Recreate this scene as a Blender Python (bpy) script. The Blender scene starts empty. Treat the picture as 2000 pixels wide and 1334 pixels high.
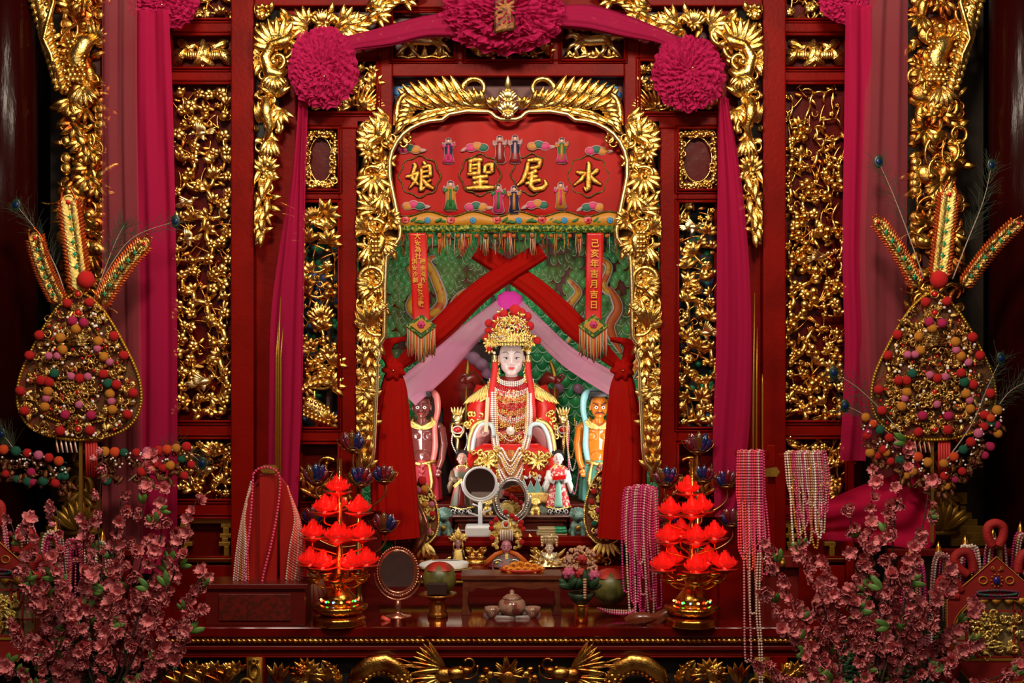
import bpy, bmesh, math, random
from math import sin, cos, pi, radians, sqrt, atan2, hypot
from mathutils import Vector, Matrix, Euler, noise

S = bpy.context.scene
COL = S.collection
CZ, CD, U0 = 2.1, 7.0, 0.0025     # camera height, distance to the screen, metres per photo pixel at the screen

# ------------------------------------------------------------------ camera, world, lights, exposure
cam = bpy.data.objects.new('camera', bpy.data.cameras.new('camera'))
cam.data.sensor_width = 36.0; cam.data.lens = 36.0 * CD / 5.0
cam.location = (0, -CD, CZ); cam.rotation_euler = (pi / 2, 0, 0)
cam.data.clip_start = .05
COL.objects.link(cam); S.camera = cam

w = bpy.data.worlds.new('hall'); S.world = w; w.use_nodes = True
w.node_tree.nodes['Background'].inputs[0].default_value = (.55, .30, .18, 1)
w.node_tree.nodes['Background'].inputs[1].default_value = .035
S.view_settings.view_transform = 'Standard'; S.view_settings.look = 'None'
S.view_settings.exposure = 0.0; S.view_settings.gamma = 1.0; S.view_settings.use_curve_mapping = False

def lamp(name, kind, loc, aim, power, col=(1, 1, 1), size=.3, size_y=None, spot=60, blend=.6):
    l = bpy.data.lights.new(name, kind); l.energy = power; l.color = col
    if kind == 'AREA':
        l.size = size
        if size_y: l.shape = 'RECTANGLE'; l.size_y = size_y
    else:
        l.shadow_soft_size = size
    if kind == 'SPOT': l.spot_size = radians(spot); l.spot_blend = blend
    o = bpy.data.objects.new(name, l); o.location = loc
    if aim is not None: o.rotation_euler = (Vector(aim) - Vector(loc)).to_track_quat('-Z', 'Y').to_euler()
    COL.objects.link(o); return o

WARM = (1, .87, .68)
lamp('hall_lamp', 'AREA', (-.9, -3.2, 4.3), (-.25, 0, 3.0), 78, WARM, .55, .35)
lamp('hall_lamp', 'AREA', (.9, -3.2, 4.3), (.25, 0, 3.0), 78, WARM, .55, .35)
lamp('ceiling_spot_lamp', 'SPOT', (-1.1, -2.3, 4.6), (-2.0, 0, 3.1), 75, WARM, .08, spot=58, blend=.9)
lamp('ceiling_spot_lamp', 'SPOT', (1.1, -2.3, 4.6), (2.0, 0, 3.1), 75, WARM, .08, spot=58, blend=.9)
lamp('front_lamp', 'AREA', (0, -6.2, 2.9), (0, 0, 2.2), 7.5, (1, .85, .66), 1.8, .8)
lamp('blossom_fill', 'AREA', (-1.7, -3.9, 2.9), (-2.0, -1.3, 1.1), 8, (1, .86, .72), .5, .5)  # added fill pair aimed at the blossoms, stands for no fixture
lamp('blossom_fill', 'AREA', (1.7, -3.9, 2.9), (2.0, -1.3, 1.1), 8, (1, .86, .72), .5, .5)
lamp('niche_side_fill', 'AREA', (-.55, .3, 1.55), (.02, .9, 1.75), 3.4, (1, .98, .93), .06, .5)  # added fill strips hidden behind the curtain falls to brighten the figures
lamp('niche_side_fill', 'AREA', (.56, .3, 1.55), (.0, .9, 1.75), 3.4, (1, .98, .93), .06, .5)
lamp('niche_top_lamp', 'AREA', (0, .32, 2.52), (0, 1.25, 2.25), 5, (1, .97, .9), .9, .06)
lamp('niche_spot_fill', 'SPOT', (0, -1.3, 2.25), (0, .75, 1.7), 27, (1, .97, .92), .05, spot=30, blend=.75)  # added spot in mid-air, brightens the goddess through the arch; no fixture there

# ------------------------------------------------------------------ materials
MC = {}
def mat(name, col, rough=.5, metal=0, bump=0, bscale=60, col2=None, cscale=12, cpos=(.45, .6), coat=0, emit=0, ecol=None,
        alpha=1, trans=0, sheen=0, spec=.5, wave=None, stretch=None, sss=0):
    if name in MC: return MC[name]
    m = bpy.data.materials.new(name); m.use_nodes = True; MC[name] = m
    nt = m.node_tree; N = nt.nodes; L = nt.links; b = N['Principled BSDF']
    b.inputs['Base Color'].default_value = (*col, 1); b.inputs['Roughness'].default_value = rough
    b.inputs['Metallic'].default_value = metal; b.inputs['Coat Weight'].default_value = coat
    b.inputs['Coat Roughness'].default_value = .12
    b.inputs['Specular IOR Level'].default_value = spec
    b.inputs['Transmission Weight'].default_value = trans; b.inputs['Sheen Weight'].default_value = sheen
    b.inputs['Alpha'].default_value = alpha
    if sss: b.inputs['Subsurface Weight'].default_value = sss; b.inputs['Subsurface Scale'].default_value = .01
    if emit: b.inputs['Emission Color'].default_value = (*(ecol or col), 1); b.inputs['Emission Strength'].default_value = emit
    if col2 or bump:
        tc = N.new('ShaderNodeTexCoord'); src = tc.outputs['Object']
        if stretch:
            mp = N.new('ShaderNodeMapping'); mp.inputs['Scale'].default_value = stretch; L.new(src, mp.inputs['Vector']); src = mp.outputs[0]
    if col2:
        n = N.new('ShaderNodeTexNoise'); n.inputs['Scale'].default_value = cscale; n.inputs['Detail'].default_value = 4
        r = N.new('ShaderNodeValToRGB'); r.color_ramp.elements[0].position = cpos[0]; r.color_ramp.elements[1].position = cpos[1]
        r.color_ramp.elements[0].color = (*col, 1); r.color_ramp.elements[1].color = (*col2, 1)
        L.new(src, n.inputs['Vector']); L.new(n.outputs['Fac'], r.inputs['Fac']); L.new(r.outputs['Color'], b.inputs['Base Color'])
    if bump:
        n = N.new('ShaderNodeTexNoise'); n.inputs['Scale'].default_value = bscale; n.inputs['Detail'].default_value = 3
        k = N.new('ShaderNodeBump'); k.inputs['Strength'].default_value = bump; k.inputs['Distance'].default_value = .004
        L.new(src, n.inputs['Vector']); L.new(n.outputs['Fac'], k.inputs['Height']); L.new(k.outputs['Normal'], b.inputs['Normal'])
    return m

GOLD = mat('gold_leaf', (.93, .63, .19), .30, 1, .6, 110, (.55, .25, .04), 22, (.46, .66))
GOLDR = mat('worn_gold', (.80, .46, .10), .32, 1, .5, 90, (.36, .08, .012), 16, (.42, .62))
GOLDB = mat('bright_gold', (.97, .76, .34), .33, 1, .25, 120)
GILT = mat('gold_foil', (.95, .70, .22), .22, 1, .9, 260)
GOLDF = mat('old_gilding', (.42, .22, .03), .42, .8, .3, 120)
LACQ = mat('red_lacquer', (.19, .0032, .0008), .42, 0, .3, 45, (.13, .002, .0005), 5, (.4, .7), spec=.07)
LACQD = mat('dark_red_lacquer', (.085, .002, .001), .40, 0, .3, 30, spec=.2)
PILLAR = mat('maroon_lacquer', (.020, .0012, .001), .20, 0, .3, 90, spec=.09, stretch=(1, 1, .15))
PANELR = mat('panel_red', (.075, .0016, .0005), .34, 0, .5, 22, spec=.14)
BLACK = mat('black_wood', (.004, .003, .003), .6)
BLUEP = mat('blue_cloud_paint', (.012, .10, .30), .5, 0, 0, 1, (.10, .35, .55), 18, (.5, .56))
TULLE = mat('magenta_tulle', (.50, .012, .095), .8, 0, .5, 160, stretch=(1, 1, .25), spec=.1)

def tulle(name, col, a, col2=None):
    """sheer net cloth: part of the light passes straight between the threads"""
    if name in MC: return MC[name]
    m = mat(name, col, .8, spec=.08); nt = m.node_tree; N = nt.nodes; L = nt.links; b = N['Principled BSDF']
    tr = N.new('ShaderNodeBsdfTransparent'); tl = N.new('ShaderNodeBsdfTranslucent'); tl.inputs[0].default_value = (*col, 1)
    m1 = N.new('ShaderNodeMixShader'); m1.inputs[0].default_value = .3
    m2 = N.new('ShaderNodeMixShader')
    lw = N.new('ShaderNodeLayerWeight'); lw.inputs[0].default_value = .35
    mr = N.new('ShaderNodeMapRange'); mr.inputs[3].default_value = a; mr.inputs[4].default_value = min(1, a + .45)
    L.new(lw.outputs['Facing'], mr.inputs[0]); L.new(mr.outputs[0], m2.inputs[0])
    L.new(b.outputs[0], m1.inputs[1]); L.new(tl.outputs[0], m1.inputs[2])
    L.new(tr.outputs[0], m2.inputs[1]); L.new(m1.outputs[0], m2.inputs[2])
    L.new(m2.outputs[0], N['Material Output'].inputs[0])
    return m
SHEER = tulle('sheer_pink_net', (.42, .06, .085), .52)
SATUR = tulle('magenta_net', (.45, .010, .066), .86)
PALEP = tulle('pale_pink_net', (.90, .36, .52), .42)
REDNET = tulle('red_net', (.52, .007, .004), .90)
REDVEIL = tulle('red_veil', (.26, .02, .008), .27)

# ------------------------------------------------------------------ mesh building in photo-pixel units on a plane at depth Y
def V(px, py, d=0): return Vector((px - 1000.0, d, 667.0 - py))
def uof(Y): return U0 * (CD + Y) / CD
def W(px, py, Y, d=0): u = uof(Y); return Vector(((px - 1000) * u, Y + d * u, CZ + (667 - py) * u))
TZ = 0.8545
def baseY(py, z=TZ): return (CZ - z) / (U0 * (py - 667)) * CD - CD

class MB:
    def __init__(s): s.v = []; s.f = []
    def add(s, vs, fs):
        n = len(s.v); s.v.extend(vs); s.f.extend([tuple(i + n for i in f) for f in fs]); return s
    def merge(s, o, M=None):
        return s.add([M @ v for v in o.v] if M else [v.copy() for v in o.v], o.f)
    def tube(s, pts, r, n=8, sq=1.0, closed=False, cap=True):
        """tapered tube along pts; r number or list; sq flattens the section in depth"""
        m = len(pts); rs = r if isinstance(r, (list, tuple)) else [r] * m
        if len(rs) != m: rs = [rs[min(len(rs) - 1, int(i / (m - 1) * (len(rs) - 1)))] * (1 - (i / (m - 1) * (len(rs) - 1)) % 1) + rs[min(len(rs) - 1, int(i / (m - 1) * (len(rs) - 1)) + 1)] * ((i / (m - 1) * (len(rs) - 1)) % 1) for i in range(m)]
        vs = []; nrm = None
        for i, p in enumerate(pts):
            a = pts[(i - 1) % m if closed else max(i - 1, 0)]; b = pts[(i + 1) % m if closed else min(i + 1, m - 1)]
            t = (b - a)
            t = t.normalized() if t.length > 1e-9 else Vector((0, 0, 1))
            if nrm is None: nrm = Vector((0, 1, 0)) if abs(t.y) < .9 else Vector((1, 0, 0))
            nrm = (nrm - t * nrm.dot(t))
            nrm = nrm.normalized() if nrm.length > 1e-6 else t.orthogonal().normalized()
            bn = t.cross(nrm)
            for k in range(n):
                a_ = 2 * pi * k / n
                q = nrm * cos(a_) * rs[i] + bn * sin(a_) * rs[i]
                if sq != 1: q.y *= sq
                vs.append(p + q)
        fs = []
        for i in range(m if closed else m - 1):
            j = (i + 1) % m
            for k in range(n): l = (k + 1) % n; fs.append((i * n + k, i * n + l, j * n + l, j * n + k))
        if cap and not closed: fs.append(tuple(range(n))[::-1]); fs.append(tuple(range((m - 1) * n, m * n)))
        return s.add(vs, fs)
    def ball(s, c, rx, ry=None, rz=None, seg=10, rings=6, R=None):
        ry = rx if ry is None else ry; rz = rx if rz is None else rz
        vs = [Vector((0, 0, rz))]; fs = []
        for i in range(1, rings):
            t = pi * i / rings
            for k in range(seg): a = 2 * pi * k / seg; vs.append(Vector((rx * sin(t) * cos(a), ry * sin(t) * sin(a), rz * cos(t))))
        vs.append(Vector((0, 0, -rz))); last = len(vs) - 1
        for k in range(seg): l = (k + 1) % seg; fs.append((0, 1 + k, 1 + l)); fs.append((last, 1 + (rings - 2) * seg + l, 1 + (rings - 2) * seg + k))
        for i in range(rings - 2):
            for k in range(seg): l = (k + 1) % seg; a = 1 + i * seg; fs.append((a + k, a + seg + k, a + seg + l, a + l))
        if R: vs = [R @ v for v in vs]
        return s.add([v + c for v in vs], fs)
    def lathe(s, c, prof, seg=24, sx=1, sy=1, fl=None):
        """profile [(radius, height above c)]; fl=(count, depth) flutes the outline"""
        vs = []; fs = []; m = len(prof)
        for r, h in prof:
            for k in range(seg):
                a = 2 * pi * k / seg; q = r * (1 + fl[1] * cos(fl[0] * a)) if fl else r
                vs.append(c + Vector((q * cos(a) * sx, q * sin(a) * sy, h)))
        for i in range(m - 1):
            for k in range(seg): l = (k + 1) % seg; fs.append((i * seg + k, i * seg + l, (i + 1) * seg + l, (i + 1) * seg + k))
        if prof[0][0] > 1e-4: fs.append(tuple(range(seg))[::-1])
        if prof[-1][0] > 1e-4: fs.append(tuple(range((m - 1) * seg, m * seg)))
        return s.add(vs, fs)
    def box(s, x0, y0, x1, y1, d0, d1, R=None, c=None):
        a = V(x0, y0, d0); b = V(x1, y1, d1)
        vs = [Vector((x, y, z)) for x in (a.x, b.x) for y in (a.y, b.y) for z in (b.z, a.z)]
        if R:
            c = c or (a + b) / 2; vs = [c + R @ (v - c) for v in vs]
        return s.add(vs, [(0, 1, 3, 2), (4, 6, 7, 5), (0, 4, 5, 1), (2, 3, 7, 6), (0, 2, 6, 4), (1, 5, 7, 3)])
    def prism(s, poly, d0, d1):
        """picture-plane outline [(px,py)...] with real thickness d0 (front) .. d1 (back)"""
        n = len(poly); A = sum(poly[i][0] * poly[(i + 1) % n][1] - poly[(i + 1) % n][0] * poly[i][1] for i in range(n))
        if A > 0: poly = poly[::-1]
        vs = [V(x, y, d0) for x, y in poly] + [V(x, y, d1) for x, y in poly]
        fs = [tuple(range(n)), tuple(range(n, 2 * n))[::-1]] + [(i, i + n, (i + 1) % n + n, (i + 1) % n) for i in range(n)]
        return s.add(vs, fs)
    def band(s, left, right, d0, d1):
        """strip between two polylines of equal length, with thickness"""
        n = len(left); vs = [V(*p, d0) for p in left] + [V(*p, d0) for p in right] + [V(*p, d1) for p in left] + [V(*p, d1) for p in right]
        fs = []
        for i in range(n - 1):
            fs += [(i, n + i, n + i + 1, i + 1), (2 * n + i, 2 * n + i + 1, 3 * n + i + 1, 3 * n + i), (i, i + 1, 2 * n + i + 1, 2 * n + i), (n + i, 3 * n + i, 3 * n + i + 1, n + i + 1)]
        fs += [(0, 2 * n, 3 * n, n), (n - 1, 2 * n - 1, 4 * n - 1, 3 * n - 1)]
        return s.add(vs, fs)
    def grid(s, f, nu, nv, wrap=False):
        vs = [f(i / (nu - 1), j / (nv - (0 if wrap else 1))) for i in range(nu) for j in range(nv)]
        fs = [(i * nv + j, i * nv + (j + 1) % nv, (i + 1) * nv + (j + 1) % nv, (i + 1) * nv + j) for i in range(nu - 1) for j in range(nv if wrap else nv - 1)]
        return s.add(vs, fs)
    # ---- carved ornaments
    def leaf(s, b, ang, L, Wd, bend=0, rise=8, lobes=0, H=None, back=4, n=8, groove=.35, tip=1.0):
        """carved leaf in relief: arched spine, cupped halves, edges running back into the ground"""
        a = radians(ang); H = Wd * .35 if H is None else H; p = Vector(b); rows = []
        st = L / (n - 1)
        prof = (-1.05, -1, -.74, -.5, -.25, 0, .25, .5, .74, 1, 1.05); gr = (0, 0, 0, .26, 0, 1, 0, .26, 0, 0, 0); NP = 11
        for i in range(n):
            t = i / (n - 1); h = a + radians(bend) * t
            T = Vector((cos(h), 0, sin(h))); Nn = Vector((-sin(h), 0, cos(h)))
            if i: p = p + T * st
            w_ = Wd * .5 * (sin(pi * min(1, (t * .93 + .07) ** .85)) ** .62 if t < 1 else 0) + .15
            if lobes: w_ *= .72 + .34 * abs(sin(lobes * pi * t))
            dd = -rise * sin(pi * .62 * t) * tip
            for k, q in enumerate(prof):
                if k in (0, 10): y = dd + back
                else: y = dd - H * (1 - q * q) * sin(pi * (.12 + .8 * t)) + groove * H * gr[k]
                rows.append(p + Nn * (q * w_) + Vector((0, y, 0)))
        fs = [(i * NP + k, i * NP + k + 1, i * NP + k + NP + 1, i * NP + k + NP) for i in range(n - 1) for k in range(NP - 1)]
        return s.add(rows, [f[::-1] for f in fs])
    def path(s, b, ang, L, turn, p=1.0, n=14, d=0, dz=0):
        pts = [Vector(b)]; st = L / n
        for i in range(n):
            t = (i + .5) / n; h = radians(ang + turn * t ** p)
            pts.append(pts[-1] + Vector((cos(h), 0, sin(h))) * st + Vector((0, dz / n, 0)))
        return pts
    def scroll(s, b, ang, L, turn, r=5, p=1.8, n=18, eye=True, sq=1.2, dz=-4):
        pts = s.path(b, ang, L, turn, p, n, dz=dz)
        s.tube(pts, [r * (1 - .45 * i / n) for i in range(n + 1)], 7, sq)
        if eye: s.ball(pts[-1], r * 1.15, r * 1.3, r * 1.15, 8, 6)
        return s
    def acanthus(s, b, ang, L, turn, Wd=18, n=6, p=1.0, r=4, both=True, spread=38, curl=True, rise=8, rng=None, lob=0):
        pts = s.path(b, ang, L, turn, p, 16, dz=-3)
        s.tube(pts, [r * (1 - .6 * i / 16) for i in range(17)], 6, 1.2)
        for k in range(n):
            t = (k + .6) / n; i = min(15, int(t * 16)); h = math.degrees(atan2((pts[i + 1] - pts[i]).z, (pts[i + 1] - pts[i]).x))
            l = L / n * 1.9 * (1 - .45 * t)
            for sg in ((1, -1) if both is True else (both,)):
                j = 1 if rng is None else rng.uniform(.85, 1.2)
                s.leaf(pts[i] + Vector((0, -1, 0)), h + sg * spread * (1.1 - .4 * t), l * j, Wd * (1 - .4 * t), -sg * 26, rise, lob)
        h = math.degrees(atan2((pts[-1] - pts[-2]).z, (pts[-1] - pts[-2]).x))
        return s.leaf(pts[-2], h, L / n * 1.9, Wd * .8, turn * .15, rise, lob)
    def plume(s, b, a0, a1, n, L, Wd, bend=0, rise=8, rng=None, Lf=None):
        for k in range(n):
            t = k / max(1, n - 1); l = L * (Lf(t) if Lf else 1) * (rng.uniform(.88, 1.1) if rng else 1)
            s.leaf(Vector(b) + Vector((0, -1.5 * (k % 2), 0)), a0 + (a1 - a0) * t, l, Wd, bend * (1 - 2 * t) if bend else 0, rise)
        return s
    def flower(s, c, r, n=5, R=None, cup=.3, layers=1, core=.28):
        R = R or Matrix.Identity(3)
        for l in range(layers):
            rr = r * (1 - .3 * l)
            for k in range(n):
                a = 2 * pi * (k + .5 * l) / n
                q = Matrix.Rotation(-a, 3, 'Y')
                pc = q @ Vector((rr * .58, -r * .10 * l - r * .05, 0))
                s.ball(c + R @ pc, rr * .47, rr * .18, rr * .42, 8, 5, R @ q @ Matrix.Rotation(cup, 3, 'Z'))
        return s.ball(c + R @ Vector((0, -r * (.2 + .14 * layers), 0)), r * core, r * core, r * core, 8, 5)
    def lotus(s, c, r, n=9, up=True):
        for row, (m, l, w_, dd, sp) in enumerate(((n, 1.0, .42, 2, 150), (n - 2, .9, .42, -r * .12, 110), (n - 4, .85, .45, -r * .22, 60))):
            for k in range(m):
                a = 90 + sp * (k / (m - 1) - .5)
                s.leaf(c + Vector((0, dd, -r * .35)), a, r * 1.25 * l, r * w_, -(a - 90) * .35, r * .2)
        for k in range(5): s.leaf(c + Vector((0, -r * .25, -r * .3)), 180 + 45 * k, r * .6, r * .32, 0, r * .12)
        return s
    def bird(s, c, r, ang=0, flip=1, up=False):
        R = Matrix.Rotation(-radians(ang), 3, 'Y'); F = Matrix.Diagonal((flip, 1, 1)); B = MB()
        B.ball(Vector((0, -r * .25, 0)), r * .62, r * .34, r * .34, 10, 7)
        B.ball(Vector((r * .68, -r * .38, r * .28)), r * .22, r * .22, r * .2, 8, 6)
        B.leaf(Vector((r * .82, -r * .38, r * .26)), -10, r * .34, r * .14, 0, 1, n=4)
        for k in range(4): B.leaf(Vector((-r * .4, -r * .15, 0)), 168 + 12 * k, r * (1.1 - .12 * k), r * .22, 8, r * .1)
        for k in range(6): B.leaf(Vector((r * .25 - r * .07 * k, -r * .42, r * .05)), (108 + 9 * k) if up else (140 + 10 * k), r * (1.15 - .1 * k), r * .24, -14, r * .16)
        for k in range(5): B.leaf(Vector((r * .2, -r * .3, -.1 * r)), 236 - 9 * k, r * (.7 - .05 * k), r * .2, 10, r * .1)
        return s.add([c + R @ (F @ v) for v in B.v], [f[::-1] for f in B.f] if flip < 0 else B.f)
    def beads(s, pts, r, gap=2.05, seg=6, rings=4):
        """beads strung along a polyline"""
        acc = 0
        for a, b in zip(pts, pts[1:]):
            l = (b - a).length; t = acc
            while t < l: s.ball(a.lerp(b, t / l), r, r, r, seg, rings); t += r * gap
            acc = t - l
        return s
    def ring(s, c, rx, rz, r, n=32, m=7, sq=1, R=None):
        pts = [Vector((rx * cos(2 * pi * i / n), 0, rz * sin(2 * pi * i / n))) for i in range(n)]
        if R: pts = [R @ p for p in pts]
        return s.tube([c + p for p in pts], r, m, sq, closed=True)
    def mesh(s, name, m, smooth=True):
        me = bpy.data.meshes.new(name); me.from_pydata([tuple(v) for v in s.v], [], s.f)
        if m: me.materials.append(m)
        if smooth: me.polygons.foreach_set('use_smooth', [True] * len(me.polygons))
        me.update(); return me

def mods(o, bevel=0, solid=0, remesh=0, subd=0, weld=False):
    if weld: o.modifiers.new('weld', 'WELD').merge_threshold = 1e-5
    if remesh:
        m = o.modifiers.new('remesh', 'REMESH'); m.mode = 'VOXEL'; m.voxel_size = remesh; m.use_smooth_shade = True
        m = o.modifiers.new('smooth', 'SMOOTH'); m.factor = .5; m.iterations = 3
    if solid: m = o.modifiers.new('solid', 'SOLIDIFY'); m.thickness = solid; m.offset = 0
    if bevel:
        m = o.modifiers.new('bevel', 'BEVEL'); m.width = bevel; m.segments = 2; m.limit_method = 'ANGLE'; m.angle_limit = radians(50)
    if subd: m = o.modifiers.new('subd', 'SUBSURF'); m.levels = subd; m.render_levels = subd

def sharp(me, deg=40):
    try: me.set_sharp_from_angle(angle=radians(deg))
    except Exception: pass

def tag(o, label=None, cat=None, group=None, kind=None):
    for k, v in (('label', label), ('category', cat), ('group', group), ('kind', kind)):
        if v: o[k] = v
    return o

BAKED = set()
class Thing:
    """an Empty at the thing's base; parts() are meshes modelled in pixel units on the plane at depth Y"""
    def __init__(s, name, label, cat, px, py, Y, group=None):
        s.o = bpy.data.objects.new(name, None); COL.objects.link(s.o); s.o.empty_display_size = .05
        s.Y = Y; s.u = uof(Y); s.b = V(px, py); s.o.location = W(px, py, Y); tag(s.o, label, cat, group)
    def part(s, mb, name, m, parent=None, label=None, sharpen=0, smooth=True, **k):
        for i, v in enumerate(mb.v): mb.v[i] = (v - s.b) * s.u
        me = mb.mesh(name, m, smooth)
        if sharpen: sharp(me, sharpen)
        o = bpy.data.objects.new(name, me); COL.objects.link(o); o.parent = parent or s.o
        mods(o, **k)
        if label: o['label'] = label
        return o
    def put(s, me, name, p, sc=1.0, rot=(0, 0, 0), parent=None):
        """place a shared mesh (modelled at the origin in pixel units) as a part at pixel-space point p"""
        o = bpy.data.objects.new(name, me); COL.objects.link(o); o.parent = parent or s.o
        if me.name not in BAKED: me.transform(Matrix.Scale(U0, 4)); BAKED.add(me.name)
        o.location = (p - s.b) * s.u; k = s.u / U0 * sc; o.scale = (k, k, k); o.rotation_euler = rot
        return o

def solo(mb, name, m, label, cat, px, py, Y, group=None, kind=None, sharpen=0, smooth=True, **k):
    u = uof(Y); b = V(px, py)
    for i, v in enumerate(mb.v): mb.v[i] = (v - b) * u
    me = mb.mesh(name, m, smooth)
    if sharpen: sharp(me, sharpen)
    o = bpy.data.objects.new(name, me); o.location = W(px, py, Y); COL.objects.link(o); mods(o, **k)
    return tag(o, label, cat, group, kind)

def struct(mb, name, m, Y=0, **k): return solo(mb, name, m, None, None, 1000, 667, Y, kind='structure', **k)

def copy_tree(o, parent=None):
    c = o.copy(); COL.objects.link(c); c.parent = parent
    for ch in o.children: copy_tree(ch, c)
    return c

MX = lambda x: 1986 - x     # the altar screen is symmetrical about x = 993
def mirror(pts): return [(MX(x), y) for x, y in pts]
# ================================================================== THE SETTING
def mir(mb):
    o = MB(); o.v = [Vector((V(MX(v.x + 1000), 0).x, v.y, v.z)) for v in mb.v]; o.f = [f[::-1] for f in mb.f]; return o

b = MB(); b.box(-900, 1507, 2900, 1800, -2400, 900); 
fl = MB(); fl.add([Vector((-2000, -3200, -840)), Vector((2000, -3200, -840)), Vector((2000, 900, -840)), Vector((-2000, 900, -840))], [(0, 1, 2, 3)])
struct(fl, 'floor', mat('hall_floor', (.05, .010, .008), .5, col2=(.07, .016, .010)))
wl = MB(); wl.box(-1200, -700, 3200, 1507, 560, 580); struct(wl, 'wall_back', BLACK)

# red wooden framing of the altar screen: every stile and rail one piece of trim
RB = lambda x0, y0, x1, y1, d0=-10, d1=14: (x0, y0, x1, y1, d0, d1)
rails = [RB(456, -160, 500, 1300, -26, 14), RB(320, -160, 336, 1300, -14, 14),
         RB(336, 40, 456, 70), RB(336, 135, 456, 165), RB(336, 822, 456, 855), RB(336, 975, 456, 1010), RB(336, 1103, 456, 1300, -4),
         RB(738, 20, 767, 252), RB(585, 80, 738, 120), RB(585, 222, 738, 252), RB(663, 252, 697, 1300),
         RB(585, 372, 663, 395), RB(585, 835, 663, 865), RB(585, 980, 663, 1010), RB(585, 1085, 663, 1300, -6), RB(697, 236, 738, 252), RB(500, -40, 760, 16, -20)]
tn = 0
for r in rails:
    for side in (0, 1):
        x0, y0, x1, y1, d0, d1 = r
        if side: x0, x1 = MX(x1), MX(x0)
        tn += 1; m = MB().box(x0, y0, x1, y1, d0, d1)
        struct(m, 'trim_%d' % tn, LACQ, smooth=False, bevel=.006)
for r in [RB(767, 120, 1219, 151), RB(760, -160, 1226, 18, -14), RB(889, 18, 909, 120), RB(1075, 18, 1096, 120)]:
    tn += 1; struct(MB().box(*r), 'trim_%d' % tn, LACQ, smooth=False, bevel=.006)

# moulding beads round each recess, and the recess boards behind the carvings
openings = [(336, 70, 456, 135), (336, 165, 456, 822), (336, 855, 456, 975), (336, 1010, 456, 1086), (585, 120, 738, 222), (585, 252, 663, 372),
            (585, 395, 663, 835), (585, 865, 663, 980), (336, -60, 456, 40)]
def mould(x0, y0, x1, y1, w=6, d=-13):
    m = MB()
    for k, (o, dd, r) in enumerate(((0, d, 2.6), (w, d + 1.5, 1.6))):
        P = [V(x0 - o, y0 - o, dd), V(x1 + o, y0 - o, dd), V(x1 + o, y1 + o, dd), V(x0 - o, y1 + o, dd)]
        for a, c in zip(P, P[1:] + P[:1]): m.tube([a, c], r, 6, 1.4)
    return m
for (x0, y0, x1, y1) in openings:
    for side in (0, 1):
        a, c = (MX(x1), MX(x0)) if side else (x0, x1)
        tn += 1; struct(mould(a, y0, c, y1), 'trim_%d' % tn, LACQ)
for (x0, y0, x1, y1) in [(767, 26, 889, 120), (909, 26, 1075, 120), (1096, 26, 1219, 120)]:
    tn += 1; struct(mould(x0, y0, x1, y1, 5), 'trim_%d' % tn, LACQ)
# plain lacquered boards
for side in (0, 1):
    x = (lambda a, c: (MX(c), MX(a))) if side else (lambda a, c: (a, c))
    for (a, c, y0, y1, d0, d1, m_) in [(300, 458, -160, 1300, 16, 20, PANELR), (498, 590, -160, 1300, 6, 12, LACQ),
                                      (584, 768, -160, 252, 14, 18, PANELR), (584, 698, 252, 396, 14, 18, PANELR), (584, 698, 836, 1300, 14, 18, PANELR), (697, 744, 1000, 1300, 10, 16, LACQD)]:
        a, c = x(a, c); tn += 1; struct(MB().box(a, y0, c, y1, d0, d1), 'wall_%s' % ('right' if side else 'left') if tn % 7 == 0 else 'trim_%d' % tn, m_, smooth=False)
tn += 1; struct(MB().box(760, -160, 1226, 122, 14, 18), 'trim_%d' % tn, PANELR, smooth=False)
# round pillars at the edges and dark timber behind them
for side, x, nm in ((0, 20, 'wall_left'), (1, 1985, 'wall_right')):
    m = MB().lathe(V(x, 1507, -40), [(64, 0), (64, 2400)], 48); struct(m, nm, PILLAR)
    m = MB().box(60 if not side else 1700, -300, 330 if not side else 1960, 1507, 120, 124); tn += 1
    struct(m, 'trim_%d' % tn, mat('olive_brown_board', (.022, .011, .004), .5), smooth=False)

# ================================================================== GILDED CARVING OF THE SCREEN
def rot2(a): return Matrix.Rotation(-radians(a), 3, 'Y')
def protos():
    P = {}
    m = MB().flower(V(1000, 667), 10, 5); P['plum'] = m.mesh('plum_blossom', GOLD)
    m = MB().flower(V(1000, 667), 10, 6, layers=3, core=.2); P['peony'] = m.mesh('peony', GOLD)
    m = MB()
    for k in range(3): m.leaf(V(1000, 667), 50 + 40 * k, 15, 8, 0, 3)
    P['leaves'] = m.mesh('leaf_sprig', GOLD)
    m = MB()
    for a, r in ((90, 6), (210, 6), (330, 6)): m.ball(V(1000, 667) + Vector((5.5 * cos(radians(a)), -3, 5.5 * sin(radians(a)))), 5.2, 5, 5.2, 12, 8); m.ring(V(1000, 667) + Vector((5.5 * cos(radians(a)), -6.4, 5.5 * sin(radians(a)))), 2.6, 2.6, .8, 12, 5)
    P['fruit'] = m.mesh('fruit_cluster', GOLD)
    m = MB().ball(V(1000, 667, -4), 6, 4.5, 6, 10, 7).leaf(V(1000, 667, -4), 80, 10, 7, 0, 2).leaf(V(1000, 667, -3), 130, 9, 6, 0, 2); P['bud'] = m.mesh('bud', GOLD)
    for f, n in ((1, 'bird'), (-1, 'birdl')):
        P[n] = MB().bird(V(1000, 667), 17, 8, f, up=(f < 0)).mesh('bird', GOLDB)
    P['lotus'] = MB().lotus(V(1000, 667), 20).mesh('lotus', GOLD)
    m = MB()
    for k in range(5): m.leaf(V(1000, 667), 18 + 36 * k, 22, 10, 0, 5, 2)
    P['fan'] = m.mesh('fan_leaf', GOLD)
    return P
PR = protos()

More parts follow.
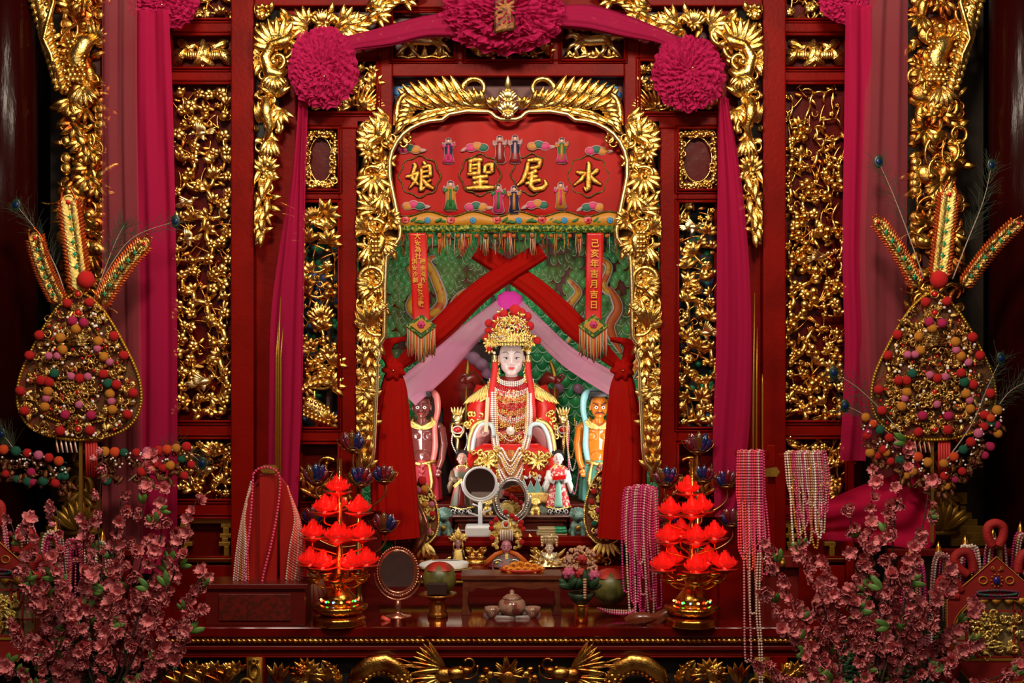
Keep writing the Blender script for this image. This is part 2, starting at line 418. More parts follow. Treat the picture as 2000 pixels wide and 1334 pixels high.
def tree_panel(t, x0, y0, x1, y1, seed, step, root, kinds, birds=(), tr=4.2, d=0, m=GOLD):
    """branches that fill the panel, each ending in a carved flower, fruit, leaf or bird"""
    R = random.Random(seed); pts = []
    ys = int((y1 - y0) / step); xs = max(1, int((x1 - x0) / step))
    for j in range(ys):
        for i in range(xs):
            px = x0 + (i + .5 + R.uniform(-.32, .32)) * (x1 - x0) / xs; py = y0 + (j + .5 + R.uniform(-.32, .32)) * (y1 - y0) / ys
            if all(hypot(px - q[0], py - q[1]) > 24 for q in birds): pts.append((px, py, None))
    for q in birds: pts.append(q)
    nodes = [(root[0], root[1], -1)]; todo = list(pts); kids = {0: 0}; ends = []
    while todo:
        best = min(((hypot(p[0] - n[0], p[1] - n[1]) + (6 if p[1] > n[1] + 6 else 0) + kids[k] * 2.5, k, p) for p in todo for k, n in enumerate(nodes)), key=lambda e: e[0])
        _, k, p = best; todo.remove(p); nodes.append((p[0], p[1], k)); kids[k] += 1; kids[len(nodes) - 1] = 0; ends.append(p)
    size = [1] * len(nodes)
    for i in range(len(nodes) - 1, 0, -1): size[nodes[i][2]] += size[i]
    br = MB()
    for i in range(1, len(nodes)):
        a = nodes[nodes[i][2]]; c = nodes[i]; A = V(a[0], a[1], d - 3); B = V(c[0], c[1], d - 3); n = Vector((-(B - A).z, 0, (B - A).x)) * R.uniform(-.22, .22)
        r0 = min(tr * 1.9, 1.9 + .36 * sqrt(size[nodes[i][2]]) * tr / 3); r1 = min(tr * 1.9, 1.6 + .36 * sqrt(size[i]) * tr / 3)
        pts_ = [A.lerp(B, q) + n * sin(pi * q) + Vector((0, -4 * sin(pi * q), 0)) for q in (0, .25, .5, .75, 1)]
        br.tube(pts_, [r0 + (r1 - r0) * q for q in (0, .25, .5, .75, 1)], 6, 1.2)
    t.part(br, 'branch', m)
    un = MB(); area = (x1 - x0) * (y1 - y0)
    for i in range(int(area / 300)):
        c = V(R.uniform(x0 + 2, x1 - 2), R.uniform(y0 + 2, y1 - 2), d + 3); j = R.random()
        if j < .12: un.scroll(c, R.uniform(0, 360), R.uniform(18, 30), R.choice((260, -260)), 2.2, 1.3, 9)
        elif j < .45: un.tube(un.path(c, R.uniform(20, 160), R.uniform(30, 56), R.uniform(-70, 70), 1, 7), [2.2, 1.2], 6)
        elif j < .8: un.leaf(c, R.uniform(0, 360), R.uniform(14, 24), 8, R.uniform(-40, 40), 3, n=6)
        else: un.flower(c, R.uniform(5, 7), 5)
    t.part(un, 'background_foliage', GOLDR)
    cnt = 0
    for i, p in enumerate(ends):
        k = p[2] or R.choice(kinds)
        if cnt >= 98: break
        cnt += 1
        s = R.uniform(.95, 1.3) * (1.25 if k == 'fruit' else 1) * (1.15 if k in ('bird', 'birdl', 'lotus') else step / 23)
        nm = {'plum': 'plum_blossom', 'peony': 'peony', 'leaves': 'leaf_sprig', 'fruit': 'fruit_cluster', 'bud': 'flower_bud', 'bird': 'bird', 'birdl': 'bird', 'lotus': 'lotus', 'fan': 'fan_leaf'}[k]
        t.put(PR[k], nm, V(p[0], p[1], d - 6 - R.uniform(0, 5)), s, (R.uniform(-.45, .45), R.uniform(-1, 1) if p[2] is None else R.uniform(-.2, .2), R.uniform(-.3, .3)))

def panel(label, x0, y0, x1, y1, side, **k):
    cat = 'carved panel'
    t = Thing('carved_panel', label, cat, (x0 + x1) / 2, y1, 0, 'gilded carved panels of the altar screen')
    return t

# tall outer panels
for side in (0, 1):
    x0, x1 = (340, 452) if not side else (1532, 1648)
    t = panel(('tall gilded openwork panel of blossom branches and birds beside the %s hanging' if not side else 'tall gilded openwork panel of berry branches and birds beside the %s hanging') % ('left' if not side else 'right'), x0, 165, x1, 820, side)
    bd = [(370 + 1190 * side, 395, 'bird'), (395 + 1190 * side, 262, 'birdl'), (400 + 1180 * side, 745, 'bird'), (372 + 1195 * side, 470, 'birdl')] if not side else [(1588, 325, 'birdl'), (1600, 500, 'bird'), (1625, 425, 'birdl'), (1590, 640, 'bird'), (1582, 208, 'bird')]
    tree_panel(t, x0, 170, x1, 818, 11 + side * 7, 27 if not side else 23, (x0 + 40, 822), ['plum', 'plum', 'bud', 'leaves', 'plum'] if not side else ['fruit', 'fruit', 'bud', 'leaves', 'plum'], bd, 4.5 if not side else 3.4, 2)
# small panels above and below the tall ones
def melon_panel(side):
    x0, x1 = (338, 454) if not side else (1532, 1648); cx = (x0 + x1) / 2
    t = panel('small gilded panel of melons and leaves above the tall %s panel' % ('left' if not side else 'right'), x0, 72, x1, 133, side)
    m = MB()
    for k, (dx, y, a, l) in enumerate([(-50, 80, -20, 40), (50, 80, 200, 40), (-10, 82, -60, 36), (10, 84, -110, 34), (0, 76, -90, 50), (-55, 125, 40, 36), (55, 125, 140, 36), (-20, 128, 20, 34), (22, 128, 160, 34), (-40, 100, 10, 30), (42, 98, 170, 30), (-50, 95, -70, 26), (50, 96, -110, 26)]):
        m.leaf(V(cx + dx, y, 2), a, l, 17, 25 if k % 2 else -25, 9, 2)
    m.tube(m.path(V(x0 + 6, 128), 70, 70, -150, 1), 1.6, 5); m.tube(m.path(V(x1 - 6, 128), 110, 70, 150, 1), 1.6, 5)
    t.part(m, 'leaf', GOLD)
    for dx in (-22, 24):
        f = MB()
        for k in range(5): f.ball(V(cx + dx + (k - 2) * 4.4, 108, -4), 5, 7 - abs(k - 2), 10 - abs(k - 2), 8, 6)
        t.part(f, 'melon', GOLD)
melon_panel(0); melon_panel(1)
def ped_panel(side):
    x0, x1 = (338, 454) if not side else (1536, 1648)
    t = panel('gilded square panel of fruit clouds and a rider below the tall %s panel' % ('left' if not side else 'right'), x0, 857, x1, 973, side)
    tree_panel(t, x0 + 2, 862, x1 - 2, 970, 31 + side, 19, ((x0 + x1) / 2, 974), ['fruit', 'leaves', 'fruit', 'plum', 'fan'], [((x0 + x1) / 2 + 12, 915, 'bird')], 3, 2)
ped_panel(0); ped_panel(1)
for side in (0, 1):
    x0, x1 = (338, 454) if not side else (1532, 1648)
    t = panel('partly hidden gilded flower panel at the very top behind the %s rosette' % ('left' if not side else 'right'), x0, -50, x1, 38, side)
    tree_panel(t, x0 + 2, -40, x1 - 2, 36, 41 + side, 24, ((x0 + x1) / 2, 40), ['peony', 'leaves', 'fan'], [], 3, 2)
# gilded key-pattern frame under the square panels
for side in (0, 1):
    X = (lambda q: q) if not side else MX
    t = Thing('fret_frame', 'stepped gilded fret frame low on the %s side of the screen' % ('left' if not side else 'right'), 'carved frame', X(396), 1100, 0, 'gilded fret frames')
    m = MB()
    def bx(a, y0, c, y1, d0=-4, d1=10):
        a, c = sorted((X(a), X(c))); m.box(a, y0, c, y1, d0, d1)
    bx(352, 1008, 452, 1022); bx(338, 1090, 456, 1098)
    for s_ in (0, 1):
        q = (lambda a: a) if s_ == 0 else (lambda a: 804 - a)
        for a, y0, c, y1 in ((352, 1022, 372, 1030), (356, 1030, 368, 1042), (352, 1042, 374, 1050), (358, 1050, 370, 1058), (354, 1058, 376, 1066), (356, 1066, 366, 1088)):
            bx(q(a), y0, q(c), y1)
    t.part(m, 'fret', GOLDF, smooth=False, bevel=.002)

# inner panels ------------------------------------------------------
def fruit_frame(side):
    x0, x1 = (591, 661) if not side else (1322, 1403); cx = (x0 + x1) / 2; R = random.Random(5 + side)
    t = panel('small gilded frame of beaded scrolls round a plain red oval, %s of the arch' % ('left' if not side else 'right'), x0, 252, x1, 370, side)
    m = MB()
    for i in range(110):
        a = 2 * pi * i / 110; q = 1.0
        ex = .5 * (x1 - x0) - 7; ey = 52
        k = (abs(cos(a)) ** 5 + abs(sin(a)) ** 5) ** (-.2)
        px, py = cx + ex * k * cos(a), 311 + ey * k * sin(a)
        if i % 2: m.ball(V(px + R.uniform(-3, 3), py + R.uniform(-4, 4), -2), 5.5, 6, 5.5, 8, 6)
        else: m.tube(m.path(V(px, py, -3), R.uniform(0, 360), 22, R.choice((260, -260)), 1.2, 10), [3, 1.6], 6)
    t.part(m, 'scroll_border', GOLD)
    m = MB()
    m.ring(V(cx, 311, 4), .5 * (x1 - x0) - 12, 44, 1.6, 40, 6)
    t.part(m, 'inner_rim', GOLD)
fruit_frame(0); fruit_frame(1)
for side in (0, 1):
    x0, x1 = (587, 661) if not side else (1322, 1400)
    t = panel('long pierced gilded panel of lotuses beasts and a carp left of the arch' if not side else 'long pierced gilded panel of peonies and birds right of the arch', x0, 395, x1, 833, side)
    if not side:
        tree_panel(t, x0, 400, x1, 760, 77, 27, (620, 835), ['leaves', 'fan', 'leaves', 'bud'], [(612, 422, 'lotus'), (640, 445, 'fan'), (626, 615, 'lotus'), (645, 570, 'fruit'), (640, 520, 'peony'), (628, 640, 'fan')], 3.6, 4)
        m = MB()
        for k in range(34):
            R = random.Random(k); m.ball(V(592 + R.uniform(0, 64), 672 + R.uniform(0, 70), -4), 8, 8, 6, 7, 5)
        m.acanthus(V(655, 745, -6), 160, 60, 60, 16, 5)
        t.part(m, 'lion', GOLD)
        m = MB().tube(m.path(V(592, 785, -2), -30, 90, -20, 1, 12), [22, 20, 9], 10, .5)
        for r_ in range(7):
            for c_ in range(5): m.ball(V(594 + r_ * 8, 788 + c_ * 8 + r_ * 3 - 10, -10), 4.2, 3, 4.2, 7, 5)
        m.plume(V(640, 828, -3), 20, 120, 6, 28, 9)
        m.plume(V(590, 750, -3), -60, 30, 5, 32, 9)
        t.part(m, 'carp', GOLD)
    else:
        tree_panel(t, x0, 400, x1, 832, 78, 22, (1392, 835), ['peony', 'leaves', 'leaves', 'fan', 'plum'], [(1352, 445, 'bird'), (1380, 520, 'peony'), (1385, 425, 'peony'), (1345, 700, 'peony'), (1378, 650, 'birdl')], 4.4, 3)
for side in (0, 1):
    x0, x1 = (587, 661) if not side else (1324, 1400)
    t = panel('low gilded scroll panel behind the lotus lamp %s of the niche' % ('left' if not side else 'right'), x0, 867, x1, 978, side)
    m = MB(); s_ = 1 if not side else -1; X = (lambda a: a) if not side else MX
    A = (lambda a: a) if not side else (lambda a: 180 - a)
    m.acanthus(V(X(592), 975), A(75), 120, -s_ * 150, 15, 5); m.scroll(V(X(660), 970), A(110), 100, s_ * 330, 5)
    m.plume(V(X(625), 975), A(20), A(150), 6, 48, 11); m.scroll(V(X(655), 900), A(150), 70, s_ * 330, 5); m.plume(V(X(600), 930), 0, 330, 9, 26, 9)
    t.part(m, 'scrollwork', GOLDR)
def rock_panel(side):
    x0, x1 = (587, 737) if not side else (1245, 1400)
    t = panel('gilded panel of leaves and rocks behind the %s big rosette' % ('left' if not side else 'right'), x0, 122, x1, 221, side)
    tree_panel(t, x0, 124, x1, 219, 91 + side, 20, ((x0 + x1) / 2, 222), ['fan', 'leaves', 'peony', 'leaves'], [], 3.5, 2)
    m = MB()
    for k in range(9): m.leaf(V(700 if not side else MX(700), 218, -3) + Vector((k * 3 * (1 - 2 * side), 0, 0)), 100 - 8 * k if not side else 80 + 8 * k, 60 - 3 * k, 6, -30 if not side else 30, 6)
    t.part(m, 'grass_blade', GOLDR)
rock_panel(0); rock_panel(1)
# three panels along the top
def horse_panel(x0, x1, label, seed, flip):
    t = Thing('carved_panel', label, 'carved panel', (x0 + x1) / 2, 119, 0, 'gilded carved panels of the altar screen')
    cx = (x0 + x1) / 2; m = MB(); F = flip
    B = [V(cx - 34 * F, 84, -8), V(cx - 16 * F, 80, -9), V(cx + 6 * F, 82, -9), V(cx + 26 * F, 78, -8)]
    m.tube(B, [8, 11, 10, 12], 10, .8)
    m.tube([V(cx + 26 * F, 78, -9), V(cx + 38 * F, 70, -10), V(cx + 46 * F, 72, -11), V(cx + 54 * F, 78, -11)], [9, 7, 6, 3], 9)
    for a, pts in enumerate(([(-32, 88), (-44, 100), (-54, 112)], [(-24, 90), (-20, 102), (-10, 112)], [(22, 86), (34, 98), (30, 112)], [(28, 84), (44, 92), (52, 104)])):
        m.tube([V(cx + p[0] * F, p[1], -9 - a) for p in pts], [6, 4, 2.4], 7)
    m.tube(m.path(V(cx - 36 * F, 80, -8), 150 if F > 0 else 30, 34, 60 * F, 1), [4, 1], 6)
    t.part(m, 'horse', GOLDB)
    m = MB(); R = random.Random(seed)
    for k in range(12): m.leaf(V(x0 + 8 + k * (x1 - x0 - 16) / 11, 117, 0), R.uniform(50, 130), R.uniform(16, 30), 9, R.uniform(-30, 30), 6, 2)
    for k in range(10): m.flower(V(x0 + 10 + R.random() * (x1 - x0 - 20), 34 + R.random() * 28, -2), R.uniform(7, 11), 5)
    for k in range(8): m.leaf(V(x0 + 6 + R.random() * (x1 - x0 - 12), 40 + R.random() * 40, 2), R.uniform(0, 360), 28, 10, 30, 6)
    m.tube([V(x0 + (x1 - x0) * k / 8, 114 - 4 * (k % 2), -2) for k in range(9)], 4, 6)
    t.part(m, 'rockery', GOLD)
horse_panel(768, 888, 'gilded panel of a galloping horse behind the left swag', 3, 1)
horse_panel(1097, 1218, 'gilded panel of a grazing horse below the right swag', 4, -1)
t = Thing('carved_panel', 'wide gilded panel mostly hidden behind the central pink rosette', 'carved panel', 992, 119, 0, 'gilded carved panels of the altar screen')
tree_panel(t, 912, 30, 1073, 118, 55, 19, (992, 120), ['leaves', 'fan', 'plum', 'fruit'], [], 3, 2)

# ------------------------------------------------------------------ gate arch carving
IN = [(953, 220), (912, 219), (878, 225), (864, 236), (841, 238), (822, 243), (804, 252), (788, 264), (776, 279), (767, 297), (762, 316), (762, 345), (765, 362), (772, 395), (778, 425), (783, 450), (782, 465), (776, 475), (767, 483), (768, 492), (757, 500), (755, 512), (753, 560), (752, 640), (752, 658), (746, 668), (734, 676), (742, 686), (742, 696), (737, 706), (736, 760), (733, 820), (731, 870), (728, 900), (716, 914), (714, 940)]
OUT = [(950, 205), (912, 200), (876, 205), (850, 215), (830, 220), (805, 225), (780, 238), (768, 252), (740, 262), (725, 275), (715, 295), (706, 316), (704, 345), (704, 362), (703, 395), (702, 425), (701, 450), (700, 465), (700, 475), (700, 483), (700, 492), (700, 500), (700, 512), (700, 560), (700, 640), (700, 658), (700, 668), (699, 676), (699, 686), (699, 696), (699, 706), (699, 760), (699, 820), (699, 870), (699, 900), (699, 914), (699, 940)]
t = Thing('gate_carving', 'gilded carved arch of leaves and scrolls framing the niche, with a lotus crest', 'carved arch', 993, 940, 0)
SIDE = MB(); s_ = SIDE; R = random.Random(2)
# crown half
crown = MB()
def plume_row(m, a, b, n, a0, a1, L0, L1, wd, d=-8, bend=-18):
    for k in range(n):
        q = k / (n - 1); m.leaf(V(a[0] + (b[0] - a[0]) * q, a[1] + (b[1] - a[1]) * q, d - (k % 2) * 2), a0 + (a1 - a0) * q, L0 + (L1 - L0) * q, wd, bend, 9)
m = crown
m.tube([V(955, 210, -10), V(925, 208, -12), V(890, 200, -13), V(850, 196, -13), V(812, 202, -12), V(784, 222, -10)], [5, 8, 9, 8, 7, 5], 8, .8)
m.tube([V(930, 214, -8), V(880, 212, -10), V(835, 220, -10), V(800, 236, -8)], [3, 6, 6, 3], 8, .8)
for k in range(7): q = k / 6; m.leaf(V(908 - 80 * q, 204 - 2 * sin(q * 3), -12 - (k % 2) * 2), 112 + 34 * q, 60 - 6 * q, 19, 10 - 22 * q, 10)
for k in range(5): q = k / 4; m.leaf(V(945 - 26 * q, 208, -14), 96 + 30 * q, 30 + 10 * q, 12, 14, 8)
for k in range(6): q = k / 5; m.leaf(V(930 - 100 * q, 210 + 3 * q, -15), 148 + 22 * q, 44, 13, -26, 8)
for k in range(6): q = k / 5; m.leaf(V(900 - 92 * q, 212 + 18 * q, -9), 205 + 20 * q, 34, 12, -20, 7)
for k in range(6): q = k / 5; m.leaf(V(815 - 22 * q, 214 + 24 * q, -10), 160 + 66 * q, 32, 13, 16, 9)
m.scroll(V(902, 196, -12), 96, 104, -262, 7.5, 1.5); m.scroll(V(776, 246, -8), 92, 112, -255, 8, 2.6)
for k in range(3): m.leaf(V(966, 212, -14), 70 + 34 * k, 22, 11, 0, 8)
m.ball(V(960, 200, -15), 11, 8, 9, 10, 8); m.ball(V(956, 196, -22), 3, 3, 3)
# lower run
s_.merge(crown)
m = s_
# shoulder: mask-like head
m.plume(V(735, 282, -4), 60, 190, 7, 46, 16, 0, 12); m.ball(V(722, 300, -10), 14, 12, 12, 12, 8)
m.plume(V(722, 300, -18), 0, 320, 9, 20, 9, 0, 5); m.ball(V(716, 318, -12), 7, 7, 9, 10, 7); m.ball(V(738, 312, -12), 8, 7, 8)
m.scroll(V(742, 330, -6), 160, 58, 250, 6); m.plume(V(730, 345, -6), 190, 330, 7, 44, 13, 0, 9)
m.plume(V(748, 380, -4), 200, 290, 5, 42, 12, 0, 9)
m.scroll(V(705, 420, -6), 80, 90, -280, 7, 1.3); m.scroll(V(752, 440, -8), 130, 66, 280, 6, 1.5)
for (x, y, a0, a1, n, L, wd) in [(735, 410, 110, 200, 5, 40, 12), (760, 430, 60, -50, 5, 26, 11), (712, 450, 100, 210, 6, 32, 12), (745, 470, -100, -20, 6, 36, 12), (725, 480, 230, 300, 5, 44, 13)]:
    m.plume(V(x, y, -7), a0, a1, n, L, wd, 0, 9)
m.tube([V(738, 452, -12), V(748, 470, -14), V(742, 492, -14), V(726, 505, -12), V(716, 520, -8)], [10, 11, 10, 8, 5], 9)   # dragon fish body
for k in range(16): m.ball(V(742 - (k % 3) * 6, 456 + (k // 3) * 9, -22), 4.4, 3, 4.4, 7, 5)
m.scroll(V(702, 545, -6), 75, 104, -270, 8, 1.2); m.scroll(V(745, 520, -6), -100, 100, 40, 5, 1, eye=False)
m.plume(V(728, 560, -8), 150, 230, 6, 34, 13, 0, 10); m.plume(V(732, 590, -8), -20, -90, 4, 28, 12, 0, 9); m.plume(V(722, 640, -6), 60, 160, 6, 58, 15, -14, 10)
m.plume(V(735, 600, -4), -30, 60, 5, 26, 11, 0, 8)
m.scroll(V(745, 655, -6), 190, 86, -260, 6.5, 1.3); m.plume(V(716, 650, -8), 200, 300, 5, 26, 11)
m.plume(V(718, 700, -6), 30, 150, 6, 34, 13); m.scroll(V(733, 745, -8), 130, 70, 290, 6, 1.3)
m.plume(V(718, 770, -8), 150, 260, 6, 36, 13); m.plume(V(705, 760, -6), 10, -60, 5, 34, 13, 0, 9)
m.acanthus(V(712, 905, -4), 88, 120, 14, 20, 6, rng=R); m.plume(V(728, 830, -6), 120, 230, 5, 30, 11); m.plume(V(712, 920, -6), 40, 140, 5, 36, 12)
m.acanthus(V(728, 640, -4), -95, 90, 10, 18, 4, rng=R)
for i in range(75):   # lower layer of leaves and curls that closes the gaps
    y = 262 + i * 8.8; q = [p for p in zip(IN, OUT) if p[0][1] <= y][-1]; xi = q[0][0] - 6; xo = q[1][0] + 2 if y > 300 else q[1][0] + 8
    if xi < xo: continue
    for k in range(2):
        x = R.uniform(xo + 4, xi - 3); m.leaf(V(x, y, -1), R.uniform(0, 360), min(30, xi - xo), 12, R.uniform(-40, 40), 7)
    m.scroll(V(R.uniform(xo + 8, max(xo + 9, xi - 10)), y, -3), R.uniform(0, 360), 40, R.choice((280, -280)), 4, 1.3, 12)
for i in range(16): m.leaf(V(R.uniform(790, 940), R.uniform(196, 214), -2), R.uniform(100, 200), R.uniform(24, 44), 13, R.uniform(-20, 20), 8)
for i in range(5): m.leaf(V(700 + 12 * i, 262, -3), 60 + 20 * i, 28, 14, 0, 8)
m.plume(V(762, 240, -6), 130, 260, 7, 40, 14, 0, 9); m.plume(V(745, 262, -8), 100, 220, 6, 40, 14, 0, 9)
SIDE.v = [v if v.x > -302 else Vector((-302 + (v.x + 302) * .15, v.y, v.z)) for v in SIDE.v]
for m_, sg in ((SIDE, 'left'), (mir(SIDE), 'right')): t.part(m_, 'leaf_carving', GOLD)
bk = MB().band(IN, OUT[:len(IN)], 4, 8)
t.part(bk, 'backing_board', mat('gilded_ground', (.10, .035, .006), .4, .6)); bk = MB().band(mirror(IN), mirror(OUT[:len(IN)]), 4, 8); t.part(bk, 'backing_board', MC['gilded_ground'])
full = [(990, 235), (978, 235), (968, 231), (960, 223)] + IN
full = mirror(full)[::-1] + full
rim = MB().tube([V(x, y, -13) for x, y in full], 4.6, 8, .9); t.part(rim, 'rim', GOLDB)
rim = MB().tube([V(x, y, -7) for x, y in full], 3.4, 6, 1); 
m = MB().lotus(V(992, 192, -14), 17); m.plume(V(992, 224, -16), 30, 150, 7, 24, 12); m.plume(V(992, 222, -20), 210, 330, 5, 14, 9)
m.ball(V(992, 205, -18), 10, 7, 7); m.beads([V(972 + 2 * k, 200 + 5 * sin(pi * k / 20), -24) for k in range(21)], 2, 2.2)
m.leaf(V(992, 180, -14), 90, 30, 12, 0, 4); t.part(m, 'lotus_crest', GOLDB)
# blue clouds painted on the valance board behind the crest
m = MB().box(767, 148, 1219, 262, 36, 40); vb = solo(m, 'valance_board', mat('valance_paint', (.10, .004, .003), .5), 'dark red board with painted blue clouds behind the arch crest', 'board', 993, 262, 0, smooth=False)
for sx in (0, 1):
    m = MB(); X = (lambda a: a) if not sx else MX
    for (x, y, r_) in ((775, 172, 9), (783, 184, 9), (776, 192, 8), (800, 162, 8), (820, 160, 6), (792, 165, 9), (786, 195, 7)) if not sx else ((MX(1180), 163, 12), (MX(1160), 160, 10), (MX(1195), 170, 12), (MX(1170), 175, 11), (MX(1195), 190, 10), (MX(1205), 180, 9), (MX(1140), 158, 8), (MX(1200), 205, 8)):
        m.ball(V(X(x), y, 34), r_ * 1.3, 3, r_, 14, 8)
    for i, v in enumerate(m.v): m.v[i] = (v - V(993, 262)) * U0
    me = m.mesh('cloud', BLUEP); o = bpy.data.objects.new('cloud', me); COL.objects.link(o); o.parent = vb

for sd in (0, 1):
    x0, x1 = (560, 668) if not sd else (MX(668), MX(560)); m = MB(); R = random.Random(33 + sd); sm = solo(MB().box(x0, 380, x1, 850, 60, 64), 'painted_board', mat('side_mural', (.005, .004, .01), .5), 'dark painted board with green scales seen through the pierced panel %s of the arch' % ('left' if not sd else 'right'), 'board', (x0 + x1) / 2, 850, 0, 'painted boards', smooth=False)
    for k in range(150):
        m.ball(V(R.uniform(x0 + 4, x1 - 4), R.uniform(390, 845), 60), 7, 3, 6, 8, 5)
    for i, v in enumerate(m.v): m.v[i] = (v - V((x0 + x1) / 2, 850)) * U0
    o = bpy.data.objects.new('green_scales', m.mesh('green_scales', mat('side_scale', (.02, .30, .12), .4, col2=(.06, .12, .40), cscale=5, cpos=(.5, .55)))); COL.objects.link(o); o.parent = sm; o['kind'] = 'stuff'
# ------------------------------------------------------------------ hanging spandrel brackets with lotus branch
def bracket(side):
    m = MB(); R = random.Random(8)
    # outer column of scrolls and leaves, tapering to a point
    m.plume(V(545, 100, -10), 60, 170, 8, 62, 18, 0, 12); m.scroll(V(512, 95, -8), 60, 120, -240, 8, 1.4); m.ball(V(512, 30, -8), 14, 10, 12); m.plume(V(515, 25, -8), 0, 360, 9, 16, 9)
    m.tube([V(575, 70, -16), V(560, 85, -20), V(535, 90, -18), V(520, 115, -16), V(530, 145, -18), V(552, 150, -18), V(565, 140, -16)], [8, 12, 10, 12, 14, 9, 5], 10)
    m.plume(V(512, 120, -10), 120, 250, 6, 34, 13); m.plume(V(540, 150, -20), 215, 320, 8, 30, 12); m.scroll(V(548, 140, -20), 30, 60, 270, 6, 1.4)
    m.scroll(V(515, 175, -8), 100, 60, -300, 6, 1.5); m.scroll(V(560, 175, -10), 80, 60, 300, 6, 1.5); m.plume(V(540, 190, -10), 30, 150, 7, 36, 12)
    m.tube([V(525, 195, -16), V(522, 225, -18), V(530, 250, -16), V(520, 285, -14)], [12, 14, 8, 4], 9); m.scroll(V(545, 262, -10), 70, 70, 280, 6, 1.5); m.plume(V(530, 270, -12), 300, 240, 6, 40, 12)
    m.plume(V(548, 215, -8), 200, 330, 6, 34, 12); m.plume(V(510, 240, -6), 60, 130, 5, 40, 12)
    m.scroll(V(503, 330, -6), 75, 66, -290, 6, 1.4); m.scroll(V(535, 320, -8), 110, 50, 290, 6, 1.4); m.plume(V(520, 335, -8), 20, 160, 7, 32, 12)
    for k in range(12): m.leaf(V(510 + 22 * (1 - k / 12) * (k % 2), 330 + k * 11, -8 - k % 3 * 2), 250 + (k % 3) * 18 - 6 * (k % 2), 46 - k, 13, -18, 9)
    m.plume(V(508, 400, -6), 240, 300, 5, 48, 12)
    m.tube([V(508, 420, -8), V(512, 450, -8), V(510, 480, -6)], [6, 4, 1.5], 7)
    # horizontal arm with lotus
    m.lotus(V(632, 42, -14), 24); m.plume(V(600, 52, -10), 100, 250, 7, 38, 14); m.plume(V(668, 50, -10), 80, -70, 7, 40, 14)
    m.acanthus(V(650, 62, -10), 5, 100, 25, 16, 5, rng=R); m.plume(V(690, 60, -10), -60, 70, 6, 36, 13)
    m.scroll(V(560, 60, -10), 40, 80, -230, 8, 1.2); m.acanthus(V(600, 64, -8), 180, 50, -20, 15, 3); m.plume(V(735, 30, -12), -60, 90, 7, 34, 12)
    m.acanthus(V(715, 22, -12), 20, 90, -10, 16, 5, rng=R); m.plume(V(790, 0, -12), -60, 60, 5, 30, 12)
    for k in range(60):
        y = 24 + 7.6 * k; w_ = max(8, 78 - (y / 480) * 66) if y > 150 else 70; m.leaf(V(503 + R.random() * w_ * .8, y, -3), R.uniform(0, 360), R.uniform(18, 34), 12, R.uniform(-40, 40), 8)
        if k % 3 == 0 and w_ > 20: m.scroll(V(506 + R.random() * w_ * .7, y, -6), R.uniform(0, 360), 44, R.choice((280, -280)), 4.5, 1.3, 12)
    for k in range(26): m.leaf(V(560 + R.random() * 190, 30 + R.random() * 30 - .02 * k, -4), R.uniform(0, 360), R.uniform(20, 34), 12, R.uniform(-30, 30), 8)
    m.v = [v if v.x > -499 else Vector((-499 + (v.x + 499) * .15, v.y, v.z)) for v in m.v]
    if side: m = mir(m)
    t = Thing('hanging_bracket', 'gilded hanging bracket of scrolls, leaves and a lotus at the %s corner of the screen' % ('left' if not side else 'right'), 'carved bracket', 510 if not side else MX(510), 490, -.06, 'gilded hanging brackets')
    t.part(m, 'scroll_carving', GOLD)
    bk = MB().prism([(500, 20), (560, 20), (570, 60), (548, 160), (540, 250), (530, 340), (520, 420), (508, 470), (500, 470)], 2, 6)
    if side: bk = mir(bk)
    t.part(bk, 'backing_board', BLACK)
bracket(0); bracket(1)

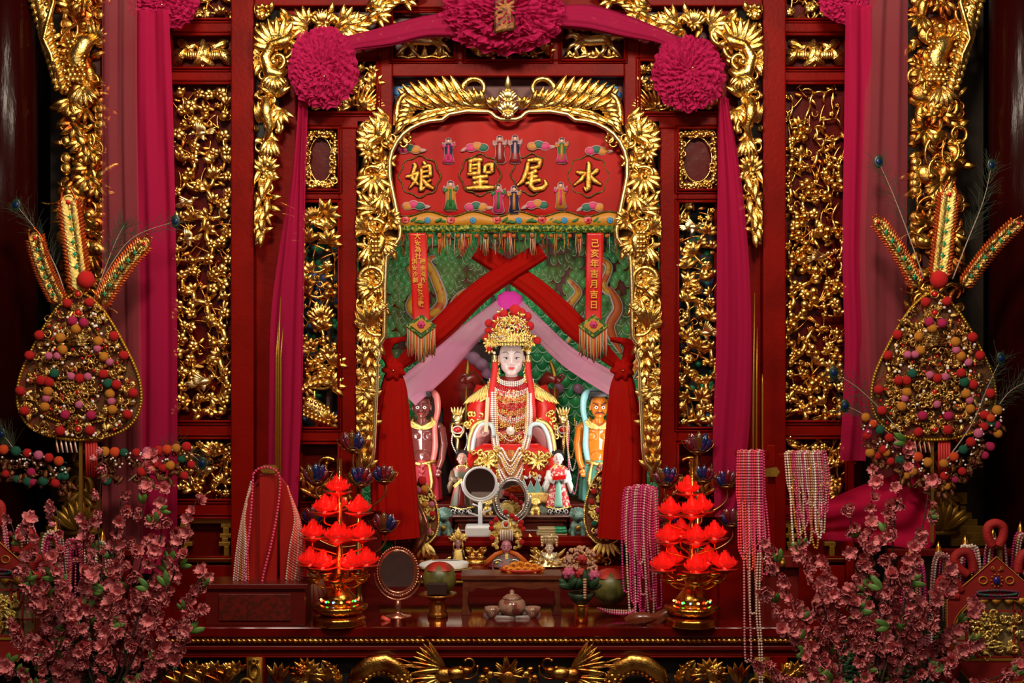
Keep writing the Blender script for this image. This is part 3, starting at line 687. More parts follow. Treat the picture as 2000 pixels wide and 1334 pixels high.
# ------------------------------------------------------------------ gilded openwork pillars
def carved_pillar(side):
    x0, x1 = (118, 208) if not side else (1776, 1884); R = random.Random(60 + side); cx = (x0 + x1) / 2
    t = Thing('carved_pillar', 'gilded openwork pillar of fish, lotus leaves and ribbons behind the %s pom-pom plaque' % ('left' if not side else 'right'), 'carved pillar', cx, 1040, -.1, 'gilded openwork pillars')
    core = MB().box(cx - 26, -60, cx + 30, 1040, 8, 30); t.part(core, 'core', mat('pillar_core', (.05, .006, .003), .5), smooth=False)
    m = MB(); y = -30
    while y < 860:
        k = R.choice('LLFRSRF'); x = R.uniform(x0 + 16, x1 - 16)
        if k == 'L':
            m.ball(V(x, y, -10), R.uniform(18, 27), 9, R.uniform(14, 21), 16, 10, rot2(R.uniform(-40, 40))); m.ball(V(x + 3, y + 2, -18), 9, 5, 8); m.tube(m.path(V(x, y, -16), R.uniform(0, 360), 60, R.uniform(-160, 160), 1), [4, 2], 7)
        elif k == 'F':
            m.tube(m.path(V(x, y, -6), R.uniform(40, 140), 64, R.uniform(-120, 120), 1), [9, 14, 11, 4], 9)
            m.plume(V(x, y, -10), R.uniform(180, 220), R.uniform(300, 350), 5, 34, 13)
        elif k == 'R':
            p = m.path(V(x, y, -10), R.uniform(0, 360), 90, R.choice((330, -330)), 1.2, 18); m.tube(p, [5, 3.5], 7, 1.4)
            m.tube(m.path(V(x, y, -10), R.uniform(0, 360), 60, R.choice((130, -130)), 1, 12), [5, 3], 7, 1.4)
        else:
            m.scroll(V(x, y, -8), R.uniform(0, 360), 90, R.choice((300, -300)), 8, 1.3); m.plume(V(x, y, -8), R.uniform(0, 90), R.uniform(150, 300), 6, 34, 13)
        xe = x0 + 12 if R.random() < .5 else x1 - 12; m.ball(V(xe, y, -2), R.uniform(12, 17), 9, R.uniform(11, 16), 14, 9); m.ring(V(xe, y, -9), 8, 8, 1.6, 18, 5)
        for q in range(3): m.leaf(V(R.uniform(x0 + 4, x1 - 4), y, 2), R.uniform(0, 360), R.uniform(22, 36), 16, R.uniform(-40, 40), 7)
        y += R.uniform(13, 19)
    t.part(m, 'openwork', GOLDR)
    fish = MB().tube([V(cx + 26, 75, -16), V(cx + 8, 88, -22), V(cx - 8, 115, -22), V(cx - 6, 148, -18), V(cx + 6, 170, -12)], [10, 18, 20, 14, 6], 12, .8)
    for r_ in range(9):
        for c_ in range(4): fish.ball(V(cx - 22 + c_ * 9 + (r_ % 2) * 4, 88 + r_ * 9, -32 + abs(c_ - 1.5) * 3), 5.4, 3.4, 5.4, 8, 5)
    fish.plume(V(cx + 4, 172, -16), 230, 320, 6, 40, 13); fish.plume(V(cx + 26, 80, -16), 20, 110, 5, 30, 12)
    t.part(fish, 'fish', GOLD)
    base = MB(); zc = 960
    base.lathe(V(cx, 1040, -10), [(44, 0), (40, 8), (30, 14), (44, 40), (40, 70), (20, 90), (14, 130)], 20, sy=.6)
    base.plume(V(cx, 1030, -34), 30, 150, 9, 56, 18, 0, 12); base.scroll(V(cx - 20, 960, -20), 100, 70, -280, 7); base.scroll(V(cx + 20, 960, -20), 80, 70, 280, 7)
    base.plume(V(cx, 960, -28), 200, 340, 7, 44, 15); base.scroll(V(cx + 10, 925, -20), 60, 90, 290, 8)
    t.part(base, 'base', GOLDF)
    steps = MB()
    X = (lambda a: a) if side else (lambda a: 2010 - a)
    for k in range(6): a, c = sorted((X(1858), X(1888 + k * 11))); steps.box(a, 988 + k * 13, c, 1002 + k * 13, 0, 14)
    a, c = sorted((X(1862), X(1890))); steps.box(a, 962, c, 985, 0, 14); t.part(steps, 'stepped_foot', GOLDF, smooth=False, bevel=.003)
    # hanging dragon bracket at the outer side
    tb = Thing('hanging_bracket', 'gilded bracket of scaly curls hanging at the top outer side of the %s carved pillar' % ('left' if not side else 'right'), 'carved bracket', 125 if not side else 1860, 185, -.16, 'gilded hanging brackets')
    m = MB(); m.tube([V(70, -30, -4), V(88, 20, -8), V(92, 70, -10), V(106, 120, -8), V(116, 170, -4), V(122, 184, 0)], [20, 17, 15, 14, 9, 2], 9, .7)
    m.tube([V(100, -20, -20), V(112, 10, -24), V(100, 50, -24), V(92, 80, -22), V(106, 110, -20), V(112, 160, -14)], [5, 5, 5, 4, 4, 2], 7)
    for k in range(15):
        yy = -20 + k * 13; xx = 62 + k * 3.6; m.leaf(V(xx + 8, yy, -8), 215 + k, 20, 12, 20, 6); m.leaf(V(xx + 22, yy, -14), 235, 24, 11, 14, 6); m.ball(V(xx + 26, yy + 6, -18), 5, 4, 5)
    if side:
        for v in m.v: v.x = -(v.x) - 20
        m.f = [f[::-1] for f in m.f]
    tb.part(m, 'scroll_carving', GOLD)
carved_pillar(0); carved_pillar(1)
# ================================================================== NICHE, ALTAR STEPS, TABLE
NY = 1.25
def at_depth(py, Y): return CZ + (667 - py) * uof(Y)
# painted dragon on the back wall: overlapping green scales with light rims, each row lapping the one above
def scale_wall():
    m = MB(); bk = MB(); R = random.Random(3)
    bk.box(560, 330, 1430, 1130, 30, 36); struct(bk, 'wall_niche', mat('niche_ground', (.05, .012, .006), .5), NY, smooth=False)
    G = mat('scale_green', (.010, .16, .055), .30, 0, .2, 40, (.06, .48, .13), 5, (.36, .60)); GL = mat('scale_rim', (.30, .62, .30), .4)
    gd = MB(); rim = MB()
    r = 15
    def scales(x0, x1, y0, y1, w_, h_, keep, jit):
        ny = int((y1 - y0) / (h_ * .8)); nx = int((x1 - x0) / (w_ * 1.0))
        for j in range(ny):
            for i in range(nx):
                px = x0 + i * w_ + (j % 2) * w_ / 2 + jit * 4 * noise.noise(Vector((i * .3, j * .3, 0))) + 4 * sin(j * .4); py = y0 + j * h_ * .8 + jit * 6 * noise.noise(Vector((i * .4, j * .2, 5)))
                if R.random() > keep: continue
                if px < 962 and py > 660 and 812 < px: 
                    if (px - 812) > (700 - py) * .3 + 20 and px < 960 - 0.1 * (py - 700): continue
                c = V(px, py, 20 - j * .05 - (x0 > 1000) * 4); n = 9; W2 = w_ * .56; H2 = h_ * .95; vs = [c + Vector((0, -3, 2))]; tw = R.uniform(-.2, .2) * jit
                for k in range(n): a = pi + pi * k / (n - 1); vs.append(c + Vector((W2 * cos(a + tw), -2.5 + 2 * (1 + sin(a)), H2 * sin(a + tw))))
                for k in (1, 0): vs.append(c + Vector((W2 * (1 if k else -1), 2, h_ * .5)))
                q = len(vs); vs += [v + Vector((0, 5, 0)) for v in vs]
                gd.add(vs, [(0, k, k + 1) for k in range(1, q - 1)] + [(0, q - 1, 1)] + [(k, k + q, (k % (q - 1)) + 1 + q, (k % (q - 1)) + 1) for k in range(1, q)])
                s0, s1 = (1, 8) if jit < 1 else (R.randint(0, 3), R.randint(5, 8)); a0 = [c + Vector((.93 * W2 * cos(pi + pi * k / 8 + tw), -3.8 + 2 * (1 + sin(pi + pi * k / 8)), .93 * H2 * sin(pi + pi * k / 8 + tw))) for k in range(s0, s1)]
                if len(a0) > 3: rim.tube(a0, [.4] + [w_ * .075] * (len(a0) - 2) + [.4], 4, cap=False)
    scales(580, 1000, 380, 690, 14.5, 15, .76, 1.0); scales(1000, 1420, 380, 600, 14.5, 15, .6, 1.0)
    scales(600, 985, 690, 1110, 17, 17, 1, .5); scales(985, 1420, 600, 1110, 24, 22, 1, .6)
    t = Thing('dragon_mural', 'green scaly dragon relief painted across the back of the niche', 'mural', 993, 1130, NY)
    t.part(gd, 'scales', G)['kind'] = 'stuff'; t.part(rim, 'scale_rims', GL)['kind'] = 'stuff'
    Yw = mat('dragon_yellow', (.90, .48, .03), .5, 0, 0, 1, (.75, .13, .02), 22, (.5, .58)); Wt = mat('white_line', (.75, .72, .68), .5); Or = mat('flame_orange', (.7, .14, .02), .5)
    Rd = mat('mural_red', (.62, .012, .006), .45); Pk = mat('mural_pink', (.42, .20, .30), .4, col2=(.30, .10, .16)); Bl = mat('mural_blue', (.03, .18, .50), .4)
    def swirl(pts, w, name, m_):
        P = []; n = 26
        for k in range(n + 1):
            q = k / n * (len(pts) - 1); i = min(len(pts) - 2, int(q)); f = q - i
            p0 = pts[max(0, i - 1)]; p1 = pts[i]; p2 = pts[i + 1]; p3 = pts[min(len(pts) - 1, i + 2)]
            h = lambda a, b_, c, d: .5 * (2 * b_ + (c - a) * f + (2 * a - 5 * b_ + 4 * c - d) * f * f + (3 * b_ - a - 3 * c + d) * f ** 3)
            P.append(V(h(p0[0], p1[0], p2[0], p3[0]), h(p0[1], p1[1], p2[1], p3[1]), 10))
        a = MB().tube(P, [w * .3, w, w * 1.1, w, w * .25], 8, .5); b_ = MB().tube([p + Vector((0, 3, 0)) for p in P], [w * .3 + 2.5, w + 3.5, w * 1.1 + 3.5, w + 3.5, w * .25 + 2], 8, .4)
        o = t.part(a, name, m_); t.part(b_, 'outline', Wt, o)
    swirl([(795, 520), (815, 560), (800, 600), (830, 620), (862, 590), (850, 545), (835, 510), (850, 500)], 8, 'dragon_whisker', Yw)
    swirl([(930, 560), (900, 575), (885, 600), (895, 630), (870, 655), (850, 665)], 6, 'dragon_whisker', Yw)
    swirl([(1110, 545), (1130, 570), (1112, 600), (1125, 640), (1108, 670)], 6, 'dragon_whisker', Yw)
    swirl([(1190, 560), (1208, 600), (1192, 640), (1215, 690)], 8, 'flame_curl', Or)
    swirl([(1165, 500), (1190, 520), (1180, 560), (1210, 580)], 5, 'flame_curl', Yw)
    swirl([(1235, 650), (1245, 700), (1225, 750), (1240, 800)], 8, 'flame_curl', Yw)
    sun = MB().prism([(865, 800), (835, 745), (865, 715), (905, 695), (935, 715), (950, 760), (935, 850), (900, 960), (872, 880)], 8, 14)
    t.part(sun, 'red_disc', Rd)
    for (x, y, r_) in ((905, 690, 12), (925, 700, 13), (940, 712, 13), (952, 730, 11), (1130, 760, 10), (1078, 770, 11), (1092, 758, 10)): t.part(MB().ball(V(x, y, 8), r_ * 1.2, 6, r_, 14, 8, rot2(-30)), 'pink_cloud', Pk)
    cl = MB()
    for k in range(5): cl.tube(m.path(V(1060 + k * 6, 770, 8), -80, 60, -30 + k * 8, 1), [4, 2], 6)
    t.part(cl, 'ribbon', mat('mural_lime', (.45, .65, .10), .4)); 
scale_wall()
# niche side walls and roof board
for nm, x in (('left', 640), ('right', 1346)):
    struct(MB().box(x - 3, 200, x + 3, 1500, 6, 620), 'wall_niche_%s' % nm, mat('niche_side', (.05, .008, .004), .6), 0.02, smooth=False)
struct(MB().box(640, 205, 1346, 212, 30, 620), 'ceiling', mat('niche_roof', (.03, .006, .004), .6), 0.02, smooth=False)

# altar steps inside the niche
def step(name, label, boxes, Y, m_=LACQ, bev=.004):
    mb = MB()
    for bx in boxes: mb.box(*bx)
    return mb
t = Thing('altar_shelf', 'red inner altar shelf with a gilded edge line, carrying the three small deities', 'altar shelf', 993, 1165, 0.02)
m = MB().box(742, 1120, 1244, 1131, -2, 130); t.part(m, 'shelf_board', LACQ, smooth=False, bevel=.004)
m = MB().box(742, 1134, 1244, 1138, -6, 0); t.part(m, 'gilded_line', GOLDF, smooth=False, bevel=.001)
m = MB().box(742, 1131, 1244, 1170, 2, 130); t.part(m, 'apron', LACQD, smooth=False)
t = Thing('altar_step', 'red stepped ledge with a gilded carved riser behind the small deities', 'altar step', 993, 1121, .3)
m = MB().box(770, 1047, 1210, 1054, -12, 44); m.tube([V(770, 1060, -8), V(1210, 1060, -8)], 7, 12, 1); m.box(770, 1066, 1210, 1072, -4, 44); t.part(m, 'ledge', LACQ, bevel=0, sharpen=30)
m = MB().box(770, 1070, 1210, 1108, 6, 44); t.part(m, 'riser', LACQD, smooth=False)
m = MB(); R = random.Random(4)
for side in (0, 1):
    for x, a in ((800, 20), (860, 160), (905, 10), (955, 170)):
        q = MB().acanthus(V(x, 1098, -2), a, 56, 70 if a < 90 else -70, 11, 4, rise=5).scroll if False else None
        mm = MB(); mm.acanthus(V(x, 1098, 0), a, 56, 60 if a < 90 else -60, 12, 4, rise=5); mm.scroll(V(x + 10, 1100, 0), 90, 40, 290 if a < 90 else -290, 4, 1.3)
        t.part(mir(mm) if side else mm, 'carved_scroll', GOLD)
t = Thing('statue_plinth', 'dark red moulded plinth under the seated goddess', 'plinth', 993, 1048, .42)
m = MB().box(882, 1006, 1113, 1012, -6, 200); m.box(888, 1012, 1107, 1020, -1, 200); m.box(894, 1020, 1101, 1040, 4, 200); m.box(886, 1034, 1109, 1049, -3, 200)
t.part(m, 'body', mat('mahogany', (.075, .008, .004), .28, coat=.3), smooth=False, bevel=.006)
for sd, x0, x1 in (('left', 742, 884), ('right', 1112, 1244)):
    solo(MB().box(x0, 985, x1, 1060, 0, 150), 'side_plinth', LACQD, 'dark red side plinth behind the pom-pom fan on the %s of the niche' % sd, 'plinth', (x0 + x1) / 2, 1060, .62, 'side plinths', smooth=False, bevel=.005)

# table
t = Thing('altar_table', 'long red lacquer altar table with a gilded rope edge and carved dragon frieze', 'altar table', 993, 1980, -.75)
m = MB().box(240, 1225, 1746, 1245, 0, 330); t.part(m, 'tabletop', mat('table_red', (.13, .003, .002), .09, 0, .05, 20, (.07, .002, .001), 4, coat=.6), smooth=False, bevel=.006)
m = MB().box(250, 1244, 1736, 1262, 6, 320); m.box(244, 1262, 1742, 1271, 2, 320); m.box(252, 1270, 1734, 1284, 8, 320); t.part(m, 'apron_moulding', mat('apron_red', (.12, .003, .002), .3), smooth=False, bevel=.005)
m = MB()
for k in range(150): m.ball(V(256 + k * 10, 1252, 2), 6.4, 4.5, 4.2, 8, 6, rot2(-24))
t.part(m, 'gilded_rope', GOLDR)
m = MB()
for x in (300, 478, 1502, 1690): m.box(x, 1283, x + 38, 1990, 6, 40)
m.box(250, 1283, 1736, 1287, 8, 30); m.box(250, 1400, 1736, 1420, 8, 30); t.part(m, 'frame', LACQ, smooth=False, bevel=.004)
t.part(MB().box(250, 1286, 1736, 1400, 34, 38), 'dark_backing', BLACK, smooth=False)
def frieze():
    m = MB(); s = m
    # peony roundel, dragon body arch, head with whiskers
    m.plume(V(600, 1318, 0), -20, 260, 14, 36, 12, 0, 8); m.flower(V(590, 1312, -8), 20, 7, layers=3)
    m.tube([V(690, 1345, 0), V(700, 1315, -4), V(724, 1296, -6), V(752, 1292, -6), V(778, 1304, -4), V(796, 1330, 0), V(800, 1350, 0)], [16, 17, 17, 17, 16, 15, 14], 12, .6)
    for i in range(13):
        a = radians(190 - i * 16.5); c = V(745, 1345); 
        for r_ in (33, 42, 51, 60):
            m.ball(c + Vector((r_ * 1.05 * cos(a + (r_ % 2) * .12), -10 + abs(r_ - 46) * .35, r_ * .98 * sin(a + (r_ % 2) * .12))), 6, 4, 6, 7, 5)
        m.leaf(c + Vector((52 * cos(a), -4, 52 * sin(a))), math.degrees(a) + 30, 16, 8, 10, 4)
    # head
    m.ball(V(892, 1312, -10), 22, 14, 13, 12, 8); m.ball(V(912, 1306, -12), 13, 10, 8, 10, 7); m.ball(V(868, 1316, -8), 20, 12, 15, 12, 8)
    m.ball(V(900, 1300, -18), 5, 4, 4); m.scroll(V(918, 1306, -12), 30, 40, 200, 3, 1.3); m.scroll(V(905, 1322, -10), -20, 44, 120, 3, 1)
    m.plume(V(870, 1304, -10), 120, 185, 8, 66, 9, 0, 8); m.plume(V(862, 1322, -8), 170, 235, 7, 60, 9, 0, 8); m.plume(V(880, 1328, -8), 240, 300, 5, 26, 8)
    for k in range(3): m.tube(m.path(V(858, 1300 + 6 * k, -12), 165 - 8 * k, 80, 40, 1), [3, 1], 6)
    m.tube([V(820, 1300, -2), V(780, 1286, -2), V(720, 1290, -2)], [3, 2, 1], 6)
    m.scroll(V(935, 1330, -4), 60, 40, -280, 5, 1.3); m.ball(V(942, 1322, -6), 9, 6, 7); m.ball(V(958, 1316, -6), 10, 6, 8); m.ball(V(950, 1306, -6), 8, 6, 6)
    m.plume(V(640, 1330, 0), 60, 130, 4, 40, 10); m.plume(V(545, 1335, 0), 60, 120, 4, 44, 12); m.acanthus(V(660, 1340, 0), 80, 46, 60, 10, 4)
    return m
f = frieze(); t.part(mir(f), 'frieze_dragon', GOLDF if False else GOLDR); t.part(f, 'frieze_dragon', GOLDR)
m = MB().ball(V(993, 1322, -4), 22, 12, 18, 14, 9)
for k in range(11): m.leaf(V(993, 1318, -8), 0 + 18 * k, 40 - 2 * abs(k - 5), 8, 20 * (k % 2) - 10, 6)
t.part(m, 'flaming_pearl', GOLDR)
for sd in (0, 1):
    m = MB(); X = 497 if not sd else MX(497)
    m.box(X - 15, 1284, X + 15, 1390, 0, 5); m.ring(V(X, 1310, -4), 9, 14, 2.5); m.scroll(V(X, 1345, -4), 100, 60, 300, 4); m.scroll(V(X - 10, 1290, -4), 40, 26, -250, 3); m.scroll(V(X + 10, 1290, -4), 140, 26, 250, 3)
    t.part(m, 'gilded_plaque', GOLDF)
    m = MB(); x0, x1 = (345, 470) if not sd else (MX(470), MX(345))
    for k in range(9): m.plume(V(x0 + 8 + k * (x1 - x0) / 9, 1335 - 12 * (k % 3), 0), 40, 150, 4, 40 - 8 * (k % 3), 10)
    for k in range(3): m.flower(V(x0 + 24 + k * 38, 1304, -6), 13, 6, layers=2)
    t.part(m, 'frieze_flowers', GOLDR)

# ================================================================== EMBROIDERED BANNER
BY = .05
SATIN = mat('red_satin', (.42, .005, .002), .55, 0, .10, 10, (.34, .004, .002), 3, spec=.2)
OUTL = [(776, 279), (788, 264), (804, 252), (822, 243), (864, 232), (878, 222), (953, 216), (990, 230)]
def top_y(x):
    x = x if x <= 993 else MX(x)
    P = [(755, 310)] + OUTL + [(993, 230)]
    for a, c in zip(P, P[1:]):
        if a[0] <= x <= c[0]: return a[1] + (c[1] - a[1]) * (x - a[0]) / (c[0] - a[0]) - 6
    return 300
def wavy(x, y): return 2.2 * sin(x * .045) + 1.2 * sin(x * .11 + y * .02)
t = Thing('altar_banner', 'red embroidered banner with four gold characters hanging across the arch top', 'banner', 993, 455, BY)
m = MB().grid(lambda u, v: V(770 + 446 * u, top_y(770 + 446 * u) * (1 - v) + 440 * v, wavy(770 + 446 * u, v)), 90, 8)
t.part(m, 'satin_cloth', SATIN, solid=.002)
bl = lambda x: 418 + 5 * sin((x - 782) * 2 * pi / 88 + .8) + (-3 if abs(x - 993) < 2 else 0)
m = MB().grid(lambda u, v: V(780 + 426 * u, bl(780 + 426 * u) * (1 - v) + 442 * v, wavy(780 + 426 * u, 1) - 2), 120, 3)
t.part(m, 'yellow_border', mat('yellow_satin', (.55, .22, .012), .5, 0, .2, 100), solid=.001)
m = MB().tube([V(780 + 426 * k / 120, bl(780 + 426 * k / 120), wavy(780 + 426 * k / 120, 1) - 4) for k in range(121)], 1.8, 5)
BR = mat('gold_braid', (.20, .14, .03), .4, .6, .8, 300, (.08, .06, .02), 140); t.part(m, 'wavy_braid', BR)
m = MB().grid(lambda u, v: V(779 + 428 * u, 441 + 14 * v - 1.5 * sin(u * pi), wavy(779 + 428 * u, 1) - 3), 100, 2)
t.part(m, 'green_sequin_band', mat('green_sequins', (.02, .09, .01), .35, .3, .8, 220, (.35, .32, .03), 70, (.5, .56)), solid=.001)
# embroidered flowers on the border
REDF = mat('embroidery_red', (.60, .02, .04), .6, col2=(.75, .2, .2), cscale=60); BLUEF = mat('embroidery_blue', (.04, .25, .5), .6); GRN = mat('embroidery_green', (.03, .16, .04), .6); PINKF = mat('embroidery_pink', (.58, .03, .15), .6)
ORGF = mat('embroidery_orange', (.55, .22, .03), .6, col2=(.55, .18, .02), cscale=90); NAVY = mat('embroidery_navy', (.02, .02, .07), .6); WHT = mat('embroidery_white', (.50, .28, .28), .6)
DKR = mat('embroidery_darkred', (.28, .01, .01), .6); TEAL = mat('embroidery_teal', (.01, .12, .08), .6)
for k in range(5):
    x = 792 + k * 89
    m = MB().flower(V(x, 429, wavy(x, 1) - 3), 9, 7, layers=2); t.part(m, 'embroidered_peony', REDF)
    if k < 5:
        m = MB().flower(V(x + 43, 431, wavy(x + 43, 1) - 3), 6.5, 8); t.part(m, 'embroidered_daisy', BLUEF)
    m = MB()
    for a, dx in ((20, 10), (160, -10), (-20, 24), (10, 58), (170, 32)): m.leaf(V(x + dx, 433, wavy(x, 1) - 2), a, 15, 5, 30, 1)
    t.part(m, 'embroidered_leaf', GRN)
def ring_frame(cx, cy, r):
    pts = []
    for k in range(96):
        a = 2 * pi * k / 96; q = r * (1 + .055 * cos(8 * a)); pts.append(V(cx + q * cos(a), cy + q * sin(a), wavy(cx, 1) - 3.5))
    return MB().tube(pts, 1.6, 5, closed=True)
chars = [('娘', 820, 345, 58), ('聖', 938, 342, 60), ('尾', 1039, 341, 62), ('水', 1147, 344, 58)]
# brush-drawn characters: each stroke a swelling ribbon of padded gold thread, on a 100-unit square
ST = {
'水': [[(52, 2, 3), (56, 12, 6), (54, 50, 8), (54, 88, 8), (46, 98, 5), (38, 86, 2)], [(12, 36, 4), (26, 40, 7), (44, 40, 5), (30, 62, 6), (2, 84, 2)], [(84, 26, 6), (80, 34, 7), (62, 48, 4)], [(58, 46, 4), (74, 66, 7), (98, 80, 3)]],
'尾': [[(34, 8, 5), (60, 4, 7), (76, 6, 7), (72, 26, 6), (44, 32, 5)], [(38, 10, 5), (34, 40, 7), (20, 72, 6), (2, 86, 2)], [(66, 38, 6), (50, 46, 6), (36, 50, 4)], [(34, 64, 4), (54, 58, 6), (68, 56, 4)], [(28, 80, 4), (56, 72, 6), (78, 68, 5)], [(50, 44, 5), (48, 66, 7), (46, 88, 7), (58, 98, 7), (84, 94, 7), (96, 82, 6), (88, 66, 2)]],
'聖': [[(12, 8, 5), (36, 2, 7), (58, 2, 6)], [(18, 10, 5), (18, 46, 6)], [(46, 6, 5), (46, 54, 6)], [(20, 20, 4), (42, 18, 4)], [(20, 32, 4), (42, 30, 4)], [(8, 50, 5), (32, 46, 6), (48, 44, 4)],
      [(66, 18, 5), (64, 46, 6)], [(66, 20, 5), (88, 16, 7), (88, 44, 6)], [(66, 44, 4), (88, 42, 5)], [(24, 62, 5), (52, 58, 7), (76, 56, 5)], [(50, 58, 6), (50, 92, 7)], [(26, 78, 5), (52, 74, 7), (76, 74, 5)], [(4, 94, 4), (48, 92, 8), (98, 92, 5)]],
'娘': [[(30, 6, 4), (36, 14, 6), (24, 54, 6), (34, 66, 6), (46, 80, 3)], [(2, 52, 4), (18, 50, 6), (48, 36, 4)], [(44, 38, 4), (36, 66, 6), (14, 92, 2)], [(62, 0, 4), (70, 12, 5)], [(56, 22, 5), (56, 60, 5), (54, 98, 6), (68, 86, 3)], [(56, 22, 5), (84, 14, 6), (86, 52, 6)], [(58, 36, 4), (82, 32, 4)], [(58, 52, 4), (84, 50, 5)], [(60, 60, 4), (76, 80, 7), (98, 92, 4)], [(88, 62, 4), (76, 70, 4)]]}
CG = mat('gold_thread', (.88, .50, .10), .36, .75, .8, 160, (.72, .26, .03), 40, (.42, .6)); CO = mat('dark_couching', (.03, .008, .004), .7)
def brush(m, pts, d, sc, ox, oy, grow=0, thick=3):
    P = []; rr = []
    n = 5
    for i in range(len(pts) - 1):
        for k in range(n + (i == len(pts) - 2)):
            f = k / n; a = pts[i]; c = pts[i + 1]; P.append(V(ox + (a[0] + (c[0] - a[0]) * f) * sc, oy + (a[1] + (c[1] - a[1]) * f) * sc, d)); rr.append(((a[2] + (c[2] - a[2]) * f)) * sc * 1.22 + grow)
    m.tube(P, rr, 8, .55)
for ch, cx, cy, sz in chars:
    sc = sz / 100; a = MB(); o_ = MB(); d = wavy(cx, 1) - 5
    for stk in ST[ch]: brush(a, stk, d - 1.6, sc, cx - sz / 2, cy - sz / 2); brush(o_, stk, d + .6, sc, cx - sz / 2, cy - sz / 2, 1.6)
    p = t.part(a, 'gold_character', CG); t.part(o_, 'outline', CO, p)
    t.part(ring_frame(cx + (2 if ch == '水' else 0), cy, 39), 'braid_medallion', BR)
# clouds and little figures embroidered round the characters
for (x, y, f_, cs) in [(800, 290, 1, (PINKF, TEAL, ORGF)), (932, 286, -1, (TEAL, ORGF, PINKF)), (1052, 283, 1, (ORGF, TEAL, PINKF)), (1165, 292, 1, (PINKF, TEAL, ORGF)),
                       (808, 400, 1, (ORGF, PINKF, TEAL)), (930, 402, 1, (PINKF, TEAL, ORGF)), (1050, 398, -1, (TEAL, ORGF, PINKF)), (1158, 402, -1, (ORGF, PINKF, TEAL))]:
    d = wavy(x, 1) - 3
    base = MB()
    for k, c in enumerate(cs): base.ball(V(x + f_ * (k - 1) * 12, y + 3 - 3 * (k == 1), d), 11.5, 1.5, 8.8, 12, 7)
    base.leaf(V(x + f_ * 16, y + 4, d), -10 if f_ > 0 else 190, 18, 8, 20, 1)
    p = t.part(base, 'embroidered_cloud', WHT)
    for k, c in enumerate(cs):
        q = MB().ball(V(x + f_ * (k - 1) * 12, y + 3 - 3 * (k == 1), d - 1), 9.6, 1.6, 7, 12, 7); q.leaf(V(x + f_ * 14, y + 4, d - 1), -10 if f_ > 0 else 190, 14, 5, 20, 1) if k == 2 else None
        o2 = t.part(q, 'cloud_lobe', c, p)
        
def little(x, y, h, robe, robe2, hat, arm, skirt=None):
    d = wavy(x, 1) - 3; s = h / 50
    o_ = MB().prism([(x + a * s, y + c * s) for a, c in ((-6, -27), (0, -30), (6, -27), (8, -18), (14, -22), (15, -14), (9, -4), (10, 10), (13, 22), (8, 27), (-8, 27), (-12, 22), (-9, 8), (-9, -4), (-15, -12), (-13, -20), (-8, -18))], d - 1, d + 1)
    p = t.part(o_, 'embroidered_figure', WHT)
    b1 = MB().prism([(x + a * s, y + c * s) for a, c in ((-5, -17), (5, -17), (9, -6), (8, 8), (11, 20), (7, 25), (-7, 25), (-10, 20), (-7, 6), (-8, -6))], d - 2.4, d - .6); t.part(b1, 'robe', robe, p)
    b2 = MB().tube([V(x - 5 * s, y - 13 * s, d - 2), V(x - 11 * s, y - 9 * s, d - 2.4), V(x - 12 * s, y - 15 * s, d - 2.4)], 2.6 * s, 6, .6).tube([V(x + 5 * s, y - 13 * s, d - 2), V(x + 10 * s, y - 11 * s, d - 2.4), V(x + 12 * s, y - 18 * s, d - 2.4)], 2.6 * s, 6, .6).prism([(x + a * s, y + c * s) for a, c in ((-2, -14), (2, -14), (3, 18), (-3, 18))], d - 3.2, d - 2); t.part(b2, 'sleeves', robe2, p)
    if skirt: t.part(MB().prism([(x + a * s, y + c * s) for a, c in ((-6, 6), (6, 6), (12, 24), (-12, 24))], d - 3, d - 2), 'skirt', skirt, p)
    t.part(MB().ball(V(x, y - 22 * s, d - 2), 3.6 * s, 1.5, 4.2 * s, 8, 6), 'face', mat('embroidery_skin', (.75, .45, .33), .6), p)
    t.part(MB().ball(V(x, y - 26 * s, d - 1.6), 4.2 * s, 1.6, 2.4 * s, 8, 6), 'hat', hat, p)
little(876, 296, 46, NAVY, PINKF, NAVY, 1, PINKF); little(976, 294, 50, DKR, WHT, NAVY, 1); little(1006, 293, 50, NAVY, WHT, NAVY, 1, DKR); little(1097, 296, 46, GRN, ORGF, NAVY, 1, PINKF)
little(880, 384, 54, ORGF, GRN, NAVY, 1, GRN); little(973, 390, 52, PINKF, GRN, NAVY, 1); little(1004, 392, 50, NAVY, ORGF, NAVY, 1); little(1095, 384, 48, ORGF, PINKF, NAVY, 1)
# pompoms and tassel fringe
TASC = [mat('thread_red', (.45, .02, .01), .8), mat('thread_gold', (.55, .30, .04), .8), mat('thread_green', (.02, .12, .05), .8), mat('thread_white', (.62, .40, .34), .8), mat('thread_orange', (.60, .14, .02), .8)]
POMO = mat('pompom_orange', (.55, .13, .01), .95, 0, .9, 500)
R = random.Random(9)
for k in range(24):
    x = 785 + k * 18.2
    if 798 < x < 836 or 1143 < x < 1180: continue
    q = t.part(MB().ball(V(x, 461, -2), 4.6, 4.6, 4.2, 10, 7), 'pompom', POMO)
for c in range(5):
    m = MB()
    for k in range(210):
        x = 782 + k * 2.02
        if int(x / 9 + c) % 5 != c and R.random() > .1: continue
        if R.random() < .35: continue
        l = R.uniform(26, 46); m.tube([V(x, 455, R.uniform(0, 4)), V(x + R.uniform(-2, 2), 455 + l * .6, R.uniform(-2, 4)), V(x + R.uniform(-3, 3), 455 + l, 2)], .8, 4)
    t.part(m, 'tassel_fringe', TASC[c])['kind'] = 'stuff'

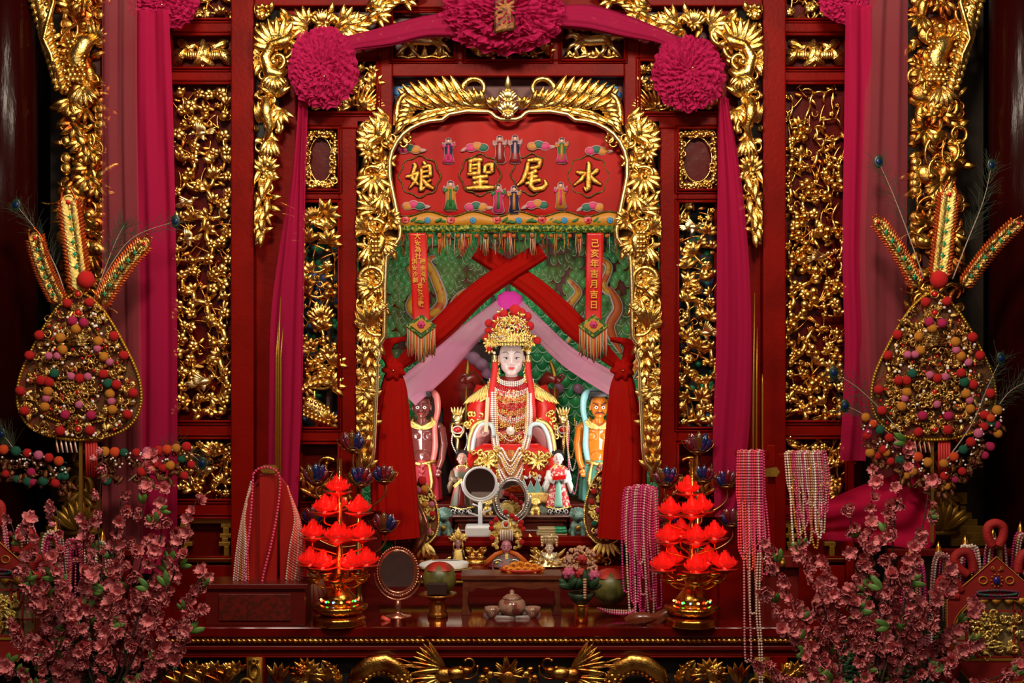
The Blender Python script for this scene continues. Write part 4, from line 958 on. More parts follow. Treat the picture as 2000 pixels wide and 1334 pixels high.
# inscription ribbons in front of the curtain
def text_mesh(txt, px, py, size, d, m_, t, name, ext=.6, bold=0):
    cu = bpy.data.curves.new(name, 'FONT'); cu.body = txt; cu.size = size; cu.extrude = ext; cu.align_x = 'CENTER'; cu.align_y = 'CENTER'; cu.offset = bold
    o = bpy.data.objects.new('tmp', cu); COL.objects.link(o); dg = bpy.context.evaluated_depsgraph_get(); me = bpy.data.meshes.new_from_object(o.evaluated_get(dg)); bpy.data.objects.remove(o)
    me.transform(Matrix.Translation((V(px, py, d) - t.b)) @ Matrix.Rotation(pi / 2, 4, 'X')); me.transform(Matrix.Scale(t.u, 4)); me.materials.clear(); me.materials.append(m_); me.name = name
    o = bpy.data.objects.new(name, me); COL.objects.link(o); o.parent = t.o; return o
def ribbon(x0, x1, x2, lab, cols, side):
    t = Thing('inscription_ribbon', lab, 'ribbon', (x0 + x1) / 2, 700, .0, 'inscription ribbons under the banner')
    m = MB().grid(lambda u, v: V(x0 + (x1 - x0) * u + (x2 - x0) * v, 455 + 172 * v, 1.5 * sin(v * 9) + 2 * sin(u * pi)), 6, 40)
    t.part(m, 'satin_strip', mat('ribbon_satin', (.62, .008, .006), .35, 0, .1, 12), solid=.001)
    cx = (x0 + x1) / 2 + (x2 - x0)
    T = mat('ribbon_lettering', (.72, .36, .03), .45, .3)
    for txt, dx, y0, dy, sz in cols:
        for k, ch in enumerate(txt):
            f = (y0 + k * dy - 455) / 172; text_mesh(ch, (x0 + x1) / 2 + (x2 - x0) * f + dx, y0 + k * dy, sz, -3.5, T, t, 'gold_lettering', .5, .012 * sz)
    m = MB().prism([(cx - 30, 636), (cx, 614), (cx + 30, 636), (cx, 660)], -4, 0); t.part(m, 'diamond_pendant', MC['green_sequins'], smooth=False)
    m = MB().prism([(cx - 20, 636), (cx, 621), (cx + 20, 636), (cx, 651)], -6, -2); t.part(m, 'yellow_lozenge', MC['yellow_satin'], smooth=False)
    m = MB().flower(V(cx, 634, -7), 8, 6, layers=2); t.part(m, 'embroidered_peony', PINKF)
    for c in range(5):
        m = MB()
        for k in range(9):
            f = ((k * 5 + c) / 45); xx = cx - 28 + 56 * f; yy = 638 + 20 * (1 - abs(2 * f - 1)); m.tube([V(xx, yy, 0), V(xx + R.uniform(-1, 1), yy + 30, 1), V(xx + R.uniform(-2, 2), yy + R.uniform(44, 56), 2)], .9, 4)
        t.part(m, 'tassel', TASC[c])
ribbon(798, 832, 806, 'red satin ribbon with gold names in two columns, hanging at the left below the banner', [('大安為社', 0, 462, 13, 13), ('楊圭灣街', 8, 512, 12, 11.5), ('洪安沙獅', -8, 512, 12, 11.5), ('合家眷敬', 1, 558, 12, 12)], 0)
ribbon(1146, 1178, 1143, 'red satin ribbon with one column of gold characters at the right below the banner', [('己亥年吉月吉日', 0, 476, 20, 17)], 1)
# ================================================================== CLOTH
def cat(P, n=8):
    """smooth path through control points (tuples of any length)"""
    out = []
    for i in range(len(P) - 1):
        p0, p1, p2, p3 = P[max(0, i - 1)], P[i], P[i + 1], P[min(len(P) - 1, i + 2)]
        for k in range(n):
            f = k / n; out.append(tuple(.5 * (2 * b + (c - a) * f + (2 * a - 5 * b + 4 * c - d) * f * f + (3 * b - a - 3 * c + d) * f ** 3) for a, b, c, d in zip(p0, p1, p2, p3)))
    out.append(tuple(P[-1])); return out
def pleated(rows, folds=6, amp=4, nu=40, ph=0, jit=.9, d0=0):
    folds *= .42; ph += rows[0][0] * .1
    """hanging cloth; rows = (left px, right px, py[, depth]) control rows"""
    rows = [tuple(r) + (0,) * (4 - len(r)) for r in rows]; C = cat(rows, 8); n = len(C)
    def f(u, v):
        xl, xr, py, d = C[min(n - 1, int(round(v * (n - 1))))]
        w_ = sin(2 * pi * folds * u + ph + jit * sin(v * 5 + ph)) + .2 * sin(2 * pi * folds * 2.3 * u + v * 3 + ph) + .3 * sin(2 * pi * folds * .37 * u + 2)
        return V(xl + (xr - xl) * u + .6 * w_, py, d0 + d + amp * w_)
    return MB().grid(f, nu, n)
def strand(P, folds, amp, rx, flat=.5, n=9, ph=0, nseg=36):
    """gathered cloth along a path: P = (px, py, d, radius)"""
    C = cat(P, n); mb = MB(); m = len(C); pts = [V(c[0], c[1], c[2]) for c in C]
    def f(u, v):
        i = min(m - 1, int(round(u * (m - 1)))); a = pts[max(0, i - 1)]; b = pts[min(m - 1, i + 1)]; T = (b - a).normalized(); N = T.cross(Vector((0, 1, 0))).normalized()
        th = 2 * pi * v; r = C[i][3] * (1 + amp * sin(folds * th + ph + u * 2) + amp * .6 * sin(folds * 1.7 * th + 1))
        return pts[i] + N * (r * cos(th)) + Vector((0, r * flat * sin(th), 0))
    return mb.grid(f, m, nseg, wrap=True)
# red net curtain: a band crossing from each side, a knot, a hanging gathered fall, and the sheer part above
for side in (0, 1):
    sd = 'left' if not side else 'right'
    kx, ky = (770, 722) if not side else (1215, 722); sg = 1 - 2 * side
    t = Thing('niche_curtain', 'red net curtain drawn aside and knotted on the %s of the niche' % sd, 'curtain', kx, 1010, .12 + .02 * side, 'niche curtains')
    top = 1060 if not side else 930; ty = 490
    m = strand([(top, ty, 0, 16), ((top * .6 + kx * .4), ty + 75, -2, 19), ((top * .3 + kx * .7), ty + 155, -2, 20), (kx + 8 * sg, ky - 8, -2, 10)], 8, .12, 0, .35, 10, side)
    t.part(m, 'swept_band', REDNET)
    m = strand([(kx - 2 * sg, ky + 8, -4, 15), (kx - 1 * sg, ky + 40, -4, 24), (kx - 4 * sg, ky + 110, -3, 33), (kx - 3 * sg, ky + 200, -2, 40), (kx + 4 * sg, ky + 330, -2, 42)], 11, .09, 0, .4, 8, side * 2, 66)
    t.part(m, 'fall', REDNET)
    kn = MB().ball(V(kx, ky, -10), 22, 13, 20, 24, 14)
    for i, v in enumerate(kn.v):
        c = V(kx, ky, -10); q = v - c; kn.v[i] = c + q * (1 + .16 * sin(7 * atan2(q.z, q.x) + q.length * .2) + .08 * noise.noise(v * .12))
    for k in range(6): kn.merge(strand([(kx, ky, -10, 6), (kx - sg * (10 + 3 * k), ky - 26 - 4 * k, -8, 8), (kx - sg * (12 - 7 * k), ky - 60, -2, 4)], 5, .2, 0, .6, 5, k, 12))
    t.part(kn, 'knot', REDNET); t.part(MB().ball(V(kx, ky + 1, -25), 1.8), 'pin', GOLDB)
    xa, xb = (742, 1060) if not side else (1245, 930)
    m = MB()
    def veil(u, v):
        x_top = xa + (xb - xa) * u; y_top = 452
        # lower edge follows the swept band
        x_lo = (kx - 20 * sg) + (top - kx + 20 * sg) * u; y_lo = ky - 8 + (ty - ky + 8) * u
        return V(x_top * (1 - v) + x_lo * v, y_top * (1 - v) + y_lo * v, 10 + 3 * sin(u * 34 + 2 * v) + 1.5 * sin(u * 61))
    t.part(m.grid(veil, 90, 14), 'sheer_veil', REDVEIL)
# pale pink swag
t = Thing('pale_swag', 'pale pink translucent swag draped in an inverted V over the goddess', 'swag', 995, 770, .95)
for P, w0 in ((((990, 592, 0, 16), (925, 645, -20, 20), (862, 706, -60, 25), (790, 768, -120, 27)), 0), (((1000, 592, 0, 16), (1052, 645, -20, 17), (1115, 702, -60, 18), (1212, 758, -120, 21)), 1)):
    P = [(1000 + (x - 1000) * q, 667 + (y - 667) * q, d, r) for x, y, d, r in P for q in [1 + d * t.u / (CD + t.Y)]]
    t.part(strand(P, 7, .1, 0, .3, 9, w0), 'draped_tail', PALEP)
m = MB().ball(V(995, 590, 0), 26, 12, 22, 20, 12)
for i, v in enumerate(m.v): m.v[i] = v + Vector((4 * noise.noise(v * .1), 3 * noise.noise(v * .2), 4 * noise.noise(v * .13 + Vector((9, 0, 0)))))
t.part(m, 'gathered_peak', tulle('bright_pink_net', (.85, .05, .42), .8))

# magenta tulle: rosettes, swags and long hangings
def rosette(cx, cy, rx, ry, lab, name='tulle_rosette', grp='magenta tulle rosettes', Y=-.22, seed=1, pin=True):
    t = Thing(name, lab, 'rosette', cx, cy + ry, Y, grp); R = random.Random(seed); m = MB()
    core = MB().ball(V(cx, cy, 12), rx * .80, rx * .42, ry * .80, 24, 14)
    for k in range(15):
        q = k / 14; r0 = .90 * (1 - q) ** .85 + .02; dd = 10 - rx * .50 * sin(pi / 2 * q ** .8)
        tx = R.uniform(-.04, .04) * rx; tz = R.uniform(-.04, .04) * rx; n = int(26 * r0 ** .6 * (rx / 66) ** .5) + 6; ph = R.uniform(0, 6); o2 = R.uniform(0, 9)
        def f(u, v):
            a = 2 * pi * v; fr = sin(n * a + ph + 1.3 * sin(3 * a + o2)); nz = noise.noise(Vector((cos(a) * 2.2, sin(a) * 2.2, k * 1.7 + o2))); n2 = noise.noise(Vector((cos(a) * 6, sin(a) * 6, k * 2.9)))
            rr_ = r0 + (.02 + .15 * u) + .035 * u * fr + .07 * nz * u + .035 * n2
            sq_ = cos(n * a * .5 + ph) * .05 * u
            return V(cx + tx + (rx * rr_) * cos(a + sq_), cy + tz + ry * rr_ * sin(a + sq_), dd - rx * (.10 * u * (1 - r0) + .075 * u * sin(n * a * 1.0 + ph + 1.2) + .09 * n2 * u + .03))
        m.grid(f, 6, int(n * 7), wrap=True)
    o = t.part(m, 'ruffles', tulle('rosette_net', (.54, .018, .11), .9), solid=0)
    t.part(core, 'core', TULLE)
    if pin: t.part(MB().ball(V(cx + 6, cy + ry * .35 if cx < 800 else cy, -rx * .62), 2.4), 'pin', GOLDB)
rosette(632, 130, 62, 74, 'big magenta tulle rosette at the left end of the swag', seed=1)
rosette(1342, 140, 66, 68, 'big magenta tulle rosette at the right end of the swag', seed=2)
rosette(985, 24, 112, 76, 'largest magenta tulle rosette at the top centre with a small gold tag', seed=3, pin=False)
rosette(320, 0, 66, 54, 'magenta tulle rosette cut by the top edge on the left', seed=4)
rosette(1655, -12, 54, 52, 'magenta tulle rosette cut by the top edge on the right', seed=5)
t = Thing('gold_tag', 'small crumpled gold foil square pinned on the central rosette', 'tag', 985, 68, -.36)
t.part(MB().grid(lambda u, v: V(965 + 42 * u, 66 - 74 * v - 8 * u, -2 * sin(u * 3 + v * 4)), 8, 12), 'foil', mat('dull_foil', (.16, .06, .012), .45, .7, 1, 60, (.06, .02, .008), 30), solid=.001)
for P, lab in ((((895, 48, 0, 24), (830, 52, 0, 20), (760, 70, -2, 19), (690, 84, -2, 15), (655, 98, 0, 20)), 'magenta tulle swag from the central rosette to the left rosette'),
               (((1090, 32, 0, 20), (1150, 34, 0, 23), (1220, 52, -2, 20), (1290, 72, -2, 13), (1325, 92, 0, 16)), 'magenta tulle swag from the central rosette to the right rosette')):
    solo(strand(P, 9, .09, 0, .5, 8), 'tulle_swag', tulle('swag_net', (.42, .014, .075), .9), lab, 'swag', (P[0][0] + P[-1][0]) / 2, 95, -.2, 'magenta tulle swags')
def hang(lab, layers, base, Y):
    t = Thing('tulle_hanging', lab, 'hanging', base[0], base[1], Y, 'magenta tulle hangings')
    for rows, folds, amp, m_, nm in layers: t.part(pleated(rows, folds, amp, 60), nm, m_)
hang('narrow magenta tulle hanging below the left big rosette, down to the offering box', [([(584, 596, 180), (570, 592, 330), (545, 592, 480), (528, 590, 620), (524, 588, 800), (522, 582, 990)], 4, 4, SATUR, 'net_layer'), ([(590, 600, 185, 8), (580, 594, 400, 8), (568, 592, 600, 8), (552, 586, 850, 8), (548, 570, 980, 8)], 2, 3, SATUR, 'inner_net_layer')], (556, 990), -.14)
hang('magenta tulle hanging below the right big rosette', [([(1404, 1420, 190), (1402, 1445, 330), (1400, 1462, 500), (1398, 1468, 700), (1392, 1462, 860), (1396, 1440, 1010)], 4, 4, SATUR, 'net_layer'), ([(1410, 1424, 190, 8), (1410, 1450, 500, 8), (1405, 1460, 900, 8)], 2, 3, SATUR, 'inner_net_layer')], (1430, 1010), -.14)
hang('wide two-layer pink tulle hanging at the left of the screen', [([(262, 330, 20), (262, 338, 200), (266, 344, 420), (268, 348, 700), (268, 348, 1120)], 4, 5, SATUR, 'net_layer'), ([(198, 268, -60, -6), (198, 268, 300, -6), (200, 276, 700, -6), (200, 280, 1120, -6)], 5, 5, SHEER, 'sheer_layer')], (275, 1120), -.3)
hang('wide two-layer pink tulle hanging at the right of the screen', [([(1652, 1700, 10), (1650, 1700, 200), (1646, 1690, 500), (1650, 1700, 700), (1640, 1690, 900)], 3, 5, SATUR, 'net_layer'), ([(1700, 1772, -60, -6), (1688, 1772, 200, -6), (1676, 1770, 600, -6), (1690, 1772, 850, -6), (1720, 1780, 940, -6)], 5, 5, SHEER, 'sheer_layer')], (1710, 940), -.3)
# the right hanging's end is swept sideways over a chair back
def sweep(u, v):
    P = cat([(1790, 895, 1822, 960), (1740, 930, 1826, 1010), (1680, 950, 1815, 1070), (1600, 985, 1700, 1060), (1540, 1010, 1600, 1055)], 8); n = len(P); i = min(n - 1, int(u * (n - 1))); a = P[i]
    return V(a[0] + (a[2] - a[0]) * v, a[1] + (a[3] - a[1]) * v, 6 * sin(v * 8 + u * 3) + 3 * sin(v * 19))
solo(MB().grid(sweep, 33, 30), 'draped_cloth', tulle('swept_net', (.52, .006, .05), .96), 'magenta cloth end swept sideways behind the right blossoms', 'cloth', 1690, 1070, -.5)
# ================================================================== STATUES
SKINW = mat('porcelain_face', (.80, .60, .56), .32, coat=.2, sss=.15); LIP = mat('lip_red', (.70, .03, .03), .4); INK = mat('ink_black', (.010, .006, .006), .4); EYEW = mat('eye_white', (.82, .78, .74), .25)
SILKR = mat('robe_red', (.56, .010, .006), .38, 0, .15, 60); HANDP = mat('pale_pink_glaze', (.58, .30, .27), .25, coat=.3); PEARL = mat('pearl', (.85, .74, .66), .18, coat=.5, spec=.8); PEARLG = mat('gilt_pearl', (.80, .48, .12), .25, .6)
POMR = mat('pompom_red', (.55, .006, .006), .95, 0, 1, 600); GEM = mat('red_gem', (.60, .01, .01), .08, coat=1); AQUA = mat('aqua_glaze', (.18, .48, .45), .3, coat=.3); WHG = mat('white_glaze', (.72, .70, .68), .3, coat=.3)
def fuzzy(c, r, seed=0, mb=None):
    mb = mb or MB(); n0 = len(mb.v); mb.ball(c, r, r * .95, r, 14, 10)
    for i in range(n0, len(mb.v)): q = mb.v[i] - c; mb.v[i] = c + q * (1 + .09 * noise.noise(q * (2.2 / max(r, .1) * 1.6) + Vector((seed, 0, 0))))
    return mb
def head(t, cx, cy, w, h, d, skin, parent=None, kind='lady', neck=True, vox=None):
    """sculpted head: skull, brow, cheeks, nose, lips, chin and ears fused into one surface; painted eyes, brows, lips on it"""
    m = MB(); a = w / 2; b_ = h / 2; dp = a * 1.02
    m.ball(V(cx, cy - b_ * .12, d + a * .15), a * .98, dp, b_ * .9, 24, 18)
    m.ball(V(cx, cy + b_ * .34, d - a * .02), a * .86, a * .82, b_ * .60, 20, 14)
    m.ball(V(cx, cy + b_ * .76, d - a * .30), a * .48, a * .40, b_ * .22, 14, 9)
    for s_ in (-1, 1):
        m.ball(V(cx + s_ * a * .48, cy + b_ * .22, d - a * .32), a * .36, a * .38, b_ * .34, 12, 9)
        m.ball(V(cx + s_ * a * 1.0, cy + b_ * .10, d + a * .1), a * .12, a * .2, b_ * .26, 8, 6)
        m.ball(V(cx + s_ * a * .17, cy + b_ * .33, d - a * .86), a * .13, a * .14, b_ * .075, 8, 6)
    m.tube([V(cx, cy - b_ * .16, d - a * .74), V(cx, cy + b_ * .12, d - a * .90), V(cx, cy + b_ * .33, d - a * 1.00)], [a * .10, a * .13, a * .17], 8)
    m.ball(V(cx, cy + b_ * .52, d - a * .76), a * .30, a * .14, b_ * .07, 10, 6); m.ball(V(cx, cy + b_ * .61, d - a * .74), a * .24, a * .14, b_ * .06, 10, 6)
    if kind == 'demon':
        for s_ in (-1, 1): m.ball(V(cx + s_ * a * .40, cy - b_ * .22, d - a * .80), a * .36, a * .22, b_ * .11, 10, 6, rot2(-s_ * 12)); m.ball(V(cx + s_ * a * .36, cy + b_ * .05, d - a * .78), a * .22, a * .16, b_ * .14, 10, 7)
        m.ball(V(cx, cy + b_ * .32, d - a * 1.0), a * .26, a * .2, b_ * .12, 10, 7)
    if neck: m.tube([V(cx, cy + b_ * .5, d + a * .2), V(cx, cy + b_ * 1.35, d + a * .25)], [a * .5, a * .56], 14)
    o = t.part(m, 'head', skin, parent, remesh=(vox or w / 48) * t.u)
    def eye(m_, sx, sy, rx, rz, dd): m_.ball(V(cx + sx * a, cy + sy * b_, d - a * dd), rx * a, a * .10, rz * b_, 12, 8)
    ew = MB(); ir = MB(); br = MB(); lp = MB()
    for s_ in (-1, 1):
        if kind == 'demon':
            eye(ew, s_ * .38, .04, .20, .13, .92); eye(ir, s_ * .38, .05, .09, .065, 1.0)
            br.tube([V(cx + s_ * a * .12, cy - b_ * .12, d - a * 1.0), V(cx + s_ * a * .4, cy - b_ * .22, d - a * 1.02), V(cx + s_ * a * .72, cy - b_ * .36, d - a * .80)], [a * .05, a * .09, a * .04], 6)
            br.tube([V(cx + s_ * a * .06, cy + b_ * .46, d - a * 1.0), V(cx + s_ * a * .34, cy + b_ * .50, d - a * .98), V(cx + s_ * a * .56, cy + b_ * .66, d - a * .82)], [a * .07, a * .09, a * .02], 6)
        else:
            eye(ew, s_ * .42, .02, .17, .055, .80); eye(ir, s_ * .40, .02, .07, .052, .87)
            ir.tube([V(cx + s_ * a * .22, cy + b_ * .03, d - a * .90), V(cx + s_ * a * .40, cy - b_ * .05, d - a * .92), V(cx + s_ * a * .66, cy - b_ * .02, d - a * .77)], [a * .012, a * .03, a * .015], 5)
            br.tube([V(cx + s_ * a * .18, cy - b_ * .22, d - a * .93), V(cx + s_ * a * .38, cy - b_ * .34, d - a * .90), V(cx + s_ * a * .60, cy - b_ * .33, d - a * .80), V(cx + s_ * a * .78, cy - b_ * .24, d - a * .66)], [a * .015, a * .035, a * .03, a * .01], 5)
    lp.ball(V(cx - a * .10, cy + b_ * .525, d - a * .86), a * .14, a * .08, b_ * .040, 9, 6); lp.ball(V(cx + a * .10, cy + b_ * .525, d - a * .86), a * .14, a * .08, b_ * .040, 9, 6); lp.ball(V(cx, cy + b_ * .585, d - a * .84), a * .17, a * .10, b_ * .045, 9, 6)
    t.part(ew, 'eye_white', EYEW, o); t.part(ir, 'pupil', INK, o); t.part(br, 'eyebrow' if kind != 'demon' else 'eyebrow_and_moustache', INK if kind != 'demon' else mat('moustache', (.10, .012, .015), .5), o); t.part(lp, 'lips', LIP, o)
    return o
def loft(m, secs, n=32, wob=None):
    """body or robe from horizontal sections (cx, py, rx, depth centre, rdepth)"""
    C = cat(secs, 5)
    def f(u, v):
        c = C[min(len(C) - 1, int(round(u * (len(C) - 1))))]; a = 2 * pi * v; k = 1 + (wob(u, a) if wob else 0)
        return V(c[0] + c[2] * k * cos(a), c[1], c[3] + c[4] * k * sin(a))
    m.grid(f, len(C), n, wrap=True)
    for e, idx in ((C[0], 0), (C[-1], len(C) - 1)):
        base = len(m.v) - len(C) * n + idx * n; m.f.append(tuple(range(base, base + n)))
    return m
def hand(m, p, sc, palm_ang, curl=1.0, side=1):
    """palm, four curled fingers and a side thumb"""
    R_ = rot2(palm_ang); q = lambda x, y, z: p + R_ @ Vector((x * sc, y * sc, z * sc))
    m.ball(q(0, 0, 0), 4.2 * sc, 2.2 * sc, 4.6 * sc, 12, 8)
    for k, (x, l) in enumerate(((-3, 5.2), (-1, 6), (1, 5.8), (3, 4.8))):
        m.tube([q(x, -.6, 3.6), q(x * 1.1, -1.8, 3.6 + l * .5), q(x * 1.1, -3.6 * curl, 3.6 + l * .75), q(x * 1.05, -5.2 * curl, 3.2 + l * .35)], [1.15 * sc, 1.1 * sc, 1.0 * sc, .8 * sc], 7)
    m.tube([q(3.4 * side, -.8, -2), q(5.4 * side, -2.4, .6), q(4.6 * side, -4.2, 3.2)], [1.4 * sc, 1.3 * sc, 1.0 * sc], 7)

# ------------------------------------------------------------------ the seated goddess
GY = .82
t = Thing('goddess_statue', 'seated goddess statue with white face, pom-pom crown and many pearl necklaces', 'statue', 997, 1006, GY)
hd = head(t, 999, 699, 49, 70, -34, SKINW)
nb = MB().tube([V(999, 733, -28), V(999, 752, -24)], [15, 22], 18); t.part(nb, 'collar_band', mat('collar_red', (.22, .01, .008), .5))
hair = MB().ball(V(999, 692, -8), 30, 26, 34, 20, 14); t.part(hair, 'hair', INK)
R = random.Random(12)
# robe: trunk, sleeves, lap and skirt
m = MB(); loft(m, [(999, 735, 20, -8, 14), (999, 745, 42, -8, 22), (999, 762, 60, -6, 27), (999, 800, 64, -8, 30), (999, 850, 60, -14, 34), (999, 880, 62, -26, 44)], 40)
t.part(m, 'robe_body', SILKR)
for sg in (-1, 1):
    c = 999; m = MB().tube([V(c + sg * 50, 758, -10), V(c + sg * 66, 800, -16), V(c + sg * 62, 835, -34), V(c + sg * 44, 852, -56)], [20, 21, 20, 17], 20); t.part(m, 'upper_sleeve', SILKR)
    # wide lower sleeve hanging from the wrist
    m = MB()
    P = [(c + sg * 42, 830, -58, 16), (c + sg * 60, 846, -54, 19), (c + sg * 72, 880, -48, 15), (c + sg * 76, 930, -42, 10), (c + sg * 70, 985, -36, 6)]
    m = strand(P, 3, .05, 0, 1.0, 8, 0, 24); sl = t.part(m, 'wide_sleeve', mat('sleeve_lining', (.30, .12, .12), .35, coat=.2))
    e = MB().tube([V(*q[:3]) + Vector((0, -10, 0)) for q in cat([(c + sg * 34, 846, -68), (c + sg * 38, 826, -70), (c + sg * 58, 826, -66), (c + sg * 72, 858, -60), (c + sg * 76, 920, -52), (c + sg * 70, 980, -44)], 5)], 4.2, 8); t.part(e, 'pale_cuff', mat('pale_blue_trim', (.50, .60, .60), .4), sl)
    e = MB().tube([V(*q[:3]) + Vector((0, -6, 0)) for q in cat([(c + sg * 46, 818, -62), (c + sg * 68, 826, -56), (c + sg * 80, 858, -52), (c + sg * 83, 920, -46)], 5)], 5, 8); t.part(e, 'gilded_cuff', GILT, sl)
    # gilt shoulder cape and dragons in relief
    g = MB()
    for k in range(9): g.leaf(V(c + sg * (36 + 4 * k), 742 + 3 * k, -34 + k), 270 + sg * (8 + 5 * k), 34, 8, 0, 3)
    g.tube([V(c + sg * 30, 768, -38), V(c + sg * 60, 782, -32), V(c + sg * 84, 808, -20)], 3, 6)
    for k in range(14): g.merge(MB().scroll(V(c + sg * R.uniform(54, 84), R.uniform(800, 846), -38 + R.uniform(-4, 4)), R.uniform(0, 360), 22, R.choice((300, -300)), 2.6, 1.3, 9))
    t.part(g, 'gilded_dragon_relief', GILT)
m = MB(); loft(m, [(997, 862, 74, -40, 30), (997, 885, 80, -58, 46), (997, 915, 78, -62, 46), (997, 950, 76, -58, 40), (997, 985, 70, -50, 36), (997, 1004, 66, -44, 34)], 44, lambda u, a: .04 * cos(2 * a))
t.part(m, 'robe_skirt', SILKR)
for sg in (-1, 1):  # knees with dragon relief, wave border, gilt hem
    x = 997 + sg * 46
    m = MB().ball(V(x, 905, -88), 36, 26, 38, 22, 14); kn = t.part(m, 'knee_drape', SILKR)
    g = MB()
    for k in range(26): g.merge(MB().scroll(V(x + R.uniform(-26, 28), R.uniform(870, 915), -112 + abs(R.uniform(-8, 8))), R.uniform(0, 360), 24, R.choice((300, -300)), 2.6, 1.3, 9))
    g.plume(V(x + 4, 890, -112), 0, 320, 9, 20, 6); t.part(g, 'gilded_dragon_relief', GILT, kn)
    w_ = MB()
    for k in range(6):
        xx = x - 34 + k * 13; w_.prism([(xx - 9, 950), (xx, 928 - 4 * (k % 2)), (xx + 9, 950)], -114 - k % 2, -106)
    t.part(w_, 'aqua_wave_peak', AQUA, smooth=False); w_ = MB()
    for k in range(22): w_.ball(V(x - 34 + R.random() * 68, 922 + R.uniform(-5, 5), -114), 3, 2, 3, 6, 5)
    for k in range(6):
        xx = x - 34 + k * 13; w_.tube([V(xx - 9, 950, -115), V(xx, 928 - 4 * (k % 2), -116), V(xx + 9, 950, -115)], 1.2, 5)
    t.part(w_, 'white_wave_foam', WHG)
    h_ = MB().grid(lambda u, v: V(x - 36 + 72 * u, 950 + 20 * v, -112 - 4 * sin(u * pi)), 12, 5); t.part(h_, 'gilded_hem', GILT, solid=.006)
    h_ = MB().grid(lambda u, v: V(x - 34 + 68 * u, 970 + 36 * v, -104 - 4 * sin(u * pi) + 1.5 * sin(u * 26)), 40, 5); t.part(h_, 'pale_underskirt', mat('pale_sage', (.34, .42, .38), .6), solid=.004)
# hands
m = MB(); hand(m, V(950, 838, -84), 1.75, 60, 1.0, -1); m.tube([V(932, 846, -66), V(946, 840, -80)], [8, 7], 12); t.part(m, 'hand', HANDP, remesh=.0017)
t.part(MB().box(949, 772, 956, 838, -98, -94, R=rot2(-3)), 'tablet', mat('ivory', (.68, .50, .30), .4), smooth=False, bevel=.002)
# crown
cr = MB(); cr.lathe(V(999, 670, -30), [(27, -2), (30, 4), (32, 12), (30, 24), (26, 40), (18, 58), (8, 66)], 28, sy=.8); t.part(cr, 'crown_cap', mat('crown_ground', (.10, .04, .01), .5, .5, .8, 140))
g = MB(); pr = MB(); rd = MB()
for k in range(15):
    a = radians(200 + 140 * k / 14); x = 999 + 34 * cos(a); dd = -30 + 27 * sin(a); g.leaf(V(x, 669, dd - 4), 90, 20, 8, 0, 2); g.leaf(V(x, 670, dd - 4), 270, 6, 5, 0, 1)
for k in range(60):
    h = R.random(); a = radians(R.uniform(195, 345)); r_ = 34 - 20 * h ** 1.6; p = V(999 + r_ * 1.05 * cos(a), 660 - 54 * h, -30 + r_ * .85 * sin(a) - 3)
    k_ = R.random()
    if k_ < .5: g.flower(p, R.uniform(5, 8), 5)
    elif k_ < .75: g.scroll(p, R.uniform(0, 360), 22, 300, 2, 1.2, 9)
    else: g.plume(p, 30, 150, 3, 12, 5)
    for j in range(5): (rd if R.random() < .55 else pr).ball(p + Vector((R.uniform(-6, 6), R.uniform(-5, 0), R.uniform(-6, 6))), 1.4, seg=6, rings=4)
for sg in (-1, 1):
    for k in range(16): g.merge(MB().plume(V(999 + sg * R.uniform(28, 44), R.uniform(655, 682), -30), R.uniform(0, 360), R.uniform(0, 360), 3, 12, 5))
cp = t.part(g, 'gilded_filigree', GILT); t.part(rd, 'red_beads', GEM, cp); t.part(pr, 'crown_pearls', PEARL, cp)
t.part(MB().ball(V(1001, 660, -62), 3.4, 2.5, 3.4), 'crown_jewel', GEM, cp)
for x, y, r_ in [(985, 615, 9), (1006, 608, 12), (1017, 612, 10), (1029, 619, 9), (1034, 637, 9), (1002, 629, 8.5), (972, 622, 9), (955, 632, 8), (969, 636, 9), (964, 647, 8), (950, 660, 8), (953, 646, 6), (1049, 665, 7.5), (956, 682, 7)]:
    t.part(fuzzy(V(x, y, -52 + abs(x - 1000) * .4), r_, x), 'pompom', POMR, cp)
for sg in (-1, 1):   # side tassels, ear pendants
    x = 999 + sg * 33
    m = MB().tube([V(x, 704, -40), V(x - sg * 1, 720, -42), V(x + sg * 6, 770, -48), V(x + sg * 12, 840, -62)], [4, 6, 6, 4], 8, .7); ts = t.part(m, 'red_tassel', mat('tassel_red', (.60, .012, .012), .6))
    t.part(MB().lathe(V(x, 703, -40), [(4, -4), (5, 0), (4, 4), (5, 8), (3, 10)], 14), 'gilt_ferrule', GOLDB, ts); t.part(MB().ball(V(x, 689, -40), 3), 'pearl_bead', PEARL, ts)
    g = MB()
    for k in range(30): g.merge(fuzzy(V(999 + sg * R.uniform(23, 31), 705 + k * 1.4, -36 - k * .3), 2, k))
    t.part(g, 'ear_pendant', GILT)
# jewelled collars
for j, (w_, y0, y1, mm) in enumerate(((28, 738, 752, PEARL), (36, 742, 762, GEM), (42, 746, 772, PEARL), (45, 752, 784, PEARLG), (44, 762, 796, GEM), (43, 770, 808, PEARLG), (40, 782, 822, PEARL), (36, 790, 832, PEARLG))):
    m = MB(); P = [V(999 - w_ * cos(pi * k / 24), y0 + (y1 - y0) * sin(pi * k / 24), -38 - 10 * sin(pi * k / 24) - j * .8) for k in range(25)]
    for r_ in range(3): m.beads([p + Vector((0, -1, 3.4 * r_)) for p in P], 1.7, 2.15)
    t.part(m, 'jewelled_collar', mm)
m = MB()
for k in range(300):
    x = R.uniform(-40, 40); y = R.uniform(762, 835); 
    if abs(x) > 44 - abs(y - 790) * .3: continue
    m.flower(V(999 + x, y, -46 - 5 * (1 - abs(x) / 44)), R.uniform(2, 3.4), 5)
t.part(m, 'filigree_bib', mat('bib_gilt', (.85, .58, .30), .3, .8)); m = MB()
